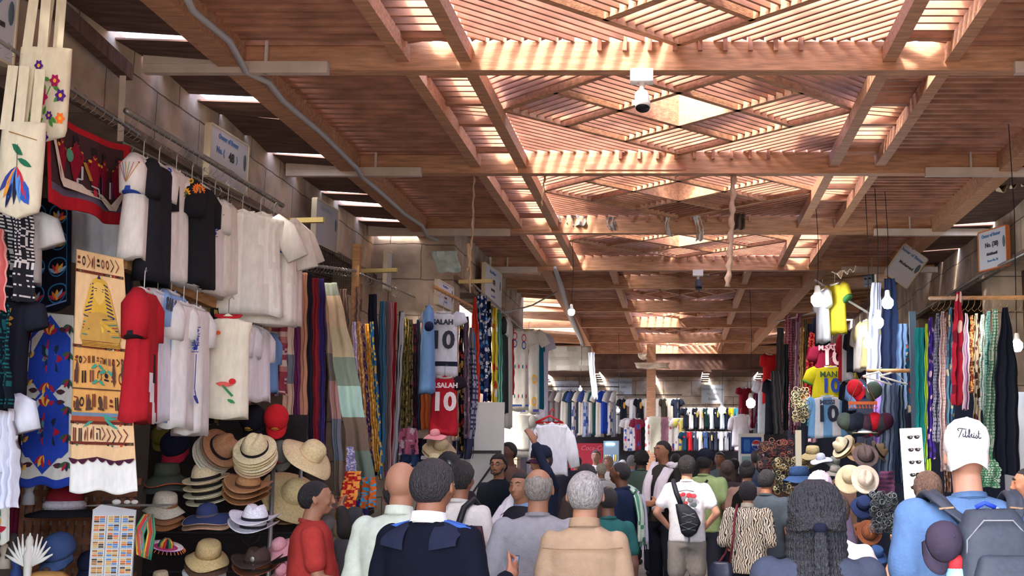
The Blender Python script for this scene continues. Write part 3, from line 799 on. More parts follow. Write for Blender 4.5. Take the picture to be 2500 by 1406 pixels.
def torn(px, py0, py1, wpx, Y, label, col=(150, 140, 134), seed=0):
    return cloth('torn_plastic', label, 'plastic', px, py0, py1, wpx, Y, lambda u, v: srgb([c + 30 * (hsh(int(u * 4), int(v * 5), seed) - .5) for c in col]), 'torn plastic hanging from the roof', folds=2, amp=.02, top=1.1, res=(10, 14), sway=.015, lean=6)
torn(1352, 492, 545, 50, 14.0, 'crumpled grey plastic bag caught under the third cross beam')
torn(1408, 515, 552, 32, 14.0, 'small grey plastic scrap right of the crumpled bag')
torn(1492, 530, 562, 22, 14.0, 'tiny grey scrap hanging mid beam', seed=2)
torn(1628, 530, 576, 12, 14.0, 'narrow white plastic strip over the beam centre', (210, 206, 200))
torn(1702, 520, 588, 18, 14.0, 'longer shiny strip of torn plastic beside the rope', (214, 212, 206))
torn(1800, 440, 560, 26, 13.9, 'dark ragged plastic hanging behind the thick rope', (96, 80, 72))
torn(1445, 860, 975, 14, 26, 'long twisted silvery plastic strip hanging at the far left opening', (214, 220, 226))
torn(1385, 845, 905, 110, 27, 'sagging grey tarpaulin under the far left opening', (160, 152, 136))
torn(1590, 885, 900, 80, 26, 'sagging cream cloth under the far roof', (206, 186, 160))
torn(1567, 862, 878, 20, 25, 'small cream paper cone under the far beam', (216, 196, 166))
torn(1088, 612, 665, 60, 13.0, 'translucent green plastic sheet at the left roof edge', (170, 186, 176))
# cctv cameras
def cctv(px, py, Y, s, label, body=(226, 224, 220)):
    t = empty('security_camera', PY(px, py, Y)); tag(t, label, 'camera', 'security cameras under the beams'); t.scale = (s, s, s)
    MB().box((-.09, -.06, -.04), (.09, .06, .06)).obj('junction_box', WHITE, t)
    m = MB(); m.tube([V(0, 0, -.04), V(0, 0, -.07), V(0, -.02, -.10)], [.035, .02, .022], 10); m.obj('mount', WHITE, t, True)
    m = MB(); m.cur = srgb(body); m.tube([V(0, .02, -.11), V(0, -.01, -.14), V(.01, -.06, -.24), V(.01, -.066, -.262)], [.03, .055, .062, .06], 16); m.obj('housing', COLORED, t, True)
    m = MB(); m.tube([V(.01, -.064, -.258), V(.01, -.069, -.27)], [.055, .055], 16); m.obj('lens', BLACK, t, True)
cctv(1567, 190, 8.0, .85, 'white security camera with square box under the nearest cross beam')
cctv(1704, 668, 16.8, .8, 'white security camera with dark lens under the fourth cross beam', (50, 54, 66))
# light bulbs (lit)
BULB = mat('lit_bulb', (1, 1, 1, 1), emis=((.86, .94, 1, 1), 22)); BULBG = mat('lit_bulb_green', (1, 1, 1, 1), emis=((.7, 1, .92, 1), 6))
def bulb(px, py, wpx, Y, label, ceil=4.43, mt=None, power=14, real=True):
    r = wpx * Y / FPX / 2; p = PY(px, py, Y); t = empty('light_bulb', p); tag(t, label, 'light bulb', 'hanging light bulbs')
    m = MB(); m.lathe([(.001, -r * 1.0), (r * .6, -r * .9), (r, -r * .3), (r, r * .5), (r * .75, r * .8)], 16); m.obj('globe', mt or BULB, t, True)
    m = MB(); m.lathe([(r * .76, r * .8), (r * .5, r * 1.3), (r * .42, r * 2.1), (r * .3, r * 2.3)], 12); m.obj('socket', WHITE, t, True)
    MB().tube([V(0, 0, r * 2.2), V(.02, 0, (ceil - p.z) * .6), V(0, 0, max(r * 3, ceil - p.z))], .004, 5).obj('cord', BLACK, t)
    if real:
        l = bpy.data.lights.new('bulb_light', 'POINT'); l.energy = power; l.color = (.80, .90, 1); l.shadow_soft_size = r
        lo_ = bpy.data.objects.new('bulb_light', l); COL.objects.link(lo_); lo_.parent = t; lo_.location = (0, -r * .2, -r * 1.25)
bulb(1395, 762, 17, 15.6, 'small green white bulb on a cord beside the left cable bundle', 4.43, BULBG, 2)
bulb(1996, 733, 32, 13.5, 'bulb hanging left of the yellow shirt on the right side', 4.43, None, 2.6)
bulb(2167, 740, 28, 12.6, 'bulb hanging highest in front of the white and navy cloths', 4.43, None, 2.6)
bulb(2143, 788, 28, 12.4, 'bulb just below the highest bulb on the right side', 4.43, None, 2.6)
bulb(2120, 838, 25, 12.4, 'lowest dim bulb of the right side group', 4.43, BULBG, 1.5)
bulb(2483, 845, 28, 10.0, 'bulb at the far right inside the shop', 4.43, None, 4)
bulb(1833, 985, 22, 20, 'bulb beside the white shirts over the crowd', 4.43, None, 4)
bulb(1763, 1001, 17, 27, 'distant bulb before the far t-shirt row', 4.43, None, 4)
bulb(1417, 950, 8, 27, 'tiny distant bulb by the left row of dresses', 4.43, None, 4, False)
bulb(1509, 1002, 8, 27, 'tiny distant bulb at the end of the dress row', 4.43, None, 4, False)

# ---------------------------------------------------------------- upper row of shirts, left stall
G1 = 'embroidered cotton shirts on the upper left rail'
CRM = (226, 220, 208); WHT = (232, 230, 228)
def e_fan(M):
    for k, c in enumerate(((190, 60, 60), (60, 90, 170), (200, 150, 40), (60, 140, 80), (190, 60, 60), (200, 150, 40))):
        M.line([(.5, .42), (.28 + k * .09, .16)], .012, *c, asp=.7)
    M.line([(.25, .15), (.75, .15)], .02, 190, 60, 60)
def e_star(M):
    for (u, v, r) in ((.5, .22, .16), (.32, .12, .08), (.66, .10, .07), (.5, .5, .08)):
        for k in range(10): M.leaf(u, v, r, r * .5, k * PI / 5, 40, 70, 170, asp=.7)
        M.disc(u, v, r * .35, 230, 228, 222, asp=.7)
def e_sun(M):
    for (u, v, r, c) in ((.4, .22, .17, (236, 170, 40)), (.72, .14, .14, (236, 120, 50)), (.55, .04, .07, (236, 170, 40))):
        for k in range(14): M.leaf(u, v, r, r * .35, k * PI / 7, *c, asp=.6)
        M.disc(u, v, r * .5, 40, 90, 60, asp=.6)
def e_palm(M):
    for k in range(7): M.leaf(.5, .3, .2, .05, -PI / 2 + (k - 3) * .55, 110, 84, 50, asp=.6)
    M.line([(.5, .3), (.52, .42)], .03, 120, 90, 60); M.disc(.55, .44, .05, 236, 140, 50)
def e_blue(M):
    for v in (.3, .42, .54):
        M.rect(.1, v, .9, v + .012, 40, 60, 150); M.rect(.1, v + .09, .9, v + .1, 40, 60, 150)
        for k in range(5):
            for q in range(6): M.leaf(.18 + k * .16, v + .05, .06, .03, q * PI / 3, 40, 60, 150, asp=.55)
def e_camel(M):
    M.leaf(.35, .25, .3, .1, 0, 220, 140, 50); M.disc(.5, .2, .07, 180, 50, 110); M.ring(.42, .28, .08, .03, 220, 140, 50, asp=.8); M.ring(.6, .28, .08, .03, 120, 80, 50, asp=.8); M.line([(.25, .36), (.75, .37)], .02, 40, 80, 170)
    M.disc(.35, .17, .05, 200, 40, 60)
def e_gold(M):
    for k in range(14): M.leaf(.3 + .4 * hsh(k, 1), .1 + .5 * hsh(k, 2), .1, .04, hsh(k, 3) * 6, 196, 168, 96, asp=.6)
def ush(px, py0, py1, X, label, yaw, w=.42, pat=None, prints=(), sl=.2, hem=None, grp=G1, side=(), **k):
    return garment('cotton_shirt', label, 'shirt', px, py0, py1, None, min(w, .40), math.radians(84 + yaw * .25), pat, sl, sang=9, sdep=.85, side=side, group=grp, prints=prints, X=X, hem=hem, depth=.055, **k)
ush(350, 383, 640, -3.0, 'white shirt with rainbow fan embroidery and blue hem, first on the upper rail', 52, side=[e_fan], hem=(50, 80, 170))
ush(388, 398, 690, -2.96, 'black shirt with white cuff stripes on the upper rail', 60, pat=plain(34, 34, 40))
ush(430, 415, 690, -3.0, 'white shirt with blue star embroidery on the upper rail', 48, side=[e_star])
ush(468, 440, 700, -3.0, 'plain white shirt with embroidered palm on its sleeve', 55, side=[e_palm])
ush(494, 450, 700, -2.94, 'black shirt with orange sunflower embroidery on the upper rail', 45, pat=plain(30, 30, 34), side=[e_sun])
ush(524, 480, 720, -3.0, 'white shirt with dense blue flower bands on the upper rail', 50, side=[e_blue], w=.5)
ush(556, 495, 720, -3.0, 'cream shirt with small palm print, left of the long white dresses', 58, pat=plain(*CRM), side=[e_palm])
garment('long_dress', 'long pleated cream dress hanging full length on the left', 'dress', 592, 512, 770, None, .56, math.radians(25), vstr([(228, 222, 212), (214, 208, 198)], 24), .3, group='pleated dresses on the upper left rail', X=-2.95, flare=1.05, depth=.1)
garment('long_dress', 'pleated cream dress with camel embroidery on its sleeve', 'dress', 636, 518, 790, None, .56, math.radians(32), vstr([(228, 222, 212), (216, 210, 200)], 24), .34, group='pleated dresses on the upper left rail', X=-2.9, flare=1.0, depth=.1, prints=[emb(e_camel)])
garment('long_dress', 'pleated cream dress with golden embroidery, last on the upper rail', 'dress', 668, 530, 790, None, .5, math.radians(45), vstr([(228, 222, 212), (216, 210, 200)], 24), .3, group='pleated dresses on the upper left rail', X=-2.95, flare=.95, depth=.1, prints=[emb(e_gold)])
cloth('shawl', 'pale shawl with pink and blue print under the camel dress', 'shawl', 628, 660, 800, 48, YX(628, -3.05), blobs((224, 218, 216), [(206, 100, 120), (110, 130, 190)], 4, 8, .5, 3), lean=-30)
# ---------------------------------------------------------------- lower row of shirts
G2 = 'shirts on the lower wooden batten'
def redkit(u, v):
    if v > .62 and abs(u - .5 - (v - .8) * .8) < .12: return srgb(236, 234, 232)
    if v > .5 and abs(u - .62) < .1: return srgb(40, 36, 40)
    return srgb(178, 34, 44)
ush(352, 702, 1030, -2.85, 'red football shirt with black cuffs on the lower batten', 62, .34, redkit, hem=(40, 34, 38), sl=.24, grp=G2)
def bw(u, v): return srgb(40, 44, 54) if (v + u * .3 > .42 and v + u * .3 < .52) else srgb(224, 226, 232)
ush(385, 705, 1030, -2.95, 'white football shirt with black diagonal flash behind the red one', 50, .5, bw, prints=[number('SALAH', .09, .13, (60, 60, 80))], grp=G2)
def lb(u, v): return srgb(60, 70, 110) if .56 < v + u * .2 < .6 else srgb(140, 174, 216)
ush(418, 708, 1030, -2.95, 'light blue football shirt on the lower batten', 48, .48, lb, grp=G2)
def e_lot(M):
    M.ring(.5, .3, .12, .04, 60, 80, 160, asp=.6); M.line([(.5, .42), (.45, .7), (.6, .8)], .04, 60, 80, 160, asp=.6); M.leaf(.4, .75, .3, .08, .3, 60, 80, 160, asp=.6)
ush(448, 735, 1045, -2.9, 'white loose shirt with a blue drawing near the hem', 42, .5, prints=[emb(e_lot)], grp=G2)
ush(480, 745, 1060, -2.9, 'white loose shirt with teal stitching at the collar', 46, .5, side=[e_blue], grp=G2)
cloth('sequin_scarf', 'black scarf with gold sequin print on the lower batten', 'scarf', 522, 752, 1035, 36, YX(522, -2.95), blobs((30, 28, 28), [(168, 134, 70), (120, 96, 56)], 3, 14, .6, 5))
t = garment('child_dress', 'cream child dress with red collar and embroidered parrot', 'dress', 558, 765, 1020, None, .30, math.radians(12), plain(230, 220, 196), .0, group=G2, X=-2.85, collar=(190, 40, 50), depth=.05, prints=[emb(lambda M: (M.leaf(.35, .68, .35, .12, .1, 226, 100, 90, asp=.4), M.disc(.68, .66, .07, 210, 50, 50, asp=.4), M.line([(.5, .7), (.7, .8)], .05, 60, 130, 80, asp=.4), M.leaf(.6, .83, .18, .08, .5, 60, 140, 80, asp=.4), M.disc(.35, .2, .05, 236, 110, 60, asp=.4), M.line([(.1, .02), (.1, .9)], .05, 190, 40, 50)))])
ush(588, 780, 980, -2.95, 'small pink and orange striped shirt on the lower batten', 58, .34, vstr([(236, 150, 160), (236, 170, 80)], 4), grp=G2, sl=.12)
ush(612, 790, 980, -2.9, 'plain white blouse near the end of the lower batten', 40, .42, plain(234, 232, 234), grp=G2)
ush(633, 795, 978, -2.9, 'plain white blouse at the very end of the lower batten', 46, .4, plain(228, 224, 230), grp=G2)
ush(655, 805, 960, -3.0, 'faded denim blue shirt beside the patterned carpet scarf', 55, .42, plain(110, 148, 196), grp=G2)
# white cloth behind the pharaoh hanging
quadcloth('plain_sheet', 'plain pale sheet hanging behind the boat tapestry', 'cloth', PY(176, 512, 7.2), PY(292, 540, 7.2), PY(296, 630, 7.2), PY(176, 640, 7.2), plain(206, 206, 212), wave=.01)
quadcloth('plain_sheet', 'black cloth edge right of the boat tapestry', 'cloth', PY(292, 500, 7.3), PY(325, 520, 7.3), PY(325, 720, 7.3), PY(292, 720, 7.3), plain(40, 38, 42), wave=.01)
# ---------------------------------------------------------------- tapestries
o, f = quadcloth('boat_tapestry', 'dark tapestry of people on a boat with a bright red border', 'tapestry', PX(112, 252, -3.15), PX(316, 356, -3.15), PX(308, 556, -3.15), PX(112, 492, -3.15), lambda u, v: srgb(178, 32, 44) if (v < .07 or v > .86 or u > .93 or u < .03) else (srgb(96, 90, 110) if v > .77 else srgb(70, 48, 50)), wave=.02, nw=2, droop=.04)
M = Motif(f, .008)
MR = (140, 24, 48); YW = (220, 170, 60); CR = (226, 214, 198)
for k, (u, v) in enumerate(((.16, .34), (.34, .3), (.52, .36), (.66, .36), (.86, .36))):
    M.disc(u, v - .14, .03, 44, 40, 46, asp=1.6); M.leaf(u, v - .12, .38, .11, PI / 2, *MR, asp=1.3)
    for q in (-1, 1): M.line([(u, v - .06), (u + q * .07, v + .04), (u + q * .05, v + .14)], .022, *MR, asp=1.3); M.disc(u + q * .05, v, .018, *YW)
    M.p([(u - .03, v - .08), (u, v - .03), (u + .03, v - .08), (u, v - .05)], *YW)
M.disc(.27, .38, .045, 90, 160, 130, asp=1.7); M.line([(.42, .4), (.48, .6)], .03, 176, 130, 60); M.line([(.4, .46), (.4, .62), (.36, .62), (.36, .74)], .018, 190, 190, 200); M.line([(.48, .66), (.56, .66), (.58, .78)], .018, 190, 190, 200)
for u in (.62, .8): M.line([(u, .5), (u, .7)], .02, 130, 60, 130)
M.line([(.77, .5), (.78, .7)], .022, *CR); M.line([(.92, .48), (.92, .62)], .02, *CR)
M.p([(.0, .2), (.05, .25), (.14, .55), (.2, .66), (.4, .68), (.44, .72), (.62, .70), (.8, .77), (.9, .62), (.92, .6), (.92, .66), (.86, .84), (.78, .84), (.6, .77), (.18, .76), (.12, .7), (.05, .4)], *CR)
M.rect(.5, .7, .54, .77, 190, 60, 80)
M.obj('applique', o)
# lotus panel
o, f = quadcloth('lotus_tapestry', 'black hanging with blue rings and orange lotus flowers', 'tapestry', PY(62, 480, 6.9), PY(174, 488, 6.9), PY(172, 748, 6.9), PY(52, 778, 6.9), lambda u, v: srgb(20, 22, 34), wave=.002)
M = Motif(f, .008); BLU = (48, 110, 160)
for k in range(4):
    v = .14 + k * .235
    for u in (.28, .74):
        M.ring(u, v, .2, .028, *BLU, asp=.44)
        cs = ((226, 120, 50), (230, 170, 60), (150, 170, 200), (190, 50, 60))
        for q in range(5): M.leaf(u, v + .055, .21, .075, -PI / 2 + (q - 2) * .55, *cs[(q + k) % 4], asp=.44)
        M.leaf(u, v + .03, .07, .05, PI / 2, *cs[(k + 2) % 4], asp=.44)
M.line([(.93, .03), (.93, .95)], .015, *BLU); M.line([(.05, .96), (.93, .95)], .015, 120, 140, 190)
M.obj('applique', o)
# blue geometric patchwork
o, f = quadcloth('patchwork_tapestry', 'tall blue, cream and red patchwork tapestry with star squares', 'tapestry', PY(80, 760, 6.8), PY(180, 770, 6.8), PY(172, 1190, 6.8), PY(46, 1186, 6.8), lambda u, v: srgb(38, 62, 150) if v > .95 or abs((u * 1.25 - .1) + 0) < 0 else srgb(206, 200, 188), wave=.002)
M = Motif(f, .008); RD, GR, DK, BU = (168, 34, 52), (58, 84, 60), (34, 44, 66), (38, 64, 160)
for k in range(2):
    v0 = .16 + k * .42
    M.p([(0, v0), (.45, v0 - .15), (.95, v0), (.95, v0 + .2), (.45, v0 + .36), (0, v0 + .2)], *BU)
    M.p([(.0, v0 + .015), (.45, v0 - .125), (.88, v0 + .02), (.88, v0 + .18), (.45, v0 + .33), (.0, v0 + .185)], 206, 200, 188)
    M.p([(.02, v0 - .02), (.1, v0 - .06), (.82, v0 - .06), (.95, v0 - .02), (.95, v0 + .22), (.82, v0 + .25), (.1, v0 + .25), (.02, v0 + .22)], *BU); M.rect(.1, v0 - .02, .82, v0 + .22, 206, 200, 188)
    for q in range(8): M.leaf(.46, v0 + .10, .33, .14, q * PI / 4, *((RD, DK)[q % 2]), asp=.34)
    for q in range(8): M.leaf(.46, v0 + .10, .17, .08, q * PI / 4 + PI / 8, *((DK, (90, 130, 140))[q % 2]), asp=.34)
    M.disc(.46, v0 + .1, .04, 120, 40, 50, asp=.34)
    for (u, v, s) in ((.46, v0 - .07, 1), (.46, v0 + .29, -1)):
        for q in range(5): M.leaf(u, v + .04 * s, .22, .09, (-PI / 2 + (q - 2) * .45) * s, *((RD, YW, RD, YW, RD)[q]), asp=.34)
        for d in (-1, 1): M.leaf(u + d * .2, v, .2, .09, 0 if d > 0 else PI, 70, 40, 50, asp=.34)
for k in range(6):
    v = .06 + k * .16
    for q in range(4): M.leaf(.93, v, .17, .07, PI / 2 + (q - 1.0) * .6, *((GR, DK, RD, GR)[q]), asp=.34)
    for q in range(3): M.leaf(.05, v + .05, .15, .06, -PI / 2 + (q - 1) * .6, *((GR, (90, 70, 80), YW)[q]), asp=.34)
M.obj('applique', o)
quadcloth('maroon_panel', 'dark maroon cloth strip at the left edge of the patchwork', 'cloth', PY(66, 770, 6.95), PY(84, 766, 6.95), PY(40, 1350, 6.95), PY(2, 1345, 6.95), plain(96, 22, 44), wave=.006)
o, f = quadcloth('patchwork_tapestry', 'bottom corner of a cream patchwork with red petals and maroon border', 'tapestry', PY(-40, 1130, 6.6), PY(24, 1140, 6.6), PY(22, 1325, 6.6), PY(-40, 1330, 6.6), plain(206, 200, 186), wave=.004)
M = Motif(f, .006)
for k in range(3):
    for q in range(6): M.leaf(.5, .2 + k * .3, .4, .2, q * PI / 3, *((RD, (60, 110, 90), YW)[q % 3]), asp=.4)
M.obj('applique', o)
# pharaoh hanging
OR1, OR2 = (232, 190, 142), (226, 164, 92)
def phc(u, v):
    if v > .87: return srgb(232, 228, 218)
    if v < .075: return srgb(226, 186, 136)
    if .40 < v < .71: return srgb(OR2)
    return srgb(OR1)
o, f = quadcloth('pharaoh_hanging', 'long orange cotton hanging printed with a pharaoh and hieroglyph bands', 'tapestry', PY(187, 608, 6.35), PY(300, 632, 6.35), PY(334, 1204, 6.35), PY(170, 1200, 6.35), phc, wave=.006, nw=1.5, res=(30, 100))
M = Motif(f, .008); BRN = (110, 50, 38); DKN = (44, 36, 40)
for v in (.085, .40, .715, .80):
    M.rect(.0, v - .004, 1, v + .008, *BRN)
    for k in range(14): M.rect(.03 + k * .07, v - .002, .06 + k * .07, v + .006, *((DKN, (60, 110, 80), (206, 190, 170), (190, 70, 40))[k % 4]))
def glyphs(v0, v1, n, seed):
    h = v1 - v0
    for k in range(n):
        u = .05 + k * .9 / n; q = int(hsh(k, seed) * 6); w = .6 / n; c = (BRN, DKN, (120, 70, 60))[k % 3]
        if q == 0: M.rect(u, v0, u + w * .3, v1, *c); M.rect(u + w * .5, v0, u + w * .8, v1, *c)
        elif q == 1: M.disc(u + w / 2, v0 + h * .3, w * .4, *c, asp=.3); M.rect(u, v0 + h * .6, u + w, v0 + h * .75, *c)
        elif q == 2: M.leaf(u, v1, h * 3, w * .5, -PI / 2 + .1, *c, asp=.3); M.rect(u + w * .6, v0, u + w * .8, v1, *c)
        elif q == 3: M.line([(u, v0), (u + w, v0 + h * .5), (u, v1)], .014, *c, asp=.3)
        elif q == 4: M.ring(u + w * .5, v0 + h * .5, w * .5, .014, *c, asp=.6)
        else: M.line([(u, v0 + h * .2), (u + w, v0 + h * .2), (u + w, v1)], .016, *c, asp=.3); M.rect(u, v0 + h * .5, u + w * .3, v1, *c)
glyphs(.015, .07, 9, 1); glyphs(.735, .79, 10, 2); glyphs(.44, .47, 12, 4); glyphs(.50, .55, 7, 5); glyphs(.60, .655, 9, 6)
GLD, NVY = (216, 168, 64), (46, 50, 84)
# figure: striped headcloth, face, collar, crossed arms
M.fn = lambda u, v, off: f(.5 + (u - .5) * 1.4, v, off)
M.p([(.36, .15), (.41, .115), (.5, .10), (.6, .115), (.65, .15), (.73, .27), (.64, .275), (.4, .275), (.27, .27)], *GLD)
for k in range(9):
    v = .13 + k * .016; e = .13 + max(0, k - 1) * .012
    M.line([(.5 - e, v + .01), (.5 - e * .55, v)], .018, *NVY, asp=.3); M.line([(.5 + e, v + .01), (.5 + e * .55, v)], .018, *NVY, asp=.3)
M.p([(.5, .09), (.47, .11), (.53, .11)], *NVY)
M.p([(.42, .14), (.46, .125), (.54, .125), (.585, .14), (.585, .185), (.55, .21), (.5, .222), (.455, .21), (.42, .185)], 232, 186, 96)
for s in (-1, 1): M.leaf(.5 + s * .045 - .028, .162, .056, .014, 0, *NVY, asp=.3); M.rect(.5 + s * .05 - .03, .151, .5 + s * .05 + .03, .154, *NVY)
M.leaf(.47, .197, .06, .012, 0, 150, 70, 40, asp=.4); M.rect(.49, .222, .515, .25, *GLD)
M.p([(.3, .262), (.5, .25), (.72, .262), (.78, .36), (.74, .38), (.26, .38), (.24, .36)], 196, 150, 76)
for k in range(7): M.line([(.29 - k * .004, .27 + k * .013), (.5, .285 + k * .012), (.73 + k * .006, .27 + k * .013)], .016, *((NVY, GLD, (60, 120, 110), (160, 60, 50))[k % 4]), asp=.3)
M.leaf(.3, .33, .3, .06, -.5, *GLD, asp=.3); M.leaf(.74, .33, .3, .06, PI + .5, *GLD, asp=.3); M.disc(.5, .325, .06, 230, 190, 70, asp=.3)
for k in range(8): M.line([(.27, .375 + k * .003), (.77, .375 + k * .003)], .01, *((BRN, GLD)[k % 2]), asp=.3)
TEA = (70, 150, 130)
M.fn = f
for (u, v, s) in ((.45, .475, 1), (.62, .49, 1.3), (.46, .54, 1), (.5, .685, 2.6)):
    M.leaf(u, v, .13 * s, .05, .5, *TEA, asp=.3); M.leaf(u, v, .13 * s, .05, PI - .5, *TEA, asp=.3); M.disc(u, v, .02, *GLD, asp=.3)
M.rect(.03, .675, .97, .69, 110, 130, 150); M.rect(.03, .69, .97, .71, 170, 80, 50); M.leaf(.2, .69, .6, .08, 0, *TEA, asp=.3); M.disc(.5, .69, .05, 230, 190, 60, asp=.3)
for u in (.1, .9, .75): M.leaf(u, .56, .12 * 3, .06, -PI / 2, 90, 60, 50, asp=.3); M.disc(u, .445, .02, *BRN, asp=.3)
for u in (.12, .3, .5, .85): M.leaf(u, .665, .18, .07, -PI / 2, 84, 62, 50, asp=.3); M.rect(u - .05, .655, u + .06, .665, 84, 62, 50)
M.rect(.02, .575, .98, .58, 90, 60, 50)
for k in range(7): M.p([(k / 7, .862)] + [(k / 7 + (1 / 7) * q / 6, .866 + .016 * math.sin(PI * q / 6)) for q in range(7)] + [((k + 1) / 7, .862)], 70, 30, 50)
M.obj('print', o)
# headscarves and tops at the left edge
cloth('checked_headscarf', 'black and white checked headscarf hanging at the top left edge', 'headscarf', 5, 345, 735, 120, 6.3, keff((225, 222, 222), (40, 40, 48), 16, 44), 'checked headscarves on the left wall', folds=2.5, amp=.05, res=(44, 90), lean=10, top=.5)
cloth('checked_headscarf', 'teal and black checked headscarf at the left edge', 'headscarf', 2, 740, 1000, 50, 6.2, keff((30, 100, 104), (20, 30, 40), 8, 24), 'checked headscarves on the left wall', folds=2, amp=.04, res=(24, 60), top=.8)
cloth('pink_scarf', 'sliver of a pink woven scarf at the far left edge', 'scarf', -4, 560, 760, 26, 6.15, vstr([(222, 110, 110), (236, 170, 160)], 8), folds=2)
def e_gm(M):
    for k in range(12): M.leaf(.5 + .1 * math.cos(k), .25 + .06 * math.sin(k * 2), .16, .08, k * .9, 190, 150, 60, asp=.6)
    M.disc(.5, .3, .13, 200, 160, 70, asp=.7); M.disc(.5, .22, .08, 216, 180, 90, asp=.7)
garment('t_shirt', 'white t-shirt with gold print hanging under the cream bag', 'shirt', 58, 512, 690, 6.5, .22, .2, plain(230, 228, 226), .16, prints=[emb(e_gm, 'gold_print')], depth=.06)
garment('t_shirt', 'black t-shirt with gold print near the left edge', 'shirt', 24, 722, 960, 6.4, .22, .15, plain(34, 36, 48), .14, prints=[emb(e_gm, 'gold_print')], depth=.06)
garment('t_shirt', 'white t-shirt low at the left edge beside the patchwork', 'shirt', -14, 950, 1150, 6.35, .26, .3, plain(226, 226, 234), .18, depth=.06)
cloth('shawl', 'white cotton shawl bunched under the left t-shirts', 'shawl', 10, 1000, 1240, 55, 6.3, plain(222, 222, 232), folds=3, amp=.04)
# tote bags
def tote(px0, px1, py0, py1, Y, label, strap_py, fn, sx=.5):
    a = PY((px0 + px1) / 2, py0, Y); w = (px1 - px0) * Y / FPX; h = a.z - PY(px0, py1, Y).z
    t = empty('tote_bag', a, (0, 0, .12)); tag(t, label, 'bag', 'cream tote bags at the top left')
    m = MB(); m.cur = srgb(224, 214, 188)
    n = 28; R = []
    for k in range(15):
        v = k / 14; z = -v * h; e = max(0, (v - .86) / .14); wd = w / 2 * (1 if v < .86 else math.sqrt(max(0.0, 1 - e ** 2)) * .3 + .7 * math.sqrt(max(0, 1 - e ** 4)))
        R.append([V(wd * (abs(math.cos(x)) ** .5) * (1 if math.cos(x) > 0 else -1), .035 * math.sin(x) * (1.2 if v > .2 else .6 + v * 3) * (1 - e * .6), z) for x in [2 * PI * q / n for q in range(n)]])
    m.rings(R); m.obj('body', FAB, t, True)
    sp = PY((px0 + px1) / 2, strap_py, Y).z - a.z
    for d, yy in ((-.04, -.02), (.015, .02)):
        m = MB(); m.cur = srgb(222, 212, 186); m.bar(V(d - w * .18, yy, -.04), V(d - .02, yy, sp), .045, .005, V(0, 1, 0)); m.bar(V(d + w * .12, yy, -.04), V(d + .03, yy, sp), .045, .005, V(0, 1, 0)); m.obj('strap', FAB, t)
    M_ = Motif(lambda u, v, off: V((u - .5) * w * .98, -.045 + .02 * (abs(u - .5) * 2) ** 3 - off, -v * h)); fn(M_); M_.m.obj('embroidery', FAB, t)
    return t
def flowers(M):
    G_ = (74, 140, 60)
    for (u, v, a) in ((.35, .75, -1.9), (.5, .8, -1.4), (.45, .6, -1.2), (.3, .95, -1.6), (.6, .6, -1.0)): M.line([(u, v), (u + .2 * math.cos(a), v + .2 * math.sin(a))], .02, *G_, asp=.8)
    for k in range(16): M.leaf(.2 + .6 * hsh(k, 5), .35 + .58 * hsh(k, 6), .13, .06, hsh(k, 7) * 6, *G_, asp=.8)
    for (u, v, r, c) in ((.45, .22, .09, (80, 40, 130)), (.78, .37, .1, (170, 30, 90)), (.9, .52, .1, (80, 40, 130)), (.55, .55, .13, (180, 30, 90)), (.92, .76, .09, (240, 120, 50)), (.12, .5, .09, (200, 40, 60)), (.72, .74, .07, (80, 40, 130)), (.65, .97, .1, (80, 40, 130)), (.1, .78, .06, (230, 160, 50)), (.18, .32, .06, (230, 120, 60))):
        for q in range(6): M.leaf(u, v, r, r * .7, q * PI / 3, *c, asp=.75)
        M.disc(u, v, r * .3, 240, 180, 60, asp=.75)
def bird(M):
    M.line([(.25, .12), (.9, .2)], .012, 150, 110, 60, asp=.8); M.leaf(.35, .25, .3, .1, .5, 40, 110, 80, asp=.8); M.leaf(.5, .4, .35, .08, .3, 40, 110, 80, asp=.8); M.line([(.48, .25), (.5, .5), (.42, .8)], .015, 60, 60, 60, asp=.8)
    for k, c in enumerate(((60, 70, 150), (230, 150, 60), (70, 120, 200), (40, 40, 60), (90, 150, 220), (200, 50, 60))): M.leaf(.5, .48, .5, .12, PI / 2 + (k - 2) * -.28 + .3, *c, asp=.8)
    M.leaf(.58, .62, .4, .22, .9, 50, 90, 180, asp=.8); M.leaf(.42, .65, .35, .1, 1.9, 30, 40, 80, asp=.8)
tote(52, 176, 118, 348, 5.7, 'cream tote bag embroidered with purple and red flowers, hanging topmost', -60, flowers)
tote(8, 112, 300, 534, 5.5, 'cream tote bag with a peacock embroidered in blue and green', 165, bird)

# ---------------------------------------------------------------- long scarves on the left
G3 = 'long scarves hanging on the left wall'
def scf(px, py0, py1, w, X, pat, label, **k):
    k.setdefault('folds', 2); return cloth('scarf', label, 'scarf', px, py0, py1, w, YX(px, X), pat, G3, **k)
ik = lambda u, v: srgb(*(((150, 66, 78), (206, 186, 170), (178, 120, 116), (150, 66, 78), (190, 170, 160))[int(v * 22) % 5])) if int(v * 7) % 2 or hsh(int(u * 9), int(v * 60)) > .6 else (srgb(226, 196, 176) if v > .32 and v < .4 else srgb(140, 60, 74))
scf(677, 655, 965, 46, -3.0, ik, 'maroon and cream patterned woven scarf, first of the long scarves', res=(24, 120), amp=.02)
GG, PCH, CRE, GRY, PNK = (136, 128, 120), (222, 184, 160), (224, 204, 186), (128, 132, 142), (228, 150, 140)
scf(703, 655, 1080, 27, -3.0, blocks((17, GG), (17, PNK), (18, CRE), (17, GRY), (35, PCH)), 'scarf of grey, salmon and cream blocks beside the maroon woven one', amp=.012)
scf(722, 662, 1085, 16, -2.98, plain(106, 46, 90), 'narrow purple scarf', amp=.01)
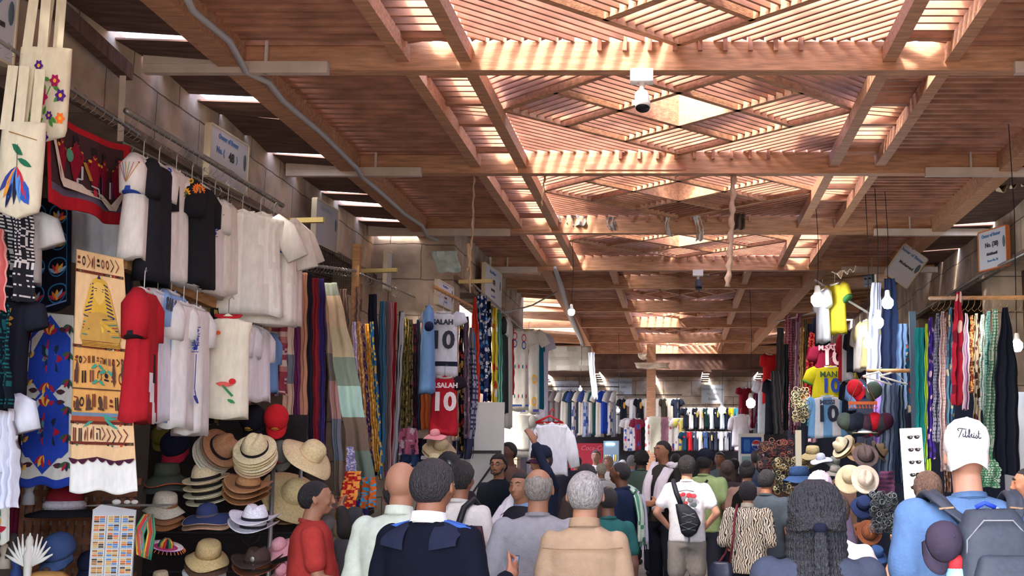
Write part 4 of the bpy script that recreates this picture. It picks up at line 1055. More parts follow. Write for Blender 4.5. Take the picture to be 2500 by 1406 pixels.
scf(741, 665, 1085, 19, -2.97, plain(206, 150, 122), 'peach scarf between the purple and the black one', amp=.012)
scf(757, 668, 1080, 14, -2.97, plain(46, 44, 56), 'narrow black scarf between peach and red', amp=.01)
scf(770, 678, 1090, 19, -2.96, plain(160, 50, 62), 'brick red scarf', amp=.012)
scf(786, 680, 1150, 15, -2.95, plain(74, 62, 128), 'violet blue scarf next to the brick red scarf', amp=.01)
scf(800, 705, 1210, 24, -2.9, blocks((12, PCH), (10, (190, 170, 150)), (10, GG), (12, (206, 160, 150)), (14, GRY), (12, (140, 120, 104))), 'peach and grey block scarf hanging behind the big green one', lean=28, fringe=(190, 160, 130), amp=.02)
big = blocks((6, (128, 132, 118)), (14, (186, 160, 132)), (13, (176, 160, 130)), (13, (118, 130, 116)), (14, (160, 190, 178)), (14, (118, 98, 84)), (14, (110, 122, 108)))
scf(808, 690, 1178, 52, -2.75, big, 'wide scarf of sage, tan and mint blocks pulled toward the crowd', lean=82, fringe=(206, 176, 140), amp=.02, folds=1.5, res=(24, 90), top=.6)
scf(838, 705, 900, 20, -3.1, plain(120, 92, 84), 'faded brown scarf high behind the sage one')
scf(850, 720, 880, 12, -3.1, plain(150, 130, 110), 'narrow tan scarf high behind the sage one')
scf(872, 700, 800, 14, -3.05, plain(150, 120, 110), 'short pinkish brown cloth on the post', top=.3)
gold = lambda a, b: (lambda u, v: srgb(b) if hsh(int(u * 6), int(v * 70), a[0]) > .62 else srgb(a))
scf(864, 785, 1070, 9, -2.95, gold((188, 170, 206), (226, 214, 230)), 'thin lilac shiny scarf', lean=12)
scf(874, 785, 1120, 11, -2.95, gold((190, 140, 90), (232, 196, 130)), 'thin gold shiny scarf nearest the lilac one', lean=20)
scf(885, 790, 1130, 9, -2.95, gold((84, 62, 120), (214, 160, 110)), 'thin purple and gold scarf', lean=22)
scf(896, 790, 1150, 12, -2.93, gold((206, 150, 60), (240, 200, 110)), 'thin orange gold scarf', lean=26)
scf(906, 785, 1170, 12, -2.93, gold((40, 110, 160), (214, 180, 90)), 'thin blue scarf with gold threads', lean=22)
scf(908, 718, 1160, 26, -3.05, plain(38, 40, 56), 'black plain scarf after the golden ones', lean=10, amp=.03)
scf(932, 735, 1130, 18, -3.0, plain(72, 120, 150), 'steel blue scarf next to the black one', lean=-2)
scf(946, 735, 1150, 12, -3.0, plain(140, 128, 136), 'grey lilac scarf', lean=-4)
scf(956, 738, 1165, 14, -3.0, vstr([(190, 110, 130), (200, 160, 160)], 6), 'pink striped scarf', lean=-10)
scf(966, 738, 1165, 8, -2.98, plain(178, 40, 56), 'thin crimson scarf beside the pink striped one', lean=-14)
scf(978, 760, 1150, 12, -2.98, plain(52, 54, 66), 'thin charcoal scarf behind the white one', lean=-14)
scf(983, 762, 1165, 11, -2.95, plain(206, 206, 214), 'thin white scarf', lean=-22)
leo = blobs((128, 116, 70), [(70, 60, 44), (190, 170, 100)], 5, 26, .6, 9)
scf(992, 775, 1050, 16, -3.0, leo, 'olive leopard print scarf', lean=-6, amp=.03)
scf(1003, 780, 1040, 14, -3.0, blobs((150, 134, 90), [(60, 56, 44)], 5, 26, .5, 4), 'second, paler leopard print scarf', lean=-2, amp=.03)
scf(1013, 790, 1060, 12, -3.0, blobs((64, 48, 62), [(160, 50, 90)], 3, 16, .5, 6), 'dark scarf with pink flowers', amp=.02)
scf(1022, 780, 1050, 11, -3.0, plain(84, 96, 120), 'slate blue scarf beside the flowered one')
scf(1038, 790, 1048, 21, -2.9, plain(216, 112, 62), 'plain bright orange scarf', amp=.015)
scf(1052, 800, 1050, 10, -2.95, plain(44, 38, 52), 'thin black scarf after the orange one')
for k, (px, c, lb_) in enumerate(((998, (210, 120, 150), 'pink lace scraps under the leopard scarves'), (1020, (36, 34, 44), 'black cloth bundle under the orange scarf'), (1000, (60, 80, 120), 'blue fabric bundle low behind the crowd'), (1062, (120, 150, 190), 'light denim garment below the straw hat'))):
    cloth('folded_cloth', lb_, 'cloth', px, 1045 + 25 * k, 1110 + 28 * k, 48, YX(px, -2.9), blobs(c, [tuple(int(x * .6) for x in c), (230, 220, 224)], 4, 5, .4, k), folds=2, amp=.05, res=(14, 16))
cloth('shiny_scarf', 'red scarf with gold edging draped low behind the red shirt man', 'scarf', 862, 1150, 1250, 44, 9.2, gold((178, 34, 34), (230, 150, 70)), G3, folds=2, lean=-20, res=(16, 24))
cloth('shiny_scarf', 'lilac metallic scarf folded to a point behind the fringe', 'scarf', 855, 1090, 1215, 22, 9.4, gold((140, 130, 170), (214, 206, 226)), G3, folds=2, lean=8)
cloth('shiny_scarf', 'orange and turquoise shiny scarf low in the stall', 'scarf', 898, 1165, 1240, 40, 9.6, gold((214, 104, 40), (60, 160, 200)), G3, folds=2, res=(16, 24))
# ---------------------------------------------------------------- football shirts and the next stall
JG = 'football shirts on the left wall'
def jersey_w(u, v): return srgb(40, 44, 60) if .80 < v < .835 + .05 * (2 * u - 1) ** 2 else srgb(214, 214, 222)
YJ = 12.6
garment('football_shirt', 'pale football shirt numbered 10 with dark block numerals', 'shirt', 1083, 758, 918, YJ, .32, .12, jersey_w, .11, group=JG, prints=[number('SALAH', .07, .19, (50, 52, 66)), number('10', .25, .47, (40, 44, 58), bold=.008, x=-.0)], depth=.04)
def jersey_r(u, v): return srgb(40, 30, 40) if u > .93 and v < .4 else srgb(178, 34, 48)
garment('football_shirt', 'red football shirt numbered 10 below the pale one', 'shirt', 1086, 916, 1062, YJ - .1, .29, .12, jersey_r, .10, group=JG, prints=[number('M.SALAH', .068, .18, (236, 214, 214), bold=.003), number('10', .25, .46, (236, 220, 220), bold=.010)], depth=.04)
garment('football_shirt', 'light blue football shirt seen edge-on beside the pale one', 'shirt', 1047, 745, 960, YJ - .3, .30, 1.78, plain(110, 150, 200), .22, group=JG, hem=(50, 60, 100), depth=.05)
G4 = 'cloths hanging at the projecting wall'
def sc4(px, py0, py1, w, Y, pat, label, nm='scarf', **k): k.setdefault('folds', 2); return cloth(nm, label, 'scarf', px, py0, py1, w, Y, pat, G4, **k)
sc4(1112, 780, 1075, 16, 13.0, gold((186, 176, 190), (230, 200, 150)), 'silvery scarf with golden glints right of the red football shirt')
sc4(1126, 765, 1100, 12, 13.2, blobs((24, 24, 28), [(190, 150, 80), (170, 60, 50)], 2, 26, .5, 8), 'black scarf with gold flower print')
sc4(1138, 772, 1070, 16, 13.5, blobs((120, 96, 110), [(90, 70, 90), (170, 150, 160)], 3, 24, .5, 4), 'mauve grey mottled scarf')
sc4(1150, 800, 1060, 12, 13.8, plain(120, 112, 112), 'plain taupe scarf')
cloth('checked_headscarf', 'grey checked headscarf with white tassels flaring to the right', 'headscarf', 1150, 850, 1120, 50, 13.6, keff((150, 150, 168), (60, 60, 84), 8, 22), G4, lean=-22, folds=2.5, amp=.06, res=(26, 50), fringe=(190, 186, 196), top=.3)
sc4(1168, 985, 1180, 24, 14.2, plain(128, 30, 52), 'deep red cloth behind the checked headscarf', lean=-10)
bwp = blobs((36, 60, 110), [(226, 232, 236), (226, 232, 236), (70, 150, 210)], 5, 24, .62, 12)
sc4(1160, 725, 985, 22, 14.4, plain(204, 70, 50), 'short vermilion cloth peeking at the top of the projecting wall', top=.2)
sc4(1176, 722, 960, 30, 14.6, bwp, 'blue and white boldly patterned cloth, nearest on the projecting wall', amp=.05, res=(24, 80))
sc4(1152 + 4, 812, 960, 10, 14.2, plain(90, 160, 214), 'sky blue cloth strip left of the bold pattern')
sc4(1192, 735, 980, 16, 15.4, blobs((20, 24, 34), [(226, 230, 234), (226, 230, 234), (40, 70, 150)], 3, 22, .6, 3), 'black and white boldly patterned cloth')
sc4(1184, 790, 980, 10, 15.3, plain(40, 56, 150), 'royal blue strip between the bold patterns')
sc4(1207, 752, 985, 14, 16.0, blobs((214, 190, 60), [(190, 60, 50), (230, 220, 200)], 2, 12, .25, 3), 'yellow cloth with red prints')
sc4(1219, 760, 985, 14, 16.5, plain(110, 170, 150), 'mint green cloth beside the yellow one', top=.5)
garment('long_tunic', 'dark green tunic edge-on before the white one', 'tunic', 1232, 775, 1010, 16.9, .45, 1.65, plain(48, 56, 58), .2, group=G4, depth=.05)
garment('long_tunic', 'long white tunic hanging edge-on on the projecting wall', 'tunic', 1240, 775, 1045, 17.0, .40, 1.6, plain(214, 216, 208), .25, group=G4, depth=.05)
sc4(1250, 800, 965, 10, 17.3, plain(180, 40, 52), 'narrow red cloth before the embroidered tunics')
def e_tun(M):
    for (u, v) in ((.3, .1), (.7, .12)): M.ring(u, v, .1, .03, 190, 60, 90, asp=.5); M.ring(u, v + .09, .1, .03, 50, 80, 150, asp=.5)
    for k in range(5): M.leaf(.15 + k * .17, .5, .12, .06, -PI / 2, *((190, 50, 90), (40, 120, 130))[k % 2], asp=.5); M.leaf(.15 + k * .17, .86, .12, .06, -PI / 2, *((190, 50, 90), (40, 120, 130))[k % 2], asp=.5)
    M.rect(.05, .93, .95, .95, 50, 80, 150)
def e_tun2(M):
    for v in (.06, .16, .27, .6, .86): M.ring(.4, v, .11, .04, *((230, 180, 60), (200, 60, 80), (50, 80, 150), (50, 80, 150), (50, 80, 150))[int(v * 7) % 5], asp=.5)
    for v in (.6, .86): M.ring(.75, v, .11, .04, 230, 170, 60, asp=.5)
    M.rect(.05, .95, .95, .98, 60, 70, 140)
garment('long_tunic', 'cream tunic with small red and teal embroidered flowers', 'tunic', 1266, 802, 1002, 18.0, .34, .35, plain(224, 220, 208), .2, group=G4, prints=[emb(e_tun)], depth=.05)
garment('long_tunic', 'cream tunic with coloured embroidered circles', 'tunic', 1291, 802, 1010, 18.6, .36, .2, plain(226, 222, 208), .24, group=G4, prints=[emb(e_tun2)], depth=.05)
garment('long_tunic', 'teal tunic at the wall corner', 'tunic', 1318, 820, 998, 19.5, .32, 1.5, plain(24, 104, 134), .2, group=G4, depth=.05)
garment('long_tunic', 'very pale lilac tunic at the wall corner behind the teal one', 'tunic', 1318, 812, 1085, 20.2, .34, .5, plain(214, 208, 226), .24, group=G4, depth=.05)
garment('long_tunic', 'grey white tunic hanging low left, in front of the white door', 'tunic', 1258, 1005, 1100, 18.4, .5, .4, plain(200, 200, 192), .2, group=G4, depth=.06)
garment('long_tunic', 'white skirt shaped garment hanging low beneath the circles tunic', 'tunic', 1282, 1010, 1115, 18.8, .44, .2, plain(212, 210, 206), .2, group=G4, depth=.06, flare=1.3)
garment('long_tunic', 'lilac white blouse above the hand of the man in the dark cap', 'tunic', 1322, 1030, 1180, 19.0, .44, .2, plain(216, 206, 224), .2, group=G4, depth=.06)
# white shirt on a red hanger in the crowd
hg = empty('coat_hanger', PY(1342, 1022, 12.5)); tag(hg, 'red plastic hanger holding up the white shirt', 'hanger')
MB().tube([V(-.14, 0, -.04), V(0, 0, .03), V(.14, 0, -.04), V(-.14, 0, -.04)], .012, 6).obj('bar', mat('red_plastic', srgb(200, 40, 40), .4), hg, True)
MB().tube([V(0, 0, .03), V(0, 0, .07), V(.03, 0, .10), V(.05, 0, .07)], .007, 6).obj('hook', mat('red_plastic'), hg, True)
garment('white_shirt', 'long white shirt on a red hanger held up in the crowd', 'shirt', 1347, 1030, 1160, 12.5, .34, .15, plain(240, 240, 246), .42, depth=.06, long_=True, sang=10, hook=0)
# white door panel with diagonal brace
dr = empty('door_panel', PX(1165, 980, -2.6)); tag(dr, 'off white metal door panel with a diagonal brace, behind the man with glasses', 'door')
a0, a1 = PY(1118, 1150, 14.2), PY(1222, 980, 15.0)
m = MB(); m.bar(V(0, 0, 0), V(1, 0, 0), .01, .01); m.v = []; m.f = []; m.c = []
dr.location = (-2.45, 14.25, 0)
MB().box((-.05, -.6, 0), (.52, -.56, 2.28)).obj('leaf', mat('offwhite_metal', srgb(206, 202, 194), .5, nz=.08, nscale=3), dr)
MB().box((.02, -.66, 1.72), (.5, -.6, 1.75)).obj('handle_bar', DARKM, dr)
MB().bar((.48, -.63, 1.7), (-.04, -.63, .95), .02, .02).obj('brace', DARKM, dr)
# ================================================================ hats and small goods, left stall
HG = 'hats on the left hat stand'
R_ = math.radians
def T(x, y=0, z=0): return (R_(x), R_(y), R_(z))
STR, STR2 = (226, 204, 160), (214, 190, 150)
YH = 8.2
hat('fedora', 'brown felt fedora with black band tilted right, top of its stack', 540, 1094, 104, YH, (176, 128, 92), (40, 30, 34), T(38, 52, 20), HG, n_stack=4, stack_cols=[(150, 120, 96), (196, 184, 164), (214, 206, 186), (220, 214, 196)], stack_step=.03, slabel='fedora nested behind the brown felt fedora')
hat('fedora', 'cream straw fedora with black band facing the aisle, top of its stack', 622, 1096, 100, YH - .1, (224, 204, 160), (30, 28, 30), T(42, 8, 0), HG, n_stack=5, stack_cols=[(226, 206, 160), (220, 198, 150), (230, 214, 176), (214, 190, 148), (206, 170, 136)], stack_step=.028, slabel='straw fedora nested under the cream fedora facing the aisle')
hat('fedora', 'cream straw fedora with wide brim left of the tan cowboy hats', 503, 1168, 108, YH, (230, 208, 168), (40, 34, 34), T(12, -6, 0), HG, n_stack=3, stack_cols=[(222, 204, 160), (226, 216, 180), (222, 210, 176)], stack_step=.05, slabel='straw hat stacked under the wide brimmed cream fedora')
hat('cowboy', 'tan felt cowboy hat with thin cord band', 605, 1185, 112, YH, (190, 140, 96), (90, 60, 40), T(14, 10, 0), HG, n_stack=2, stack_cols=[(180, 128, 84), (168, 116, 76)], stack_step=.05, slabel='tan cowboy hat stacked under the corded one', cord=False)
hat('bucket', 'off white soft bucket hat left of the navy sun hat', 402, 1232, 96, YH - .2, (206, 196, 172), None, T(12, 10, 0), HG, n_stack=2, stack_cols=[(150, 100, 66), (160, 104, 64)], stack_step=.05, slabel='brown bucket hat under the off white one')
hat('sun', 'navy sun hat with beaded band and straw edge', 506, 1258, 112, YH - .2, (56, 68, 108), (90, 80, 90), T(12, 0, 0), HG, edge=(206, 166, 140), n_stack=1, stack_cols=[(206, 160, 130)], stack_step=.05, slabel='pinkish straw hat under the navy sun hat')
hat('cowboy', 'bright white cowboy hat with thin black cord', 622, 1268, 118, YH - .3, (232, 228, 232), (40, 40, 44), T(8, 4, 0), HG, cord=True, n_stack=1, stack_cols=[(226, 222, 228)], stack_step=.06, slabel='white cowboy hat under the bright white one')
hat('bucket', 'sand coloured straw bucket hat below the navy sun hat', 508, 1352, 100, YH - .3, (206, 176, 122), None, T(22, 14, 0), HG, n_stack=3, stack_cols=[(92, 66, 52), (226, 222, 220), (210, 206, 210)], stack_step=.06, slabel='bucket hat stacked under the sand coloured one')
hat('cowboy', 'dark brown ranger hat with oval badge below the white cowboy hat', 628, 1372, 118, YH - .3, (74, 58, 50), (50, 38, 34), T(8, 0, 0), HG, badge=(206, 186, 170), n_stack=1, stack_cols=[(120, 70, 46)], stack_step=.06, slabel='reddish brown hat under the dark ranger hat')
hat('sun', 'pink sun hat at the foot of the stand behind the red shirt', 684, 1335, 84, YH - .2, (214, 150, 156), None, T(30, -20, 0), HG)
hat('sun', 'pink brim hanging low beside the red shirt', 690, 1395, 70, YH - .3, (210, 144, 150), None, T(40, -20, 0), HG)
hat('sun', 'wide cream sun hat with peach bow tilted to the right', 758, 1110, 140, 8.6, (228, 204, 156), (226, 190, 150), T(20, 40, 10), HG, cord=True)
hat('sun', 'wide straw sun hat tilted behind the red shirt man', 716, 1206, 150, 8.8, (214, 188, 136), (196, 170, 120), T(30, 50, 0), HG)
hat('fedora', 'tan straw hat behind the head of the red shirt man', 706, 1258, 100, 8.9, (190, 146, 96), (150, 100, 66), T(8, 0, 0), HG, n_stack=1, stack_cols=[(180, 140, 96)], stack_step=.03, slabel='tan straw hat under the one behind the red shirt man')
hat('bucket', 'olive green bucket hat with orange underside', 408, 1160, 100, YH, (70, 74, 62), None, T(8, 0, 0), HG, under=(206, 90, 60), edge=(200, 90, 60), n_stack=1, stack_cols=[(74, 78, 70)], stack_step=.05, slabel='second olive bucket hat under the first')
hat('bucket', 'beige bucket hat at the bottom edge of the picture', 392, 1412, 60, 7.6, (206, 184, 150), None, T(10, 0, 0), HG)
hat('sun', 'tan floppy hat hanging over the heads near the red football shirt', 1075, 1092, 84, 11.6, (176, 156, 122), None, T(28, 20, 0), HG, n_stack=1, stack_cols=[(190, 170, 136)], stack_step=.05, slabel='beige floppy hat under the tan floppy one')
hat('sun', 'small pink sun hat above the tan floppy hat', 1062, 1062, 56, 11.6, (226, 150, 158), None, T(15, 0, 0), HG)
hat('bucket', 'cream cap shaped hat behind the officer', 1060, 1122, 48, 11.4, (220, 206, 160), None, T(10, 0, 0), HG)
CG = 'caps hanging on the left stand'
def cp(label, px, py, w, Y, col, rot=(0, 0, 0), **k): return ballcap(label, px, py, w, Y, col, rot=rot, group=CG, **k)
cp('bright red cap with a gold emblem hanging beside the scarves', 675, 1022, 58, 8.5, (190, 34, 40), T(70, 0, 12), logo=(214, 150, 60))
cp('black cap with gold emblem left of the bright red cap', 622, 1028, 62, 8.5, (26, 26, 36), T(55, 0, -10), logo=(190, 150, 70))
cp('grey cap hanging under the red cap', 690, 1106, 52, 8.6, (112, 108, 100), T(70, 0, -10), logo=(170, 60, 50))
cp('navy cap with red bill edge above the olive bucket hat', 430, 1092, 66, 8.3, (22, 24, 44), T(40, 0, -6), bill=(150, 30, 50))
cp('dark yellow and grey cap left of the navy one', 392, 1066, 44, 8.6, (110, 96, 40), T(60, 0, 20))
cp('faded blue cap low in the dark shelf under the patchwork', 146, 1350, 76, 6.9, (52, 70, 106), T(30, 0, -14))
cp('dark blue cap beside the postcard rack', 222, 1378, 52, 7.2, (30, 36, 56), T(30, 0, -20))
cp('grey cap on the small pile behind the crowd', 800, 1290, 44, 9.6, (120, 112, 108), T(20, 0, 10))
cp('purple cap in the small pile', 872, 1258, 52, 9.9, (50, 40, 96), T(20, 0, 10))
cp('yellow cap in the small pile', 842, 1262, 44, 10.2, (206, 150, 50), T(20, 0, 0))
cp('tan cap in the small pile', 838, 1300, 46, 9.6, (156, 130, 100), T(20, 0, -20))
cp('charcoal cap in the small pile', 895, 1240, 44, 10.3, (50, 46, 46), T(20, 0, -20))
cp('light grey cap in the small pile', 868, 1300, 42, 9.8, (150, 146, 150), T(20, 0, 10))
# santa style hat
sh_ = empty('santa_hat', PY(158, 1228, 7.1)); tag(sh_, 'dark red hat with grey fur rim below the patchwork', 'hat')
m = MB(); m.cur = srgb(110, 24, 34); m.lathe([(.10, 0), (.095, .05), (.07, .09), (.02, .11), (.001, .11)], 20); m.obj('crown', FAB, sh_, True)
m = MB(); m.cur = srgb(176, 168, 176); m.lathe([(.09, -.01), (.115, -.035), (.115, .0), (.09, .02)], 20); m.obj('fur_rim', KNIT, sh_, True)
m = MB(); m.cur = srgb(20, 20, 26); m.lathe([(.09, -.03), (.2, -.06), (.2, -.075), (.09, -.07)], 24); m.obj('brim', FAB, sh_, True)
# steel hat stand poles and dark shelf structure
def pole(px, py0, py1, Y, r, label, mt=METAL): a = PY(px, py0, Y); b_ = PY(px, py1, Y); return tag(MB().tube([a, V(a.x, a.y, min(b_.z, a.z - .1))], r, 10).obj('stand_pole', mt, None, True), label, 'pole')
pole(668, 1120, 1800, 8.6, .016, 'steel pole of the hat stand by the white cowboy hat')
pole(735, 1130, 1800, 8.9, .014, 'steel pole behind the wide sun hats')
for k, (y, lab) in enumerate(((1200, 'upper'), (1300, 'middle'), (1395, 'lower'))):
    a = PY(360, y, 8.5); b_ = PY(740, y, 8.9); tag(MB().tube([a, b_], .007, 6).obj('stand_rod', DARKM), lab + ' horizontal rod of the hat stand', 'rod')
bk = MB(); bk.cur = srgb(64, 54, 48)
A, B_ = PY(340, 1010, 8.9), PY(770, 1010, 9.3)
bk.box((A.x, 9.1, 0), (B_.x, 9.13, A.z)); tag(bk.obj('stand_backing', mat('dark_cloth', srgb(44, 38, 38), .95, nz=.3, nscale=6)), 'dark cloth backing behind the hat stand', 'backing')
bs = MB(); p0, p1 = PY(60, 1190, 7.5), PY(345, 1190, 7.5)
for k in range(14): bs.box((p0.x + k * (p1.x - p0.x) / 14, 7.46, 0.4), (p0.x + (k + .6) * (p1.x - p0.x) / 14, 7.47, p0.z + .02))
for k in range(16): bs.box((p0.x, 7.44 + (k % 2) * .05, .45 + k * .07), (p1.x, 7.45 + (k % 2) * .05, .49 + k * .07))
tag(bs.obj('woven_screen', mat('brown_basketwork', srgb(108, 66, 44), .8, nz=.4, nscale=20)), 'dark brown woven screen behind the lower shelf', 'screen')
MB_ = MB().box((p0.x - .3, 7.0, 0), (p1.x, 7.5, .75)); tag(MB_.obj('counter', COVER), 'low dark counter under the left goods', 'counter')
# wire shelf with small white objects
sf = empty('wire_shelf', PY(210, 1235, 7.0)); tag(sf, 'thin wire shelf under the pharaoh hanging', 'shelf')
m = MB()
for k in range(5): m.tube([V(0, k * .05, 0), V(.42, k * .05, 0)], .003, 5)
m.tube([V(0, 0, 0), V(0, .2, 0), V(.42, .2, 0), V(.42, 0, 0)], .004, 5); m.obj('wires', METAL, sf)
for k, (px, w, l) in enumerate(((258, 16, 'dark star shaped trinket'), (284, 22, 'white oval trinket'), (310, 16, 'white folded trinket'), (328, 18, 'white round trinket'))):
    m = MB(); m.cur = srgb(*((30, 30, 34) if k == 0 else (214, 214, 210))); m.ball((0, 0, .015), w * 7 / 6000, sc=(1, .6, .6), n=12, m=8)
    o = m.obj('trinket', COLORED, None, True); o.location = PY(px, 1232, 7.0); tag(o, l + ' on the wire shelf', 'trinket', 'trinkets on the wire shelf')
# postcard rack
pr = empty('postcard_rack', PY(225, 1245, 6.9), (0, 0, .1)); tag(pr, 'clear hanging rack filled with picture postcards', 'rack')
W_ = 100 * 6.9 / FPX; H_ = (1406 - 1245) * 6.9 / FPX + .1
m = MB(); m.cur = srgb(196, 196, 200); m.box((0, .01, -H_), (W_, .02, .0)); m.poly([V(0, 0, 0), V(W_ * .2, 0, .03), V(W_, 0, 0)], .01); m.obj('backing', COLORED, pr)
random.seed(5)
for c in range(3):
    for r in range(9):
        u, z = .012 + c * W_ * .33, -.03 - r * .046; w2, h2 = W_ * .29, .04
        m = MB(); m.cur = srgb(226, 220, 204); m.box((u, -.004, z - h2), (u + w2, .002, z))
        for q in range(3):
            for s in range(2):
                cc = random.choice(((206, 150, 80), (160, 110, 60), (90, 130, 180), (200, 170, 110), (80, 60, 46), (210, 110, 60)))
                m.cur = srgb(cc); x = u + .004 + s * (w2 - .006) / 2; zz = z - h2 + .003 + q * .012
                m.box((x, -.006, zz), (x + (w2 - .012) / 2, -.003, zz + .010))
        o = m.obj('postcard', COLORED, pr)
        if c == 2 and r == 6: o['label'] = 'postcard with orange header'
# bead bracelets bundle and small sombrero
m = MB(); random.seed(3)
for k in range(16):
    m.cur = srgb(random.choice(((206, 120, 40), (60, 130, 90), (210, 170, 60), (40, 130, 160), (190, 60, 50))))
    x = (k % 4) * .012 - .02; m.tube([V(x, 0, 0), V(x - .035, -.02, -.07 - k * .004), V(x - .02, -.02, -.17 - k * .004), V(x + .02, -.02, -.19 - k * .004), V(x + .035, -.02, -.1), V(x + .01, 0, 0)], .006, 6)
o = m.obj('bead_necklaces', COLORED, None, True); o.location = PY(362, 1255, 7.0); tag(o, 'bundle of orange and green bead necklaces beside the postcards', 'necklaces', None, 'stuff')
sm = empty('small_sombrero', PY(404, 1335, 7.4), T(10, 14, 0)); tag(sm, 'tiny multicoloured knitted sombrero with fringed brim', 'hat')
m = MB(); m.lathe([(.045, 0), (.04, .03), (.02, .05), (.001, .052)], 16)
for i in range(len(m.c)): m.c[i] = srgb(((190, 50, 50), (40, 40, 44), (60, 130, 80), (220, 180, 60))[i % 4])
m.obj('crown', KNIT, sm, True)
m = MB(); m.lathe([(.04, .004), (.07, .0), (.1, .008), (.1, .003), (.07, -.006), (.04, -.002)], 24)
for i in range(len(m.c)): m.c[i] = srgb(((190, 60, 110), (230, 220, 210), (120, 60, 140))[(i // 24) % 3])
m.obj('brim', KNIT, sm, True)
m = MB(); m.cur = srgb(226, 120, 60)
for k in range(30): a = 2 * PI * k / 30; m.tube([V(.1 * math.cos(a), .1 * math.sin(a), .004), V(.116 * math.cos(a), .116 * math.sin(a), -.01)], .002, 4)
m.obj('fringe', FAB, sm)
# pale winged figurine
fg = empty('winged_figurine', PY(66, 1412, 6.7)); fg.scale = (.62, .62, .85); tag(fg, 'pale carved figurine with raised feathered wings, bottom left', 'figurine')
m = MB(); m.cur = srgb(206, 198, 184); m.lathe([(.05, -.05), (.05, -.02), (.03, 0), (.035, .08), (.045, .14), (.025, .18), (.03, .2), (.034, .23), (.02, .26), (.001, .265)], 14); m.obj('figure', COLORED, fg, True)
for s in (-1, 1):
    m = MB(); m.cur = srgb(214, 208, 196)
    for k in range(8): a = R_(20 + k * 14); m.tube([V(s * .03, 0, .08), V(s * (.03 + .1 * math.cos(a)), 0, .08 + .1 * math.sin(a)), V(s * (.03 + .19 * math.cos(a) ** 1.2 if a < PI / 2 else .0), 0, .08 + .2 * math.sin(a))], [.012, .014, .005], 6)
    m.obj('wing', COLORED, fg, True)
gd = empty('gold_pot', PY(112, 1425, 6.8)); tag(gd, 'gold ribbed ornament at the bottom left edge', 'ornament')
m = MB(); m.cur = srgb(176, 130, 70); m.lathe([(.02, 0), (.09, .01), (.11, .035), (.08, .06), (.03, .07), (.001, .07)], 24, fn=lambda p, r, a: V(p.x * (1 + .08 * math.cos(8 * a)), p.y * (1 + .08 * math.cos(8 * a)), p.z)); m.obj('shell', COLORED, gd, True)
m = MB(); m.cur = srgb(60, 44, 34); m.lathe([(.03, .07), (.02, .085), (.001, .09)], 12); m.obj('knob', COLORED, gd, True)
for k, (x, y, c, l) in enumerate(((30, 1340, (70, 60, 56), 'dark small statue left of the winged figurine'), (12, 1365, (176, 160, 140), 'small beige statue at the bottom left corner'), (40, 1395, (40, 60, 110), 'small blue box beneath the winged figurine'), (70, 1210, (150, 146, 150), 'grey bust low behind the maroon cloth'))):
    m = MB(); m.cur = srgb(c); m.lathe([(.035, -.05), (.03, 0), (.02, .02), (.03, .05), (.022, .08), (.001, .09)], 12); o = m.obj('statuette', COLORED, None, True); o.location = PY(x, y, 6.9); tag(o, l, 'statuette', 'small souvenirs at the bottom left')
# ================================================================ right side
sign(2392, 2458, 560, 655, 3.42, 'stall sign numbered 38 with orange frame on the right wall', lns('38', 'Abdelhamid'), side=1, frame=(206, 120, 70), yaw_out=.35)
t = sign(2180, 2246, 606, 692, 2.85, 'crooked stall sign hanging loose over the right row', [('Owner of Bazaar', .12, -.04, .36, BL_), ('Mohamed', .12, 0, .02, BK_)], side=1, yaw_out=1.1, roll=R_(38))
sign(2105, 2135, 668, 700, 2.9, 'small pale sign high behind the yellow shirt', lns('40', ''), side=1, yaw_out=.9)
hookw = rail('hook_rail', [PX(2560, 590, 3.45), PX(2400, 668, 3.45), PX(2240, 765, 3.45)], .016, 'thick coil of wire hooks under the right wall lintel', 46, .05)
rail('hook_rail', [PY(2270, 728, 11.5), PY(2520, 726, 9.5)], .018, 'round wooden rail inside the right shop', 16, .12, mt=PLANK)
rail('hook_rail', [PY(2118, 905, 12.6), PY(2235, 905, 12.0)], .02, 'wooden rail with empty white hangers on the right', 0, mt=PLANK)
for k, (x, l) in enumerate(((2145, 'left'), (2185, 'right'))):
    hg = empty('coat_hanger', PY(x, 912, 12.3), (0, R_(14), .3)); tag(hg, 'empty white plastic hanger, %s one on the wooden rail' % l, 'hanger', 'empty white hangers')
    MB().tube([V(-.16, 0, -.07), V(0, 0, .02), V(.16, 0, -.07), V(-.16, 0, -.07)], .01, 6).obj('bar', WHITE, hg, True); MB().tube([V(0, 0, .02), V(0, 0, .05), V(.02, 0, .07)], .004, 5).obj('hook', METAL, hg)
tag(MB().tube([PY(1898, 785, 19.8), PY(1992, 762, 16.3)], .014, 6).obj('hanging_rail', METAL), 'steel rail over the far right row of scarves', 'rail')
tag(MB().tube([PY(1990, 684, 14.3), PY(2130, 770, 13.3)], .014, 6).obj('hanging_rail', METAL), 'steel rail holding the high yellow and white shirts', 'rail')
GR_ = 'long scarves in the right shop'
def sr(px, py0, py1, w, Y, pat, label, **k): k.setdefault('folds', 2); k.setdefault('top', .35); k.setdefault('res', (28, 110)); return cloth('scarf', label, 'scarf', px, py0, py1, w, Y, pat, GR_, **k)
sr(2245, 800, 1130, 26, 10.5, plain(20, 116, 116), 'plain teal scarf at the left end of the right shop', top=.9, lean=8)
sr(2262, 790, 1150, 12, 10.4, plain(176, 206, 60), 'thin lime scarf next to the teal one', lean=2)
sr(2272, 775, 1120, 18, 10.3, blobs((60, 40, 130), [(206, 170, 190), (40, 30, 60)], 3, 24, .4, 3), 'purple dotted scarf')
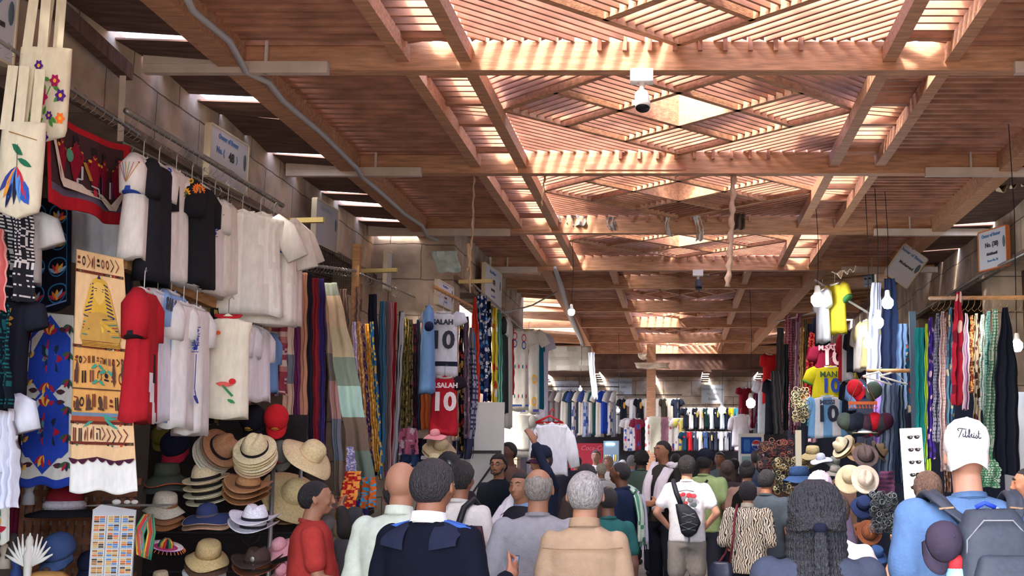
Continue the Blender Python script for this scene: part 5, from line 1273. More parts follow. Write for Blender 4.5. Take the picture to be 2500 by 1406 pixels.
sr(2288, 765, 1080, 18, 10.2, keff((40, 44, 60), (120, 120, 140), 7, 41), 'dark checked scarf beside the purple one')
sr(2302, 760, 1150, 22, 10.1, keff((150, 116, 120), (180, 160, 160), 8, 48), 'dusty pink checked scarf', lean=4)
sr(2312, 762, 1200, 14, 10.2, blobs((150, 110, 90), [(210, 190, 170), (90, 60, 50)], 3, 34, .6, 5), 'brown and white mottled scarf')
sr(2322, 750, 1050, 18, 10.0, blobs((70, 110, 136), [(180, 170, 150), (50, 70, 100)], 3, 20, .4, 8), 'blue grey flowered scarf')
sr(2333, 765, 960, 16, 9.9, plain(190, 150, 150), 'pale rose scarf')
sr(2340, 712, 990, 30, 9.8, blobs((140, 24, 44), [(190, 160, 150), (90, 16, 34)], 2, 9, .35, 2), 'tall crimson scarf rising above the others')
sr(2360, 765, 1000, 14, 9.7, vstr([(200, 180, 190), (160, 130, 160)], 5), 'lilac striped scarf')
sr(2372, 770, 960, 12, 9.7, gold((150, 80, 50), (230, 180, 110)), 'copper scarf with golden glints')
sr(2384, 765, 1060, 18, 9.6, blobs((190, 176, 150), [(96, 60, 56), (60, 44, 44)], 3, 18, .55, 7), 'beige scarf with brown flowers')
sr(2398, 768, 1000, 16, 9.6, keff((110, 150, 140), (200, 206, 200), 8, 48), 'green and white checked scarf, paler one')
sr(2412, 760, 1090, 18, 9.5, keff((30, 90, 96), (120, 160, 150), 8, 48), 'teal checked scarf')
sr(2430, 755, 1180, 26, 9.4, keff((176, 180, 170), (70, 120, 96), 10, 54), 'grey and green checked scarf next to the black robe', lean=-26)
sr(2455, 750, 1160, 62, 9.3, plain(18, 22, 34), 'very wide black robe hanging at the right', top=.2, lean=4, folds=2.5)
sr(2420, 1120, 1190, 56, 9.2, keff((176, 180, 170), (50, 116, 80), 10, 12), 'green checked scarf end beside the black robe', lean=-10)
# inner stalls of the right side, seen end on
G5 = 'cloths hanging in the middle right stall'
def sm_(px, py0, py1, w, Y, pat, label, **k): k.setdefault('folds', 2); k.setdefault('res', (22, 90)); return cloth(k.pop('nm', 'scarf'), label, 'scarf', px, py0, py1, w, Y, pat, G5, **k)
sm_(2140, 690, 1010, 34, 13.3, plain(196, 200, 226), 'long white cloth beside the navy one under the tilted sign', lean=-10, top=.7)
sm_(2172, 680, 960, 44, 13.1, plain(28, 38, 66), 'long navy cloth under the tilted sign', lean=0, top=.6)
sm_(2204, 790, 1000, 30, 12.9, vstr([(60, 80, 110), (90, 110, 140)], 5), 'dark blue striped cloth right of the navy one')
sm_(2170, 935, 1170, 40, 12.4, vstr([(90, 110, 140), (150, 164, 190), (110, 126, 150), (60, 76, 106)], 12), 'grey blue striped shawl in the middle', top=.8, amp=.04, lean=-8)
sm_(2198, 940, 1180, 24, 12.6, vstr([(40, 50, 70), (80, 100, 120)], 6), 'dark grey shawl behind the striped one')
sm_(2147, 930, 1085, 28, 12.9, plain(150, 120, 190), 'violet cloth left of the striped shawl')
sm_(2222, 840, 905, 26, 12.2, blobs((50, 120, 160), [(180, 90, 70), (220, 200, 180), (60, 60, 70)], 3, 4, .6, 3), 'small colourful printed cloth by the white frame', folds=1)
sm_(2228, 905, 1010, 26, 12.3, blobs((60, 90, 120), [(190, 80, 60), (210, 190, 160)], 3, 6, .5, 9), 'printed panel below the small colourful cloth', folds=1)
sm_(2165, 1150, 1215, 40, 12.3, hstr([(120, 70, 100), (90, 60, 90)], 12), 'dark mauve woven cloth low on the right', folds=1)
G6 = 'football shirts in the right stall'
def jr(px, py0, py1, Y, w, pat, label, pr=(), **k): return garment('football_shirt', label, 'shirt', px, py0, py1, Y, w, k.pop('yaw', -.15), pat, k.pop('sl', .2), group=G6, prints=pr, depth=.04, **k)
jr(2032, 838, 905, 15.9, .48, plain(120, 24, 52), 'maroon football shirt numbered 10 above the yellow one', [number('M.SALAH', .09, .18, (214, 180, 190)), number('10', .27, .55, (226, 200, 206), bold=.01)])
jr(2028, 892, 975, 15.6, .50, lambda u, v: srgb(206, 196, 40), 'yellow football shirt lettered above a blue 10', [number('MANE', .1, .28, (60, 90, 60), bold=.003), number('10', .24, .62, (40, 70, 170), bold=.01)], hem=(90, 150, 60))
jr(2020, 964, 1068, 15.2, .50, lambda u, v: srgb(120, 176, 226) if int(u * 5) in (0, 2, 4) else srgb(228, 232, 242), 'sky blue and white striped football shirt numbered 10', [number('MESSI', .075, .18, (60, 70, 100)), number('10', .27, .46, (34, 40, 66), bold=.01)])
jr(2038, 690, 815, 13.9, .44, plain(196, 178, 50), 'bright yellow shirt hanging high under the hole in the roof', yaw=-1.15, hem=(60, 110, 60))
jr(2008, 705, 835, 14.0, .40, plain(200, 200, 206), 'white shirt hanging high left of the yellow one', yaw=-1.4)
jr(2118, 778, 900, 13.6, .40, plain(214, 206, 150), 'pale yellow shirt under the lowest bulb', yaw=-1.25)
jr(2100, 790, 905, 13.8, .40, plain(210, 206, 200), 'white shirt next to the pale yellow one', yaw=-1.4)
jr(2083, 800, 905, 14.2, .40, plain(30, 34, 40), 'black shirt left of the pale shirts', yaw=-1.4)
jr(2064, 810, 930, 14.6, .44, lambda u, v: srgb(200, 40, 50) if u < .45 else srgb(228, 230, 240), 'white and red shirt seen edge-on', yaw=-1.4)
jr(2006, 760, 840, 14.6, .44, plain(26, 32, 54), 'navy shirt behind the high white shirt', yaw=-1.4)
jr(2075, 925, 1010, 14.6, .40, plain(24, 30, 50), 'navy shirt right of the striped football shirt', yaw=-1.3)
jr(2090, 925, 1000, 14.2, .36, plain(130, 170, 226), 'pale blue shirt right of the navy one', yaw=-1.3)
for k, (px, py0, py1, w, Y, pat, lab, ln) in enumerate((
    (1905, 800, 990, 20, 19.5, plain(96, 92, 92), 'grey brown cloth beyond the red scarves', 0),
    (1893, 905, 1060, 26, 19.2, vstr([(70, 76, 84), (110, 110, 116)], 6), 'grey striped shawl at the far end of the right row', 10),
    (1925, 770, 1050, 18, 18.5, keff((130, 50, 66), (190, 130, 140), 7, 48), 'maroon checked scarf, tallest of the far right row', -8),
    (1918, 840, 1050, 14, 18.2, plain(34, 38, 44), 'black scarf in the far right row', 0),
    (1938, 780, 1060, 14, 17.8, keff((160, 120, 130), (110, 60, 80), 6, 48), 'mauve patterned scarf in the right row', 0),
    (1950, 765, 1040, 16, 17.4, blobs((170, 140, 160), [(130, 60, 80), (210, 190, 200)], 3, 22, .5, 4), 'lilac printed scarf in the right row', -4),
    (1958, 800, 980, 10, 17.2, gold((190, 160, 90), (220, 200, 140)), 'thin yellow gold scarf in the right row', 0),
    (1968, 780, 960, 12, 17.0, keff((60, 70, 60), (120, 100, 70), 6, 41), 'olive dark scarf in the right row', 0),
    (1978, 790, 1000, 14, 16.8, plain(40, 44, 60), 'blackish blue scarf in the right row', 0),
    (1985, 810, 1000, 22, 16.5, gold((170, 26, 50), (220, 120, 70)), 'red scarf with golden dots in the right row', -16),
    (1985, 990, 1080, 22, 16.6, plain(196, 160, 170), 'pale pink scarf end low in the right row', 0),
    (1975, 985, 1040, 16, 16.4, blobs((40, 90, 110), [(180, 150, 70)], 3, 6, .5, 2), 'turquoise printed cloth knot in the right row', 0))):
    sm_(px, py0, py1, w, Y, pat, lab, lean=ln)
garment('red_shirt', 'bright red garment hanging narrow at the far end of the right row', 'shirt', 1877, 862, 985, 21.5, .3, .8, plain(206, 34, 38), .2, group=G5, depth=.05)
garment('long_tunic', 'white garment hanging far right beside the lit bulb', 'tunic', 1868, 925, 1060, 21.6, .34, .6, plain(226, 226, 232), .2, group=G5, depth=.05)
garment('long_tunic', 'black garment between the white one and the grey shawl', 'tunic', 1882, 925, 1060, 21.0, .30, .9, plain(30, 30, 38), .2, group=G5, depth=.05)
garment('long_tunic', 'pure white tunic hanging in front of the drinks fridge', 'tunic', 1808, 1010, 1090, 24.0, .36, .2, plain(226, 222, 232), .28, group=G5, depth=.05, long_=True, sang=12)
garment('red_shirt', 'dark red shirt above the pure white tunic', 'shirt', 1815, 945, 1010, 24.2, .22, .6, plain(130, 30, 44), .1, group=G5, depth=.05)
sm_(1845, 960, 1045, 16, 22.5, plain(110, 24, 50), 'deep maroon scarf behind the lit bulb', lean=-6)
# hats right
HG2 = 'hats on the right hat stand'
def h2(*a, **k): return hat(*a, group=HG2, **k)
h2('bucket', 'beige bucket hat behind the white one on the right', 1984, 1106, 58, 13.0, (176, 160, 120), None, T(10, 0, 0))
h2('sun', 'white bucket shaped sun hat on the right stand', 2004, 1120, 54, 12.7, (206, 210, 232), None, T(12, -10, 0))
h2('sun', 'straw sun hat low left on the right stand', 1970, 1130, 66, 13.2, (150, 138, 110), None, T(10, -20, 0))
h2('bucket', 'grey green bucket hat right of the white one', 2036, 1130, 46, 12.8, (130, 134, 130), None, T(10, 20, 0))
h2('bucket', 'second grey bucket hat under the grey green one', 2038, 1152, 46, 12.6, (150, 146, 140), None, T(10, 10, 0))
h2('fedora', 'dark brown fedora facing out in the middle of the right stand', 2113, 1112, 64, 12.0, (90, 76, 76), (40, 34, 40), T(52, 0, 0))
h2('fedora', 'brown fedora just behind the dark brown one', 2096, 1104, 60, 12.3, (150, 120, 92), (60, 44, 40), T(40, -20, 0))
h2('fedora', 'pale straw fedora with black band tilted left', 2058, 1090, 66, 12.4, (214, 200, 170), (40, 34, 36), T(20, -52, 0), n_stack=1, stack_cols=[(150, 120, 84)], stack_step=.03, slabel='brown hat under the pale tilted fedora')
h2('fedora', 'tan fedora with black band tilted right', 2146, 1102, 60, 12.4, (150, 126, 96), (34, 30, 34), T(20, 55, 0))
h2('bucket', 'blue sun hat at the right edge of the stand', 2160, 1108, 50, 12.6, (54, 70, 116), None, T(20, 40, 0))
h2('fedora', 'grey flat hat with white band at the top of the right stand', 2110, 1060, 66, 12.2, (90, 104, 120), (226, 226, 230), T(-6, 0, 0), edge=(200, 190, 160))
h2('fedora', 'cream fedora facing the viewer on the right stand', 2112, 1170, 68, 11.7, (216, 200, 184), (224, 206, 180), T(68, 8, 0))
h2('sun', 'cream sun hat partly behind the cream fedora', 2074, 1166, 76, 12.1, (214, 198, 164), None, T(50, -30, 0))
h2('bucket', 'navy bucket hat under the cream fedora', 2108, 1232, 60, 11.4, (32, 44, 84), None, T(50, 6, 0))
h2('fedora', 'reddish brown hat below the navy bucket hat', 2122, 1300, 62, 11.0, (140, 84, 56), (80, 50, 40), T(60, 14, 0), cord=True)
h2('sun', 'small brown hat left of the reddish brown hat', 2098, 1290, 50, 11.3, (120, 76, 50), None, T(30, -10, 0))
h2('bucket', 'blue denim hat at the bottom of the right stand', 2140, 1352, 56, 10.8, (50, 80, 130), None, T(30, 6, 0))
CG2 = 'caps hanging on the right stand'
def cq(label, px, py, w, col, rot=(0, 0, 0), **k): return ballcap(label, px, py, w, 12.2, col, rot=rot, group=CG2, **k)
cq('red cap hanging above the orange rack', 2092, 950, 40, (190, 34, 48), T(60, -30, -40))
cq('olive green cap hanging above the orange rack', 2128, 955, 40, (70, 84, 74), T(60, 30, 40))
for k, (x, c, l) in enumerate(((2068, (70, 80, 76), 'grey green cap, leftmost under the orange rack'), (2082, (34, 40, 54), 'black cap second under the orange rack'), (2097, (30, 36, 50), 'black cap in the middle under the orange rack'), (2114, (74, 50, 66), 'plum cap under the orange rack'), (2132, (196, 34, 52), 'red cap under the orange rack'), (2146, (60, 60, 66), 'charcoal cap right of the red one'), (2156, (70, 30, 50), 'maroon cap, rightmost under the orange rack'))):
    cq(l, x, 1030 + (k % 2) * 4, 40, c, T(75, (k - 3) * 12, (k - 3) * 12))
rk = empty('cap_rack', PY(2106, 985, 12.1)); tag(rk, 'small orange plastic rack from which the caps hang', 'rack')
ORG = mat('orange_plastic', srgb(206, 96, 44), .5)
MB().box((-.14, -.02, -.01), (.14, .02, .02)).obj('bar', ORG, rk)
m = MB()
for k in range(9): m.tube([V(-.13 + k * .0325, 0, 0), V(-.13 + k * .0325, -.02, -.05), V(-.12 + k * .0325, -.035, -.04)], .005, 5)
m.obj('clips', ORG, rk); MB().tube([V(-.13, 0, .02), V(0, 0, .27), V(.13, 0, .02)], .004, 5).obj('string', mat('brown_string', srgb(150, 100, 70)), rk)
bl = MB(); bl.cur = srgb(60, 70, 200); bl.lathe([(.02, 0), (.035, .04), (.03, .10), (.01, .14)], 12); o = bl.obj('glass_ornament', mat('blue_glass', srgb(70, 80, 220), .1, spec=.8), None, True); o.location = PY(2108, 975, 12.3); tag(o, 'shiny blue glass ornament between the two upper caps', 'ornament')
pole(2112, 1075, 1700, 12.4, .02, 'steel pole of the right hat stand', DARKM)
# sunglasses display
ds = empty('sunglasses_display', PY(2225, 1045, 8.2), (0, R_(-2.6), -.35)); tag(ds, 'tall cream illuminated board lined with sunglasses', 'display')
Hd = 1.0; MB().box((-.05, 0, -Hd - .7), (.06, .05, 0)).obj('panel', mat('cream_board', srgb(250, 240, 220), .5, emis=((1, .93, .8, 1), .35)), ds)
MB().box((-.075, -.02, -Hd - .7), (-.05, .05, 0)).obj('edge', mat('cream_board'), ds)
for k in range(13):
    m = MB(); z = -.06 - k * .082
    for s in (-1, 1):
        m.ball((s * .022 + .012, -.018, z), .019, sc=(1, .25, .72), n=12, m=8)
    m.tube([V(-.01, -.02, z + .006), V(.03, -.02, z + .006)], .003, 5)
    for s in (-1, 1): m.tube([V(s * .042 + .012, -.018, z + .006), V(s * .046 + .012, .02, z + .004)], .003, 5)
    o = m.obj('sunglasses', mat('dark_lens', srgb(38, 36, 42), .15, spec=.8), None, True); o.parent = None
    o.matrix_world = Matrix.Translation(ds.location) @ Euler(ds.rotation_euler).to_matrix().to_4x4()
    tag(o, 'pair of dark sunglasses on the cream board, ' + ('topmost', 'second from the top', 'third from the top', 'fourth from the top', 'fifth from the top', 'sixth from the top', 'middle one of thirteen', 'sixth from the bottom', 'fifth from the bottom', 'fourth from the bottom', 'third from the bottom', 'second from the bottom', 'lowest')[k], 'sunglasses', 'sunglasses on the cream board')
# jewellery tower, bags, baskets in the dark shop
for k, (x, y, w, c, l) in enumerate(((1950, 1130, 12, (196, 190, 170), 'white wooden lattice post of the bracelet stand'), (2228, 760, 10, (70, 90, 110), 'blue grey post beside the teal scarf'), (1843, 1010, 14, (120, 136, 136), 'pale frame post in front of the far shop'))):
    a = PY(x, y, (12.6, 11.4, 22.5)[k]); zt = PY(x, (1050, 760, 945)[k], a.y).z; tag(MB().box((a.x - .03, a.y, 0), (a.x + .03, a.y + .05, zt)).obj('post', mat('post_paint_%d' % k, srgb(c), .7)), l, 'post')
random.seed(9)
def bangles(px, py, wpx, hpx, Y, cols, n, label, name='bracelets'):
    m = MB(); c = PY(px, py, Y); w = wpx * Y / FPX; h = hpx * Y / FPX
    for k in range(n * 2):
        m.cur = srgb(random.choice(cols)); p = c + V((random.random() - .5) * w, (random.random() - .5) * .1, (random.random() - .5) * h); r = .014 + random.random() * .016
        m.tube([p + V(r * math.cos(a), r * .3 * math.sin(a), r * math.sin(a)) for a in [q * PI / 5 for q in range(11)]], .004, 5)
    return tag(m.obj(name, mat('beads', rough=.35, attr=True), None, True), label, 'jewellery', None, 'stuff')
bangles(1895, 1110, 80, 70, 13.4, ((120, 50, 50), (60, 40, 44), (160, 110, 90), (40, 60, 70)), 120, 'heaps of dark red and brown leather bracelets in the right stall')
bangles(1930, 1160, 80, 80, 13.0, ((60, 60, 50), (140, 120, 70), (200, 190, 150), (50, 44, 40)), 120, 'strings of beads and bracelets beside the lattice post')
bangles(1955, 990, 34, 80, 13.6, ((206, 196, 150), (150, 140, 110), (60, 60, 50)), 60, 'glittering pale necklace bundle above the bracelet stand')
bangles(2160, 1250, 60, 90, 10.8, ((60, 66, 70), (110, 116, 120), (40, 40, 46)), 110, 'tangle of dark leather goods under the cream fedora')
bangles(2010, 1200, 70, 60, 12.4, ((60, 50, 50), (120, 90, 70), (150, 140, 130)), 80, 'jumble of small souvenirs behind the braided hair')
tag(MB().box((PY(1860, 1180, 13.8).x, 13.6, 0), (PY(2040, 1180, 13.8).x + .2, 14.0, 1.3)).obj('counter', COVER), 'dark counter of the right stall under the bracelets', 'counter')
quadcloth('dark_backcloth', 'dark cloth closing the back of the right middle stall', 'cloth', (1.75, 19.6, 3.3), (3.5, 15.2, 3.3), (3.5, 15.2, .2), (1.75, 19.6, .2), plain(40, 42, 56), wave=.05)
quadcloth('dark_backcloth', 'blue grey cloth behind the hats of the right stand', 'cloth', (1.9, 13.2, 2.35), (3.45, 12.9, 2.35), (3.45, 12.9, .2), (1.9, 13.2, .2), plain(36, 40, 56), wave=.03)
tag(MB().box((2.78, 10.1, 0), (3.4, 10.6, 2.2)).obj('cupboard', mat('pale_cupboard', srgb(176, 180, 190), .6, nz=.1, nscale=3)), 'pale grey cupboard behind the black robe', 'cupboard')
tg = empty('drinks_sign', PY(1831, 1092, 19.5), (0, 0, 0)); tag(tg, 'drinks fridge with round red, white and blue emblem', 'fridge')
MB().box((-.16, 0, -.95), (.22, .5, .22)).obj('cabinet', WHITE, tg)
m = MB(); m.cur = srgb(26, 70, 160); m.box((-.14, -.01, -.10), (.18, 0, .16)); m.cur = srgb(60, 120, 200)
for k in range(3): m.ball((-.08 + k * .03, -.012, .03), .08, sc=(.3, .05, 1.3), n=12, m=6)
m.obj('blue_panel', COLORED, tg)
m = MB(); m.cur = srgb(235, 235, 240); m.ball((.10, -.02, .04), .075, sc=(1, .08, 1)); m.obj('disc', COLORED, tg, True)
m = MB(); m.cur = srgb(200, 40, 50); m.poly([V(.10 + .068 * math.cos(a), -.032, .055 + .05 * math.sin(a)) for a in [PI * k / 10 for k in range(11)]]); m.cur = srgb(30, 60, 160); m.poly([V(.10 + .068 * math.cos(a), -.032, .025 + .05 * math.sin(a)) for a in [PI + PI * k / 10 for k in range(11)]]); m.obj('emblem', COLORED, tg)
text(tg, 'PEPSI', .035, (.10, -.036, .04), (30, 50, 130))
m = MB(); m.cur = srgb(150, 190, 200); m.box((-.13, -.01, -.9), (.18, 0, -.14)); m.obj('glass_door', COLORED, tg)
# opening light patches of hanging shades on the far right wall
for k, (x0, x1, y0, y1, Y, l) in enumerate(((2030, 2095, 662, 690, 14.2, 'white fabric flap lit by the sun over the right row'), (2405, 2500, 460, 490, 12.2, 'cream plastic sheet bulging over the right wall'))):
    a = PY(x0, y1, Y); b_ = PY(x1, y0, Y); quadcloth('shade_flap', l, 'sheet', (a.x, Y, a.z + .12), (b_.x, Y, b_.z + .02), (b_.x - .1, Y - .5, b_.z - .04), (a.x, Y - .5, a.z), plain(230, 214, 180), wave=.03)
# ================================================================ far row
FG = 'dresses on the far rail'
random.seed(21)
YF = 31.5
sig = [(1384, 952, 'white sign at the left end of the far row'), (1740, 962, 'white sign over the far row of t-shirts'), (1515, 945, 'faded sign above the far dresses')]
for px, py, l in sig:
    p = PY(px, py, 32.6); t = empty('stall_sign', p); tag(t, l, 'sign', SIGNG)
    MB().box((-.3, -.02, -.24), (.3, 0, .24)).obj('board', mat('faded_board', srgb(190, 196, 206), .7), t)
    for k, (s_, z) in enumerate((('Owner of Bazaar', .13), ('No. (6' + str(k) + ')' if False else 'No. (60)', .0), ('Bazaar', -.13))): text(t, s_, .09, (0, -.025, z), (110, 120, 140))
def rl(px0, px1, py, l, Y=YF): a = PY(px0, py, Y); b_ = PY(px1, py, Y); tag(MB().tube([a, b_], .012, 6).obj('hanging_rail', DARKM), l, 'rail')
rl(1325, 1512, 944, 'rail carrying the far row of dresses'); rl(1505, 1665, 964, 'rail carrying the far dark and white t-shirts', 31.0); rl(1665, 1812, 988, 'upper rail of the far right t-shirts', 30.5); rl(1665, 1812, 1046, 'lower rail of the far right t-shirts', 30.5); rl(1505, 1665, 1012, 'lower rail of the far embroidered dresses', 31.0)
dr = [(1335, 22, (96, 112, 132), 'greyish blue'), (1350, 14, (110, 100, 100), 'brownish grey'), (1362, 14, (120, 110, 110), 'taupe'), (1381, 22, (196, 192, 180), 'cream with long sleeves'), (1393, 12, (40, 58, 70), 'dark teal'), (1402, 14, (190, 184, 178), 'pale flowered'), (1411, 10, (44, 50, 60), 'black'), (1421, 18, (206, 200, 186), 'off white'), (1433, 18, (150, 160, 186), 'blue printed'), (1443, 12, (200, 196, 184), 'pale sand'), (1452, 12, (34, 74, 74), 'bottle green'), (1464, 18, (206, 200, 188), 'ivory'), (1478, 20, (34, 64, 160), 'royal blue'), (1491, 14, (196, 190, 182), 'speckled cream'), (1500, 10, (120, 120, 130), 'slate grey'), (1508, 12, (206, 204, 200), 'plain white')]
for k, (px, w, c, l) in enumerate(dr):
    pat = blobs(c, [(60, 80, 140)], 4, 14, .5, k) if 'printed' in l or 'flowered' in l or 'speckled' in l else plain(*c)
    garment('long_dress', l + ' dress on the far left rail' + (' next to the opening' if k == 0 else ''), 'dress', px, 952, 1058 + (k % 3) * 4, YF - .1, w * YF / FPX * 1.25, .5, pat, .28, group=FG, depth=.06)
TG = 't-shirts on the far rails'
def fts(px, py0, py1, w, c, l, Y=31.0, logo=None):
    pr = [emb(lambda M: M.disc(.5, .35, .16, *logo), 'print')] if logo else ()
    garment('t_shirt', l, 'shirt', px, py0, py1, Y, w * Y / FPX, .25, plain(*c), .16, group=TG, depth=.07, prints=pr)
ts = [(1522, (26, 30, 40), 'black far t-shirt with gold print, first of its row', (190, 150, 70)), (1544, (206, 206, 206), 'white far t-shirt after the black one', None), (1562, (26, 28, 38), 'second black far t-shirt, gold dot', (190, 150, 70)), (1580, (200, 192, 178), 'cream far t-shirt left of the wooden post', None), (1606, (200, 194, 180), 'cream far t-shirt right of the wooden post', None), (1622, (60, 56, 46), 'olive dark far t-shirt', None), (1636, (196, 190, 176), 'light far t-shirt near the dark stack', None), (1652, (28, 34, 50), 'navy far t-shirt, last of its row', (60, 60, 70))]
for px, c, l, lg in ts: fts(px, 972, 1024, 17, c, l, 30.8, lg)
for k, (px, c, l) in enumerate(((1532, (196, 190, 186), 'embroidered white dress low in the far row'), (1556, (120, 40, 60), 'dark red patterned dress low in the far row'), (1545, (200, 196, 194), 'second embroidered white dress low'), (1640, (196, 190, 180), 'beige embroidered dress right of the post'), (1654, (200, 196, 188), 'ivory embroidered dress right of the post'), (1662, (176, 170, 90), 'mustard dress at the end of the low row'))):
    garment('long_dress', l, 'dress', px, 1020, 1100, 30.6, .2, .4, blobs(c, [(190, 60, 80), (60, 80, 150)], 3, 8, .3, k), .2, group=FG, depth=.06)
row = [((24, 28, 40), 'black'), ((206, 206, 210), 'white'), ((26, 30, 40), 'black with a yellow print'), ((196, 190, 186), 'grey white with a yellow print'), ((24, 50, 50), 'dark green'), ((210, 226, 240), 'icy white'), ((30, 34, 48), 'navy with a brown print'), ((196, 216, 236), 'light blue'), ((30, 36, 50), 'deep navy'), ((206, 186, 40), 'bright yellow'), ((60, 150, 170), 'turquoise')]
for k, (c, l) in enumerate(row): fts(1674 + k * 12.6, 994, 1044 + (k % 2) * 3, 11.5, c, l + ' t-shirt on the upper far right rail', 30.3, (210, 180, 60) if 'print' in l else None)
row = [((26, 60, 80), 'teal black'), ((190, 40, 50), 'red striped'), ((60, 70, 90), 'slate'), ((200, 196, 200), 'white printed'), ((50, 70, 110), 'blue'), ((30, 34, 46), 'black printed'), ((40, 44, 60), 'midnight'), ((206, 206, 216), 'bright white'), ((140, 146, 156), 'mid grey'), ((34, 38, 56), 'navy logo'), ((206, 190, 204), 'pale pink')]
for k, (c, l) in enumerate(row): fts(1672 + k * 12.6, 1052, 1100, 11.5, c, l + ' t-shirt on the lower far right rail', 30.3, (200, 170, 110) if 'print' in l else None)
# wooden post with towels
a = PY(1590, 912, 27.4); tag(MB().box((a.x - .1, 27.3, 0), (a.x + .1, 27.5, 4.2)).obj('post', WOOD), 'square orange wooden post holding up the far roof', 'post')
cloth('towel', 'cream fringed towel hanging from the wooden post', 'towel', 1600, 1016, 1105, 28, 26.9, plain(196, 192, 170), 'towels on the far post', folds=1, amp=.01, fringe=(200, 196, 180), top=1)
cloth('towel', 'pink towel right of the cream one on the post', 'towel', 1622, 1018, 1085, 20, 27.0, plain(176, 130, 146), 'towels on the far post', folds=1, amp=.01, top=1)
cloth('towel', 'narrow white and pink patterned towel left of the cream one', 'towel', 1582, 1018, 1100, 14, 27.0, blobs((214, 210, 206), [(200, 110, 110)], 2, 8, .4, 1), 'towels on the far post', folds=1, amp=.01, top=1)
# red chest cooler and glass fridge
ck = empty('drinks_cooler', PY(1430, 1082, 30.5)); tag(ck, 'wide dark red drinks cooler under the far dresses', 'cooler')
MB().box((-.42, 0, -1.2), (.42, .6, 0)).obj('cabinet', mat('red_cooler', srgb(140, 24, 44), .4), ck)
text(ck, 'Coca-Cola', .16, (.22, -.012, -.12), (190, 90, 110), shear=.3); 
m = MB(); m.cur = srgb(180, 130, 60); m.ball((-.26, -.005, -.2), .09, sc=(1, .08, 1)); m.obj('round_mark', COLORED, ck, True)
fr_ = empty('glass_fridge', PY(1492, 1076, 30.4)); tag(fr_, 'glass door fridge with a lit tube beside the red cooler', 'fridge')
MB().box((-.19, 0, -1.25), (.19, .5, 0)).obj('cabinet', mat('fridge_blue', srgb(120, 140, 160), .3), fr_)
MB().box((-.13, -.02, -.1), (.08, 0, -.06)).obj('lamp_tube', mat('fridge_lamp', (1, 1, 1, 1), emis=((.7, 1, 1, 1), 6)), fr_)
m = MB()
for k in range(3):
    for q in range(6): m.cur = srgb(random.choice(((190, 60, 50), (220, 200, 80), (80, 140, 200), (230, 230, 230)))); m.tube([V(-.13 + q * .05, -.01, -.5 - k * .28), V(-.13 + q * .05, -.01, -.34 - k * .28)], .018, 8)
x = m.obj('bottles', COLORED, fr_, True); x['kind'] = 'stuff'
# ================================================================ people
SKN = {}
def skin(name, *c):
    m = mat('skin_' + name, srgb(c), .55, nz=.12, nscale=14, bump=.05, bscale=90, spec=.35)
    m.node_tree.nodes['Principled BSDF'].inputs['Subsurface Weight'].default_value = .08
    m.node_tree.nodes['Principled BSDF'].inputs['Subsurface Radius'].default_value = (.01, .004, .002)
    return m
S_BR = skin('brown', 150, 100, 76); S_TAN = skin('tan', 168, 118, 92); S_DK = skin('deep', 104, 68, 54); S_LT = skin('light', 192, 140, 116); S_OL = skin('olive', 154, 108, 82)
HAIRM = mat('hair', rough=.55, attr=True, nz=.45, nscale=90, stretch=(1, 1, .4), bump=.8, bscale=160, spec=.5)
WRINK = bpy.data.textures.new('cloth_folds', 'CLOUDS'); WRINK.noise_scale = .16; WRINK.noise_depth = 2
ALLP = []
def meld(o, vox, sm=3, fac=.5, wrinkle=0):
    r = o.modifiers.new('remesh', 'REMESH'); r.mode = 'VOXEL'; r.voxel_size = vox; r.use_smooth_shade = True
    s = o.modifiers.new('smooth', 'SMOOTH'); s.iterations = sm; s.factor = fac
    if wrinkle:
        d = o.modifiers.new('folds', 'DISPLACE'); d.texture = WRINK; d.strength = wrinkle; d.mid_level = .5; d.texture_coords = 'LOCAL'
    return o
def ell(m, c, rx, ry, rz, M=None, n=20, k=14): return m.ball(c, 1, n=n, m=k, sc=(rx, ry, rz), M=M)
def torso(m, rows, n=28, e=.82, yo=0.0):
    R = []
    for row in rows:
        z, hw, hd = row[:3]; y0 = row[3] if len(row) > 3 else 0; x0 = row[4] if len(row) > 4 else 0
        R.append([V(x0 + hw * abs(math.cos(a)) ** e * (1 if math.cos(a) > 0 else -1), y0 + hd * abs(math.sin(a)) ** e * (1 if math.sin(a) > 0 else -1), z) for a in [2 * PI * q / n for q in range(n)]])
    return m.rings(R)
def hand(m, w, d, nrm, side, s, curl=.5):
    """palm, four unequal bent fingers and a thumb leaving the side of the palm"""
    d = d.normalized(); nrm = (nrm - d * nrm.dot(d)).normalized(); t = d.cross(nrm).normalized() * side
    m.cap(w, .026 * s, w + d * .035 * s, .03 * s, 10)
    for q in (-1, -.33, .33, 1): m.cap(w + d * .02 * s + t * q * .012 * s, .016 * s, w + d * .085 * s + t * q * .028 * s, .013 * s, 8)
    for i, (q, L) in enumerate(((-1.05, .058), (-.36, .074), (.34, .08), (1.0, .072))):
        p = w + d * .088 * s + t * q * .029 * s; a = curl; dd = d
        for seg in (.42, .32, .26):
            ang = a * .9; dd = (dd * math.cos(ang) + nrm * math.sin(ang)).normalized(); nq = p + dd * L * seg * s * 1.15
            m.cap(p, .0095 * s, nq, .0085 * s, 8); p = nq
    p = w + d * .03 * s + t * .03 * s; dd = (d * .55 + t * .75 + nrm * .25).normalized(); q1 = p + dd * .045 * s; q2 = q1 + (d * .8 + t * .2 + nrm * .4).normalized() * .032 * s
    m.cap(p, .014 * s, q1, .011 * s, 8); m.cap(q1, .011 * s, q2, .009 * s, 8)
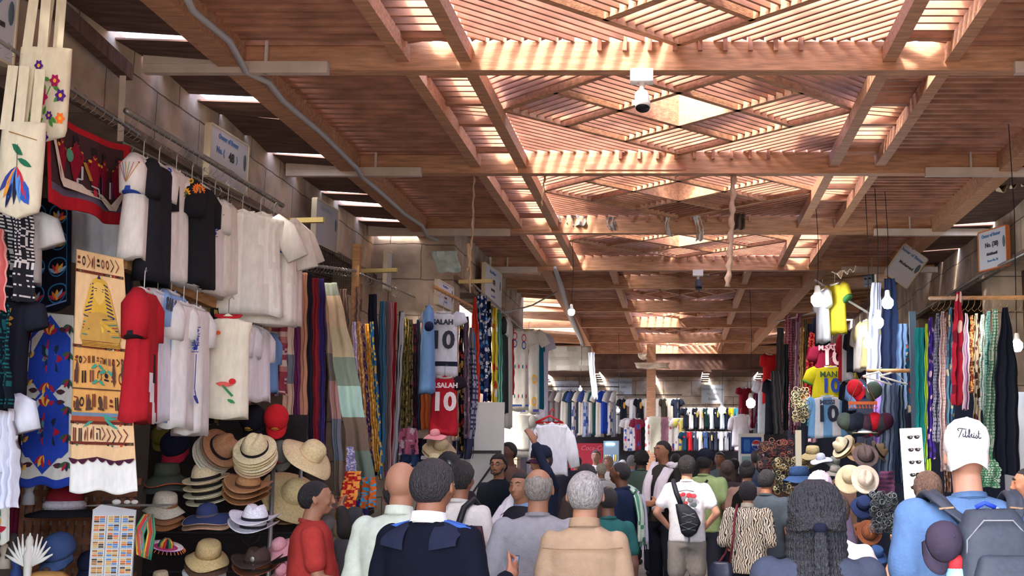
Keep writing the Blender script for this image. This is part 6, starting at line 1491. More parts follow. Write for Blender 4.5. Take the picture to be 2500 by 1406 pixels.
ARM = {'down': ((.05, -.03, -.28), (.07, .06, -.52)), 'bent': ((.07, -.05, -.27), (-.02, .20, -.30)), 'phone': ((.06, -.02, -.27), (-.06, .24, -.20)),
       'hip': ((.13, -.06, -.24), (.0, .06, -.40)), 'back': ((.07, -.08, -.27), (.02, .02, -.50)), 'up': ((.12, .12, .12), (.06, .22, .38)), 'fwd': ((.06, .10, -.24), (.04, .33, -.20))}
def person(label, px, py, Y, face=0.0, sk=S_BR, hair=(24, 20, 22), hstyle='short', top='tee', tc=(90, 90, 90), legs='trousers', lc=(40, 42, 54), arms=('down', 'down'), build=1.0, head=(0, 0), H=None, vox=None, lean=0.0, tpat=None, collar=None, curl=.5, hw=1.0, wr=.022, nox=False, fine=True, shoec=(40, 36, 36), belly=0.0, beard=None):
    P = PY(px, py, Y); H = H or P.z; s = H / 1.75; b = build * .93; hw = hw * .96
    near = Y < 7.5; vox = vox or (.0085 if near else (.011 if Y < 11 else (.015 if Y < 16 else .022)))
    hx = 0.0
    m = MB()
    HC = V(0, .02, 1.632)                     # head centre
    HR = Euler((head[1], 0, head[0])).to_matrix()
    def hp(x, y, z): return HC + V(0, 0, -.10) + HR @ V(x, y, z + .10)
    # legs and trunk
    for sd in (-1, 1):
        m.cap((sd * .095 * b, 0, .90), .088 * b, (sd * .105, .01, .50), .056); m.cap((sd * .105, .01, .50), .054, (sd * .11, -.015, .10), .036); m.cap((sd * .11, -.03, .04), .036, (sd * .12, .13, .03), .03)
    torso(m, [(.86, .15 * b, .105 * b), (1.0, .15 * b, .10 * b), (1.10, .14 * b, .095 * b + belly * .6, belly * .3), (1.28, .165 * b, .11 * b), (1.38, .17 * b, .10 * b), (1.44, .10 * b, .07), (1.47, .05, .05)])
    AJ = []
    for sd, nm in ((-1, arms[0]), (1, arms[1])):
        E, W_ = ARM[nm] if isinstance(nm, str) else nm
        sh_ = V(sd * .178 * b, -.005, 1.395); el = sh_ + V(sd * E[0], E[1], E[2]); wr_ = sh_ + V(sd * W_[0], W_[1], W_[2])
        AJ.append((sh_, el, wr_))
        m.cap(sh_, .052 * b, el, .04); m.cap(el, .041, wr_, .027)
        d = (wr_ - el).normalized(); up = V(-sd, 0, 0) if abs(d.x) < .8 else V(0, 0, -1)
        hand(m, wr_ + d * .01, d, up, sd if not isinstance(nm, str) or nm != 'x' else sd, 1.0, curl)
    # neck and head: skull, jaw, chin, brow, nose, lips, cheeks, ears
    m.cap((0, -.02, 1.42), .062 * hw, hp(0, -.012, -.075), .056 * hw)
    m.tube([hp(0, -.01, -.12), hp(0, -.005, -.06)], [.055 * hw, .058 * hw], 16)
    n0 = len(m.v)
    ell(m, (0, 0, 0), .0765, .097, .093, n=24, k=18); ell(m, (0, .022, -.045), .062, .072, .066); ell(m, (0, .062, -.088), .028, .026, .022); ell(m, (0, -.022, .01), .0775, .082, .092)
    ell(m, (0, .081, .022), .052, .016, .014); ell(m, (0, .104, -.014), .011, .013, .028); ell(m, (0, .113, -.033), .0165, .0135, .0115); ell(m, (0, .094, -.066), .022, .012, .0075); ell(m, (0, .092, -.076), .018, .011, .007)
    for sd in (-1, 1):
        ell(m, (sd * .042, .062, -.03), .024, .026, .026); ell(m, (sd * .079, -.008, -.012), .0095, .022, .034, Euler((0, sd * -.15, sd * .35)).to_matrix())
        ell(m, (sd * .031, .088, .004), .0145, .008, .006)
    for i in range(n0, len(m.v)): m.v[i] = tuple(hp(*[m.v[i][0] * hw, m.v[i][1] * hw, m.v[i][2] * .5 * (1 + hw)]))
    o = m.obj('person', sk); meld(o, vox, 2, .5)
    o.location = (P.x - 0, Y, 0); o.scale = (s, s, s); o.rotation_euler = (lean, 0, face)
    # keep the head over the pixel column: shift by the head offset
    off = Euler((lean, 0, face)).to_matrix() @ V(HC.x, HC.y, 0) * s; o.location = (P.x - off.x, Y - off.y, 0)
    tag(o, label, 'person')
    # face details
    if abs(math.atan2(math.sin(face + head[0]), math.cos(face + head[0]))) > 1.0:
        for sd in (-1, 1):
            e = MB(); e.cur = srgb(225, 220, 214); e.ball((0, 0, 0), .0105); q = e.obj('eye', COLORED, o, True); q.location = hp(sd * .031 * hw, .0785 * hw, .004)
            e = MB(); e.cur = srgb(36, 24, 20); e.ball((0, 0, 0), .0062); q2 = e.obj('iris', COLORED, q, True); q2.location = HR @ V(0, .0078, 0)
            e = MB(); e.cur = srgb([min(c, 60) for c in hair]); e.tube([hp(sd * .015 * hw, .098 * hw, .022), hp(sd * .032 * hw, .097 * hw, .029), hp(sd * .05 * hw, .084 * hw, .022)], [.0035, .0045, .002], 6); e.obj('eyebrow', HAIRM, o, True)
        e = MB(); e.cur = srgb(150, 84, 76); e.tube([hp(-.022, .098 * hw, -.0705), hp(0, .108 * hw, -.0715), hp(.022, .098 * hw, -.0705)], [.002, .0045, .002], 6); e.obj('lips', COLORED, o, True)
    # hair
    def shell(line, t=.010, cut=None, nm='hair', col=hair, rough=.0):
        m = MB(); m.cur = srgb(col); R = []
        for i in range(25):
            th = PI * i / 24; th = min(max(th, .01), PI - .01); ring = []
            for k in range(40):
                a = 2 * PI * k / 40              # a = 0 front
                x, y, z = math.sin(th) * math.sin(a), math.sin(th) * math.cos(a), math.cos(th)
                zz = z * .096; f = line(math.cos(a), abs(math.sin(a)))
                w = max(-1, min(1, (zz - f) / .012))
                if cut and cut(x, y, z): w = -1
                nzz = 1 + rough * noise.noise(V(x, y, z) * 9)
                q = (.0775 + t * (w if w > 0 else w * 1.6)) * nzz
                ring.append(hp(x * q * hw, (y * (q + .013) - .010 + (.008 * y)) * hw, (z * (q + .018) + .002) * .5 * (1 + hw)))
            R.append(ring)
        m.rings(R); return m.obj(nm, HAIRM, o, True)
    std = lambda c, s_: (.052 if c > .55 else lerp(-.075, .052, max(0, min(1, (c + .45) / 1.0)))) if c > -.45 else -.078
    if hstyle == 'short': shell(std, .0085)
    elif hstyle == 'thick': shell(std, .018, rough=.10)
    elif hstyle == 'crop': shell(std, .005)
    elif hstyle == 'bald_ring': shell(std, .005, cut=lambda x, y, z: z > .55 and y > -.75 or y > .45, col=hair)
    elif hstyle == 'receding': shell(std, .008, cut=lambda x, y, z: (z > .72 and y > -.45) or (y > .3 and z > .4))
    elif hstyle == 'curly': shell(std, .032, rough=.25)
    elif hstyle == 'bob': shell(lambda c, s_: .05 if c > .6 else -.09, .022, rough=.05)
    elif hstyle == 'long':
        shell(lambda c, s_: .05 if c > .6 else -.09, .022, rough=.08)
        h = MB(); h.cur = srgb(hair); R = []
        for i in range(9):
            v = i / 8; R.append([hp((.092 + .02 * math.sin(v * 3)) * math.cos(a), -.03 + .07 * math.sin(a) * (1 - .4 * v), .02 - v * .26) for a in [2 * PI * q / 24 for q in range(24)]])
        h.rings(R); h.obj('hair', HAIRM, o, True)
    elif hstyle == 'bun':
        shell(std, .02, rough=.1); h = MB(); h.cur = srgb(hair); h.ball(hp(0, -.07, .07), .055); h.obj('hair_bun', HAIRM, o, True)
    if beard:
        m = MB(); m.cur = srgb(beard); m.ball(hp(0, .055 * hw, -.092), .034 * hw, sc=(1.1, .9, .5)); m.tube([hp(sd * .0 + x * hw, y * hw, z) for sd in (0,) for x, y, z in ((-.066, .03, -.04), (-.052, .065, -.085), (0, .09, -.105), (.052, .065, -.085), (.066, .03, -.04))], .0075, 8)
        m.tube([hp(-.028, .1 * hw, -.058), hp(0, .112 * hw, -.054), hp(.028, .1 * hw, -.058)], .0035, 6); m.obj('beard', HAIRM, o, True)
    # clothing
    long_ = top in ('sweater', 'shirt', 'robe', 'jacket')
    rows = [(1.10, .182 * b, .128 * b + belly, belly * .5), (1.20, .188 * b, .132 * b + belly * .7, belly * .3), (1.30, .198 * b, .136 * b), (1.37, .205 * b, .130 * b), (1.415, .195 * b, .115 * b), (1.445, .155 * b, .098 * b), (1.468, .10 * b, .08), (1.482, .068 * hw, .068 * hw)]
    hem = {'tee': .86, 'polo': .86, 'shirt': .84, 'sweater': .88, 'jacket': .80, 'vest': .86, 'robe': .16, 'tank': .9, 'blouse': .82}[top]
    if top == 'robe': low = [(hem, .27, .22), (.5, .24, .19), (.85, .20 * b, .15 * b + belly), (1.0, .186 * b, .135 * b + belly, belly * .4)]
    else: low = [(hem, .188 * b, .132 * b + belly * .8, belly * .3), (.95, .188 * b, .132 * b + belly, belly * .5), (1.02, .182 * b, .128 * b + belly, belly * .6)]
    m = MB(); m.cur = srgb(tc); torso(m, low + rows)
    for (sh_, el, wr_) in AJ:
        if top == 'tank' : continue
        r0 = .076 * b if top != 'jacket' else .084 * b
        if long_: m.cap(sh_, r0 * .93, el, .06 * b); m.cap(el, .059 * b, wr_.lerp(el, .06), .043)
        else: m.cap(sh_, r0 * .93, sh_.lerp(el, .62), .066 * b)
    nm = {'tee': 't_shirt', 'polo': 'polo_shirt', 'shirt': 'shirt', 'sweater': 'sweater', 'jacket': 'jacket', 'vest': 'vest', 'robe': 'robe', 'tank': 'top', 'blouse': 'blouse'}[top]
    g = m.obj(nm, tpat or MATS.get('cl_%d_%d_%d' % tuple(tc)) or mat('cl_%d_%d_%d' % tuple(tc), srgb(tc), .95, nz=.10, nscale=30, bump=.2, bscale=120, spec=.12), o)
    meld(g, vox * 1.25, 4, .6, wr)
    if collar is not False:
        m = MB(); m.cur = srgb(collar or tuple(int(c * .9) for c in tc)); hh = .035 if collar else .012
        m.rings([[V(r * hw * math.cos(a), r * hw * math.sin(a) - .015, z + .012 * math.sin(a) * -1 - (.0)) for a in [2 * PI * q / 28 for q in range(28)]] for r, z in ((.074, 1.468), (.068, 1.476 + hh), (.063, 1.476 + hh), (.066, 1.462))], cap=False); m.obj('collar', FAB, o, True)
    # lower body
    if legs and top != 'robe':
        m = MB(); torso(m, [(.80, .165 * b, .12 * b), (.9, .178 * b, .122 * b + belly * .5), (1.02, .165 * b, .115 * b)])
        for sd in (-1, 1):
            m.cap((sd * .095 * b, 0, .84), .104 * b, (sd * .108, .01, .50 if legs != 'shorts' else .56), .082 if legs != 'shorts' else .096)
            if legs == 'trousers': m.cap((sd * .108, .01, .50), .08, (sd * .11, -.01, .13), .07)
        g = m.obj({'trousers': 'trousers', 'shorts': 'shorts'}[legs], mat('cl_%d_%d_%d' % tuple(lc), srgb(lc), .95, nz=.12, nscale=30, bump=.2, bscale=100, spec=.12), o); meld(g, max(.012, vox * 1.3), 3, .5, .014)
    for sd in (-1, 1):
        m = MB(); m.cur = srgb(shoec); m.cap((sd * .11, -.04, .045), .046, (sd * .12, .13, .04), .04, 10); m.v = [(x, y, max(z, 0.001)) for x, y, z in m.v]; m.obj('shoe', COLORED, o, True)
    o['_hp'] = 0
    del o['_hp']
    o_ = dict(o=o, hp=hp, HR=HR, AJ=AJ, s=s, b=b, hw=hw, P=P)
    ALLP.append(o_)
    return o_
def wear_cap(p, col, bill=None, back=False, logo=None, k=1.0, tilt=-.12, nm='cap', drop=.022, skirt=None, arch=.03):
    t = ballcap('', 0, 0, 0, 1, col, bill, parent=p['o'], k=k * p['hw'] * .96, name=nm, logo=logo, drop=drop, skirt=skirt, arch=arch)
    t.location = p['hp'](0, -.004, .022); t.rotation_euler = (p['HR'].to_4x4() @ Matrix.Rotation(0 if back else PI, 4, 'Z') @ Matrix.Rotation(-tilt if not back else tilt, 4, 'X')).to_euler()
    return t
def flatband(par, path, w, th, mt, nm):
    p = dict(o=par); g = scarf_on(p, path, w, th, (40, 44, 54), nm); g.data.materials.clear(); g.data.materials.append(mt); return g
def scarf_on(p, path, w, th, col, nm='scarf', pat=None, fringe=None):
    """a flat band following a path in body space"""
    m = MB(); m.cur = srgb(col); P_ = [V(*q) for q in path]; R = []; n = 14
    Q = []
    for i in range(len(P_) - 1):
        for k in range(6): Q.append(P_[i].lerp(P_[i + 1], k / 6))
    Q.append(P_[-1])
    for _ in range(3): Q = [Q[0]] + [(Q[i - 1] + Q[i] * 2 + Q[i + 1]) / 4 for i in range(1, len(Q) - 1)] + [Q[-1]]
    for i, q in enumerate(Q):
        d = (Q[min(i + 1, len(Q) - 1)] - Q[max(0, i - 1)]).normalized(); sd = d.cross(V(0, 0, 1) if abs(d.z) < .75 else V(0, 1, 0)).normalized() if abs(d.z) < .75 else V(1, 0, 0) - d * d.x
        sd.normalize(); u = d.cross(sd)
        R.append([q + sd * (w / 2 * math.cos(a)) + u * (th * math.sin(a) * (1 + .5 * math.sin(a * 4 + i * .3))) for a in [2 * PI * k / n for k in range(n)]])
    m.rings(R)
    if pat:
        for i in range(len(m.c)): m.c[i] = pat((i % n) / n, (i // n) / len(Q))
    g = m.obj(nm, FAB, p['o'], True)
    if fringe:
        f = MB(); f.cur = srgb(fringe)
        for k in range(10): a = PI * k / 9; c = R[-1][int(k / 9 * 7)]; f.tube([c, c + V(0, 0, -.05)], .003, 4)
        f.obj('fringe', FAB, p['o'])
    return g
def glasses(p, col=(20, 20, 22), up=False, nm='glasses'):
    m = MB(); hp = p['hp']; z = .004 if not up else .085; y = .101 if not up else .062
    for sd in (-1, 1):
        c = V(sd * .032, y, z); m.tube([hp(*(c + V(.02 * math.cos(a), 0, .015 * math.sin(a) * (1 if not up else 1)))) for a in [q * PI / 8 for q in range(17)]], .0022, 5)
        if up: m.ball(hp(*c), .019, sc=(1.1, .25, .8))
        m.tube([hp(sd * .052, y, z + .005), hp(sd * .08, y - .05, z + .005), hp(sd * .083, -.01, z + (.0 if not up else -.03))], .002, 5)
    m.tube([hp(-.012, y + .003, z + .004), hp(.012, y + .003, z + .004)], .002, 5)
    m.obj(nm, mat('frame_%d' % col[0], srgb(col), .3, spec=.6), p['o'], True)
GREY = (150, 146, 144)
# --- nearest row
off_ = person('officer from behind in a navy sweater with white collar and blue shoulder boards', 1060, 1113, 5.1, -.25, S_BR, (38, 34, 38), 'short', 'sweater', (14, 17, 29), lc=(24, 28, 44), build=1.06, hw=1.14, collar=(232, 230, 224), arms=('down', ((.08, -.04, -.27), (.10, .20, -.17))), vox=.009, wr=.02)
o = off_['o']
for sd in (-1, 1):
    m = MB(); m.cur = srgb(60, 96, 170); P0 = V(sd * .078, -.005, 1.474); P1 = V(sd * .2, -.005, 1.444); m.bar(P0, P1, .058, .012); m.obj('shoulder_board', FAB, o)['label'] = 'bright blue shoulder board'
    m = MB(); m.cur = srgb(210, 190, 110); m.ball(P1.lerp(P0, .15) + V(0, 0, .008), .009, sc=(1, 1, .5)); m.obj('button', METAL, o)
    m = MB(); m.cur = srgb(30, 34, 52); R = []
    for i in range(9):
        u = i / 8; R.append([V(sd * lerp(.06, .172, u), -.126 * (1 - .16 * u ** 2) - .010 + .10 * (1 - q / 5) ** 3, lerp(1.478 - .012 * u - .03 * u * u, 1.36 + .02 * u, q / 5)) for q in range(6)])
    m.rings(R, cap=False, closed=False); m.obj('shoulder_patch', FAB, o, True)
glasses(off_, up=True, nm='sunglasses')
p = person('bald man from behind in a pale green white shirt beside the officer', 985, 1120, 6.0, -.15, S_TAN, (70, 56, 50), 'none', 'shirt', (196, 202, 184), build=1.1, hw=1.05, collar=(200, 206, 188), lc=(90, 90, 90))
p = person('balding grey haired man from behind in a grey robe', 1316, 1138, 6.5, 0.0, S_TAN if False else S_OL, (140, 130, 122), 'bald_ring', 'robe', (140, 137, 141), build=1.14, hw=1.05, arms=('back', 'down'))
p = person('grey haired man from behind in a camel coloured shirt', 1430, 1144, 5.6, 0.0, S_TAN, (150, 144, 142), 'short', 'shirt', (154, 128, 104), build=.95, hw=1.1, arms=('down', 'down'), lc=(60, 54, 50), collar=(148, 122, 98))
m = MB(); m.cur = srgb(140, 114, 90); m.tube([V(-.19, -.135, 1.38), V(-.1, -.158, 1.375), V(.1, -.158, 1.375), V(.19, -.135, 1.38)], .003, 6); m.obj('yoke_seam', FAB, p['o'], True)
p = person('young man in a red t-shirt in profile looking right', 774, 1168, 7.1, -1.25, S_OL, (20, 16, 18), 'short', 'tee', (162, 54, 48), build=1.08, belly=.04, arms=(((.02, .0, -.28), (.02, .2, -.38)), ((.04, .05, -.27), (.02, .28, -.30))), hw=1.04, lc=(50, 54, 66))
# braided woman
bw_ = person('woman from behind with long black braids tied half up', 1990, 1172, 4.3, 0.0, S_DK, (26, 26, 32), 'crop', 'tee', (52, 58, 74), build=1.14, hw=1.04, lc=(40, 40, 50), collar=False)
o = bw_['o']; hp = bw_['hp']
def braid(pts, r=.0085, n=7):
    Q = []; P_ = [V(*q) for q in pts]
    for i in range(len(P_) - 1):
        a, b_ = P_[i], P_[i + 1]; st = max(2, int((b_ - a).length / .009))
        for k in range(st): Q.append(a.lerp(b_, k / st))
    Q.append(P_[-1])
    for _ in range(4): Q = [Q[0]] + [(Q[i - 1] + Q[i] * 2 + Q[i + 1]) / 4 for i in range(1, len(Q) - 1)] + [Q[-1]]
    return Q, [r * (1 + .30 * math.sin(i * 1.9)) for i in range(len(Q))]
m = MB(); m.cur = srgb(30, 30, 38)
for k in range(17):                      # rows over the crown to the gather point
    a = lerp(-1.25, 1.25, k / 16)
    P_ = [hp(.03 * math.sin(a), .02, .112), hp(.084 * math.sin(a), -.02 - .03 * math.cos(a), .082 * math.cos(a * .5) + .018), hp(.098 * math.sin(a), -.085 * math.cos(a) - .025, .045 - .03 * abs(math.sin(a))), hp(.06 * math.sin(a), -.128, -.035 + .01 * math.cos(a)), hp(.012 * math.sin(a), -.14, -.05)]
    Q, rs = braid(P_, .0095); m.tube(Q, rs, 6)
for sd in (-1, 1):
    for k in range(7):
        P_ = [hp(sd * .05, .05, .085 - k * .006), hp(sd * .090, -.0, .06 - k * .02), hp(sd * .104, -.05, .02 - k * .014), hp(sd * .07, -.125, -.025 - k * .006), hp(sd * .01, -.142, -.05)]
        Q, rs = braid(P_, .0095); m.tube(Q, rs, 6)
g = m.obj('gathered_braids', HAIRM, o, True); g['kind'] = 'stuff'
m = MB(); m.cur = srgb(26, 27, 36)
for lay in range(3):
    n_ = 26
    for k in range(n_):
        a = lerp(-1.75, 1.75, (k + .5 * (lay % 2)) / (n_ - 1)); R0 = .088 - lay * .012; w_ = 1 + .12 * lay
        x0, y0 = math.sin(a) * R0 * 1.08, -math.cos(a) * R0 - .01
        P_ = [hp(x0 * .9, y0 * .8, .03), hp(x0 * 1.1, y0 * 1.12, -.04), hp(x0 * 1.15, y0 * 1.2, -.16), V(x0 * 1.2, y0 * 1.25 - .02 - .05 * math.cos(a), 1.36), V(x0 * 1.25 + .01 * math.sin(k), y0 * 1.1 - .10 * math.cos(a), 1.15 + .02 * math.sin(k * 2)), V(x0 * 1.22, y0 * 1.1 - .10 * math.cos(a), .98 + .03 * math.sin(k * 3))]
        Q, rs = braid(P_, .0098); m.tube(Q, rs, 6)
g = m.obj('loose_braids', HAIRM, o, True); g['kind'] = 'stuff'
m = MB(); m.cur = srgb(24, 26, 36)
for k in range(9):
    a = 2 * PI * k / 9; P_ = [hp(.01 * math.cos(a), -.14 + .01 * math.sin(a), -.05), hp(.018 * math.cos(a), -.155 + .01 * math.sin(a), -.12), V(.022 * math.cos(a), -.19 + .01 * math.sin(a), 1.34), V(.022 * math.cos(a), -.2, 1.1)]
    Q, rs = braid(P_, .009); m.tube(Q, rs, 6)
g = m.obj('ponytail', HAIRM, o, True); g['kind'] = 'stuff'
m = MB(); m.cur = srgb(20, 22, 40); m.ball(hp(0, -.146, -.055), .026, sc=(1.1, .8, .8)); m.obj('hair_tie', FAB, o, True)
# man in white cap
cm = person('man from behind in a white cap and sky blue t-shirt', 2354, 1030, 4.7, 0.04, S_LT, (120, 84, 60), 'none', 'tee', (86, 116, 158), build=1.24, hw=.97, lc=(60, 66, 80), head=(-.1, .12))
CAPO = wear_cap(cm, (236, 236, 236), back=True, k=.97, tilt=.1, drop=.03, skirt=.034, arch=.062); o = cm['o']
# script lettering on the upturned back of the cap
def stroke(m, pts, r=.0022): 
    Q = [V(*q) for q in pts]; R_2 = []
    for i in range(len(Q) - 1):
        for k in range(5): R_2.append(Q[i].lerp(Q[i + 1], k / 5))
    R_2.append(Q[-1])
    for _ in range(4): R_2 = [R_2[0]] + [(R_2[i - 1] + R_2[i] * 2 + R_2[i + 1]) / 4 for i in range(1, len(R_2) - 1)] + [R_2[-1]]
    m.tube(R_2, r, 5)
def on_cap(u, w):                       # letter space to the cap surface
    x = (u - .5) * .118; z = .062 + w * .040; rr = .1035 - max(0, z - .04) * .42
    y = -math.sqrt(max(0, 1 - (x / rr) ** 2)) * rr * 1.13 - .0035
    return V(x, y, z)
L_ = MB(); LT = lambda pts, r=.0022: stroke(L_, [on_cap(a, b_ - (a - .3) * .35) for a, b_ in pts], r)
LT([(.10, .55), (.06, .65), (.1, .8), (.2, .85), (.36, .86)]); LT([(.22, .84), (.16, .4), (.08, -.1)], .002)
LT([(.24, .4), (.22, .1), (.27, .08), (.31, .25)]); LT([(.33, .75), (.30, .1), (.35, .08), (.38, .3)]); LT([(.28, .52), (.38, .5)], .0012)
LT([(.40, .1), (.47, .7), (.46, .95), (.43, .8), (.42, .2), (.47, .1)]); LT([(.47, .25), (.54, .4), (.52, .5), (.49, .3), (.53, .12), (.58, .2)])
LT([(.60, .45), (.58, .15), (.63, .12), (.66, .3)]); L_.ball(on_cap(.61, .44), .0024)
LT([(.68, .45), (.73, .2), (.68, .08), (.66, .15)]); LT([(.79, .85), (.76, .15), (.82, .08), (.86, .2)]); LT([(.74, .58), (.86, .55)], .0013)
L_.obj('cap_lettering', mat('black_thread', srgb(34, 32, 50), .6), CAPO, True); CAPO.location.z += .004; CAPO.location.y -= .010
m = MB(); m.cur = srgb(222, 232, 244)
for k in range(3): m.bar(V(.01 + k * .028, -.154 + .02 * (k == 2), 1.462 - k * .016), V(.05 + k * .028, -.156 + .022 * (k == 2), 1.446 - k * .016), .004, .012)
m.obj('shirt_print', COLORED, o)
# his backpack
PKM = mat('backpack_nylon', srgb(52, 58, 70), .6, nz=.15, nscale=60, bump=.15, bscale=200)
def frame_of(p, name, label, cat, group=None):
    t = empty(name); t.location = p['o'].location; t.rotation_euler = p['o'].rotation_euler; t.scale = p['o'].scale
    return tag(t, label, cat, group)
bp = frame_of(cm, 'backpack', 'dark grey backpack on the back of the man in the white cap', 'backpack')
def soft(m, rows, name, mt, par, vox=.012, e=.55): 
    mm = MB(); torso(mm, rows, 28, e); g = mm.obj(name, mt, par); meld(g, vox, 5, .6, .008); return g
soft(m, [(.92, .11, .07, -.225, .02), (.98, .135, .09, -.23, .02), (1.2, .138, .10, -.235, .02), (1.37, .125, .085, -.225, .02), (1.44, .085, .06, -.20, .02)], 'main_bag', PKM, bp)
soft(m, [(.98, .09, .03, -.33, .03), (1.04, .11, .045, -.335, .03), (1.22, .11, .045, -.335, .03), (1.29, .085, .03, -.325, .03)], 'front_pocket', PKM, bp)
for sd in (-1, 1):
    flatband(bp, [(.02 + sd * .075, -.20, 1.38), (.01 + sd * .115, -.165, 1.43), (sd * .14, -.11, 1.475), (sd * .15, -.02, 1.495), (sd * .155, .08, 1.46), (sd * .155, .14, 1.34)], .062, .012, PKM, 'strap')
    mm = MB(); mm.cur = srgb(150, 120, 90); mm.bar(V(sd * .10, -.178, 1.445), V(sd * .15, -.165, 1.44), .006, .006); mm.obj('strap_tab', COLORED, bp)
mm = MB(); mm.cur = srgb(40, 70, 200); mm.tube([V(-.03, -.2, 1.445), V(0, -.21, 1.462), V(.04, -.2, 1.445)], .008, 8); mm.obj('top_handle', COLORED, bp, True)
mm = MB(); mm.cur = srgb(120, 124, 130); mm.tube([V(.02 + x, -.30, z) for x, z in ((-.115, 1.2), (-.11, 1.34), (-.05, 1.405), (.05, 1.405), (.11, 1.34), (.115, 1.2))], .003, 6); mm.obj('zip', COLORED, bp, True)
text(bp, 'osprey' if False else 'compass', .016, (.03, -.386, 1.08), (120, 100, 70))
bc = frame_of(cm, 'baseball_cap', 'dark purple grey cap clipped to the left strap of the backpack', 'cap', None)
c_ = ballcap('', 0, 0, 0, 1, (58, 50, 66), parent=bc, k=.66, name='cap_body'); c_.location = (-.175, -.27, 1.33); c_.rotation_euler = (R_(72), R_(12), R_(18))
mm = MB(); mm.cur = srgb(210, 210, 214)
for k in range(7): mm.ball((-.215 + .01 * k, -.335 + .004 * k, 1.20 + .008 * math.sin(k * 2)), .005)
mm.obj('white_lettering', COLORED, bc)
for k, (x, c, l) in enumerate(((-.125, (150, 200, 220), 'pale blue water bottle with red lid in the left backpack pocket'), (.175, (220, 220, 214), 'clear water bottle with white lid in the right backpack pocket'))):
    b_ = frame_of(cm, 'water_bottle', l, 'bottle', 'bottles in the backpack pockets')
    mm = MB(); mm.cur = srgb(c); mm.lathe([(.03, 1.04), (.034, 1.06), (.034, 1.22), (.03, 1.24), (.02, 1.25)], 16, c=V(x, -.27, 0)); mm.obj('bottle_body', COLORED, b_, True)
    mm = MB(); mm.cur = srgb(*((200, 50, 56) if k == 0 else (230, 230, 230))); mm.lathe([(.026, 1.23), (.027, 1.275), (.02, 1.288), (.001, 1.289)], 14, c=V(x, -.27, 0)); mm.obj('lid', COLORED, b_, True)
# --- second row
p = person('bearded man with glasses in a black sweater facing the crowd', 1217, 1106, 12.6, 2.9, S_OL, (30, 24, 24), 'thick', 'sweater', (22, 26, 34), beard=(40, 30, 28), arms=('bent', 'bent')); glasses(p)
p = person('young man in a tan shirt behind the bearded man', 1240, 1075, 14.0, 2.4, S_DK, (22, 18, 20), 'short', 'shirt', (120, 92, 80), arms=('bent', 'down'))
p = person('man in a dark cap raising his hand beside the white shirt', 1322, 1092, 11.6, 2.2, S_TAN, (60, 50, 48), 'crop', 'jacket', (40, 46, 66), arms=('up', 'down'), hw=1.05); wear_cap(p, (40, 44, 62), bill=(70, 40, 60))
p = person('man in a dark suit with open mouth facing the camera', 1271, 1147, 8.5, 2.75, S_OL, (26, 22, 24), 'short', 'jacket', (38, 36, 42), arms=('down', 'bent'), collar=(120, 140, 170))
scarf_on(p, [(.02, -.10, 1.62), (.1, -.06, 1.55), (.12, .02, 1.46), (.16, .1, 1.35), (.15, .13, 1.15)], .12, .03, (222, 212, 214), 'white_scarf')
p = person('black haired person just behind the grey haired man', 1432, 1130, 10.4, .1, S_BR, (34, 28, 30), 'thick', 'jacket', (70, 58, 54))
p = person('dark haired man in profile looking left with scarves on his shoulder', 1514, 1124, 11.6, 1.15, S_DK, (30, 24, 26), 'crop', 'sweater', (30, 40, 66), lc=(50, 80, 130), arms=('down', 'bent'), hw=1.05)
scarf_on(p, [(.02, .20, 1.1), (.07, .15, 1.35), (.09, .02, 1.50), (.10, -.12, 1.42), (.10, -.17, 1.2), (.11, -.16, .96)], .13, .03, (100, 150, 120), 'green_scarf', pat=keff((80, 134, 108), (190, 204, 186), 7, 60), fringe=(60, 130, 90))
scarf_on(p, [(.12, .18, 1.1), (.17, .12, 1.35), (.19, .0, 1.48), (.23, -.10, 1.38), (.25, -.13, 1.15), (.25, -.13, .92)], .13, .028, (206, 198, 220), 'lilac_scarf', fringe=(206, 198, 220))
p = person('short haired youth in a teal shirt beside the camel shirt', 1483, 1182, 8.6, .35, S_DK, (26, 22, 24), 'crop', 'tee', (40, 88, 86))
p = person('tall young man with a white scarf over his shoulder looking back', 1617, 1072, 14.2, 2.35, S_BR, (20, 18, 20), 'short', 'sweater', (52, 48, 46), lc=(22, 24, 36), arms=('bent', 'bent'))
scarf_on(p, [(-.10, .18, 1.0), (-.12, .16, 1.3), (-.13, .0, 1.50), (-.14, -.13, 1.42), (-.16, -.18, 1.15), (-.17, -.18, 1.02)], .17, .03, (206, 196, 206), 'white_scarf')
scarf_on(p, [(.10, .16, 1.05), (.10, .15, 1.3), (.09, .02, 1.50)], .12, .03, (206, 196, 206), 'white_scarf')
p = person('man in a white t-shirt and light grey shorts from behind', 1677, 1110, 12.6, -.05, S_LT, (34, 26, 26), 'thick', 'tee', (232, 228, 232), 'shorts', (150, 142, 134), arms=('hip', 'hip'), build=1.1, hw=1.05)
o = p['o']; m = MB()
for k, (x, z, r, c) in enumerate(((-.07, 1.33, .03, (190, 60, 70)), (-.03, 1.345, .025, (190, 60, 70)), (.03, 1.335, .03, (200, 50, 60)), (.08, 1.33, .028, (190, 70, 80)), (-.04, 1.29, .03, (110, 110, 112)), (.04, 1.29, .03, (110, 110, 112)), (0, 1.26, .02, (180, 60, 70)), (.08, 1.24, .03, (80, 90, 90)))): 
    m.cur = srgb(c); m.ball((x, -.162, z), r, sc=(1, .12, .9), n=10, m=6)
m.cur = srgb(120, 120, 124); m.tube([V(-.08, -.16, 1.375), V(0, -.165, 1.39), V(.08, -.16, 1.375)], .006, 6); m.obj('back_print', COLORED, o, True)
sb = frame_of(p, 'sling_bag', 'black sling bag across the back of the man in white', 'bag')
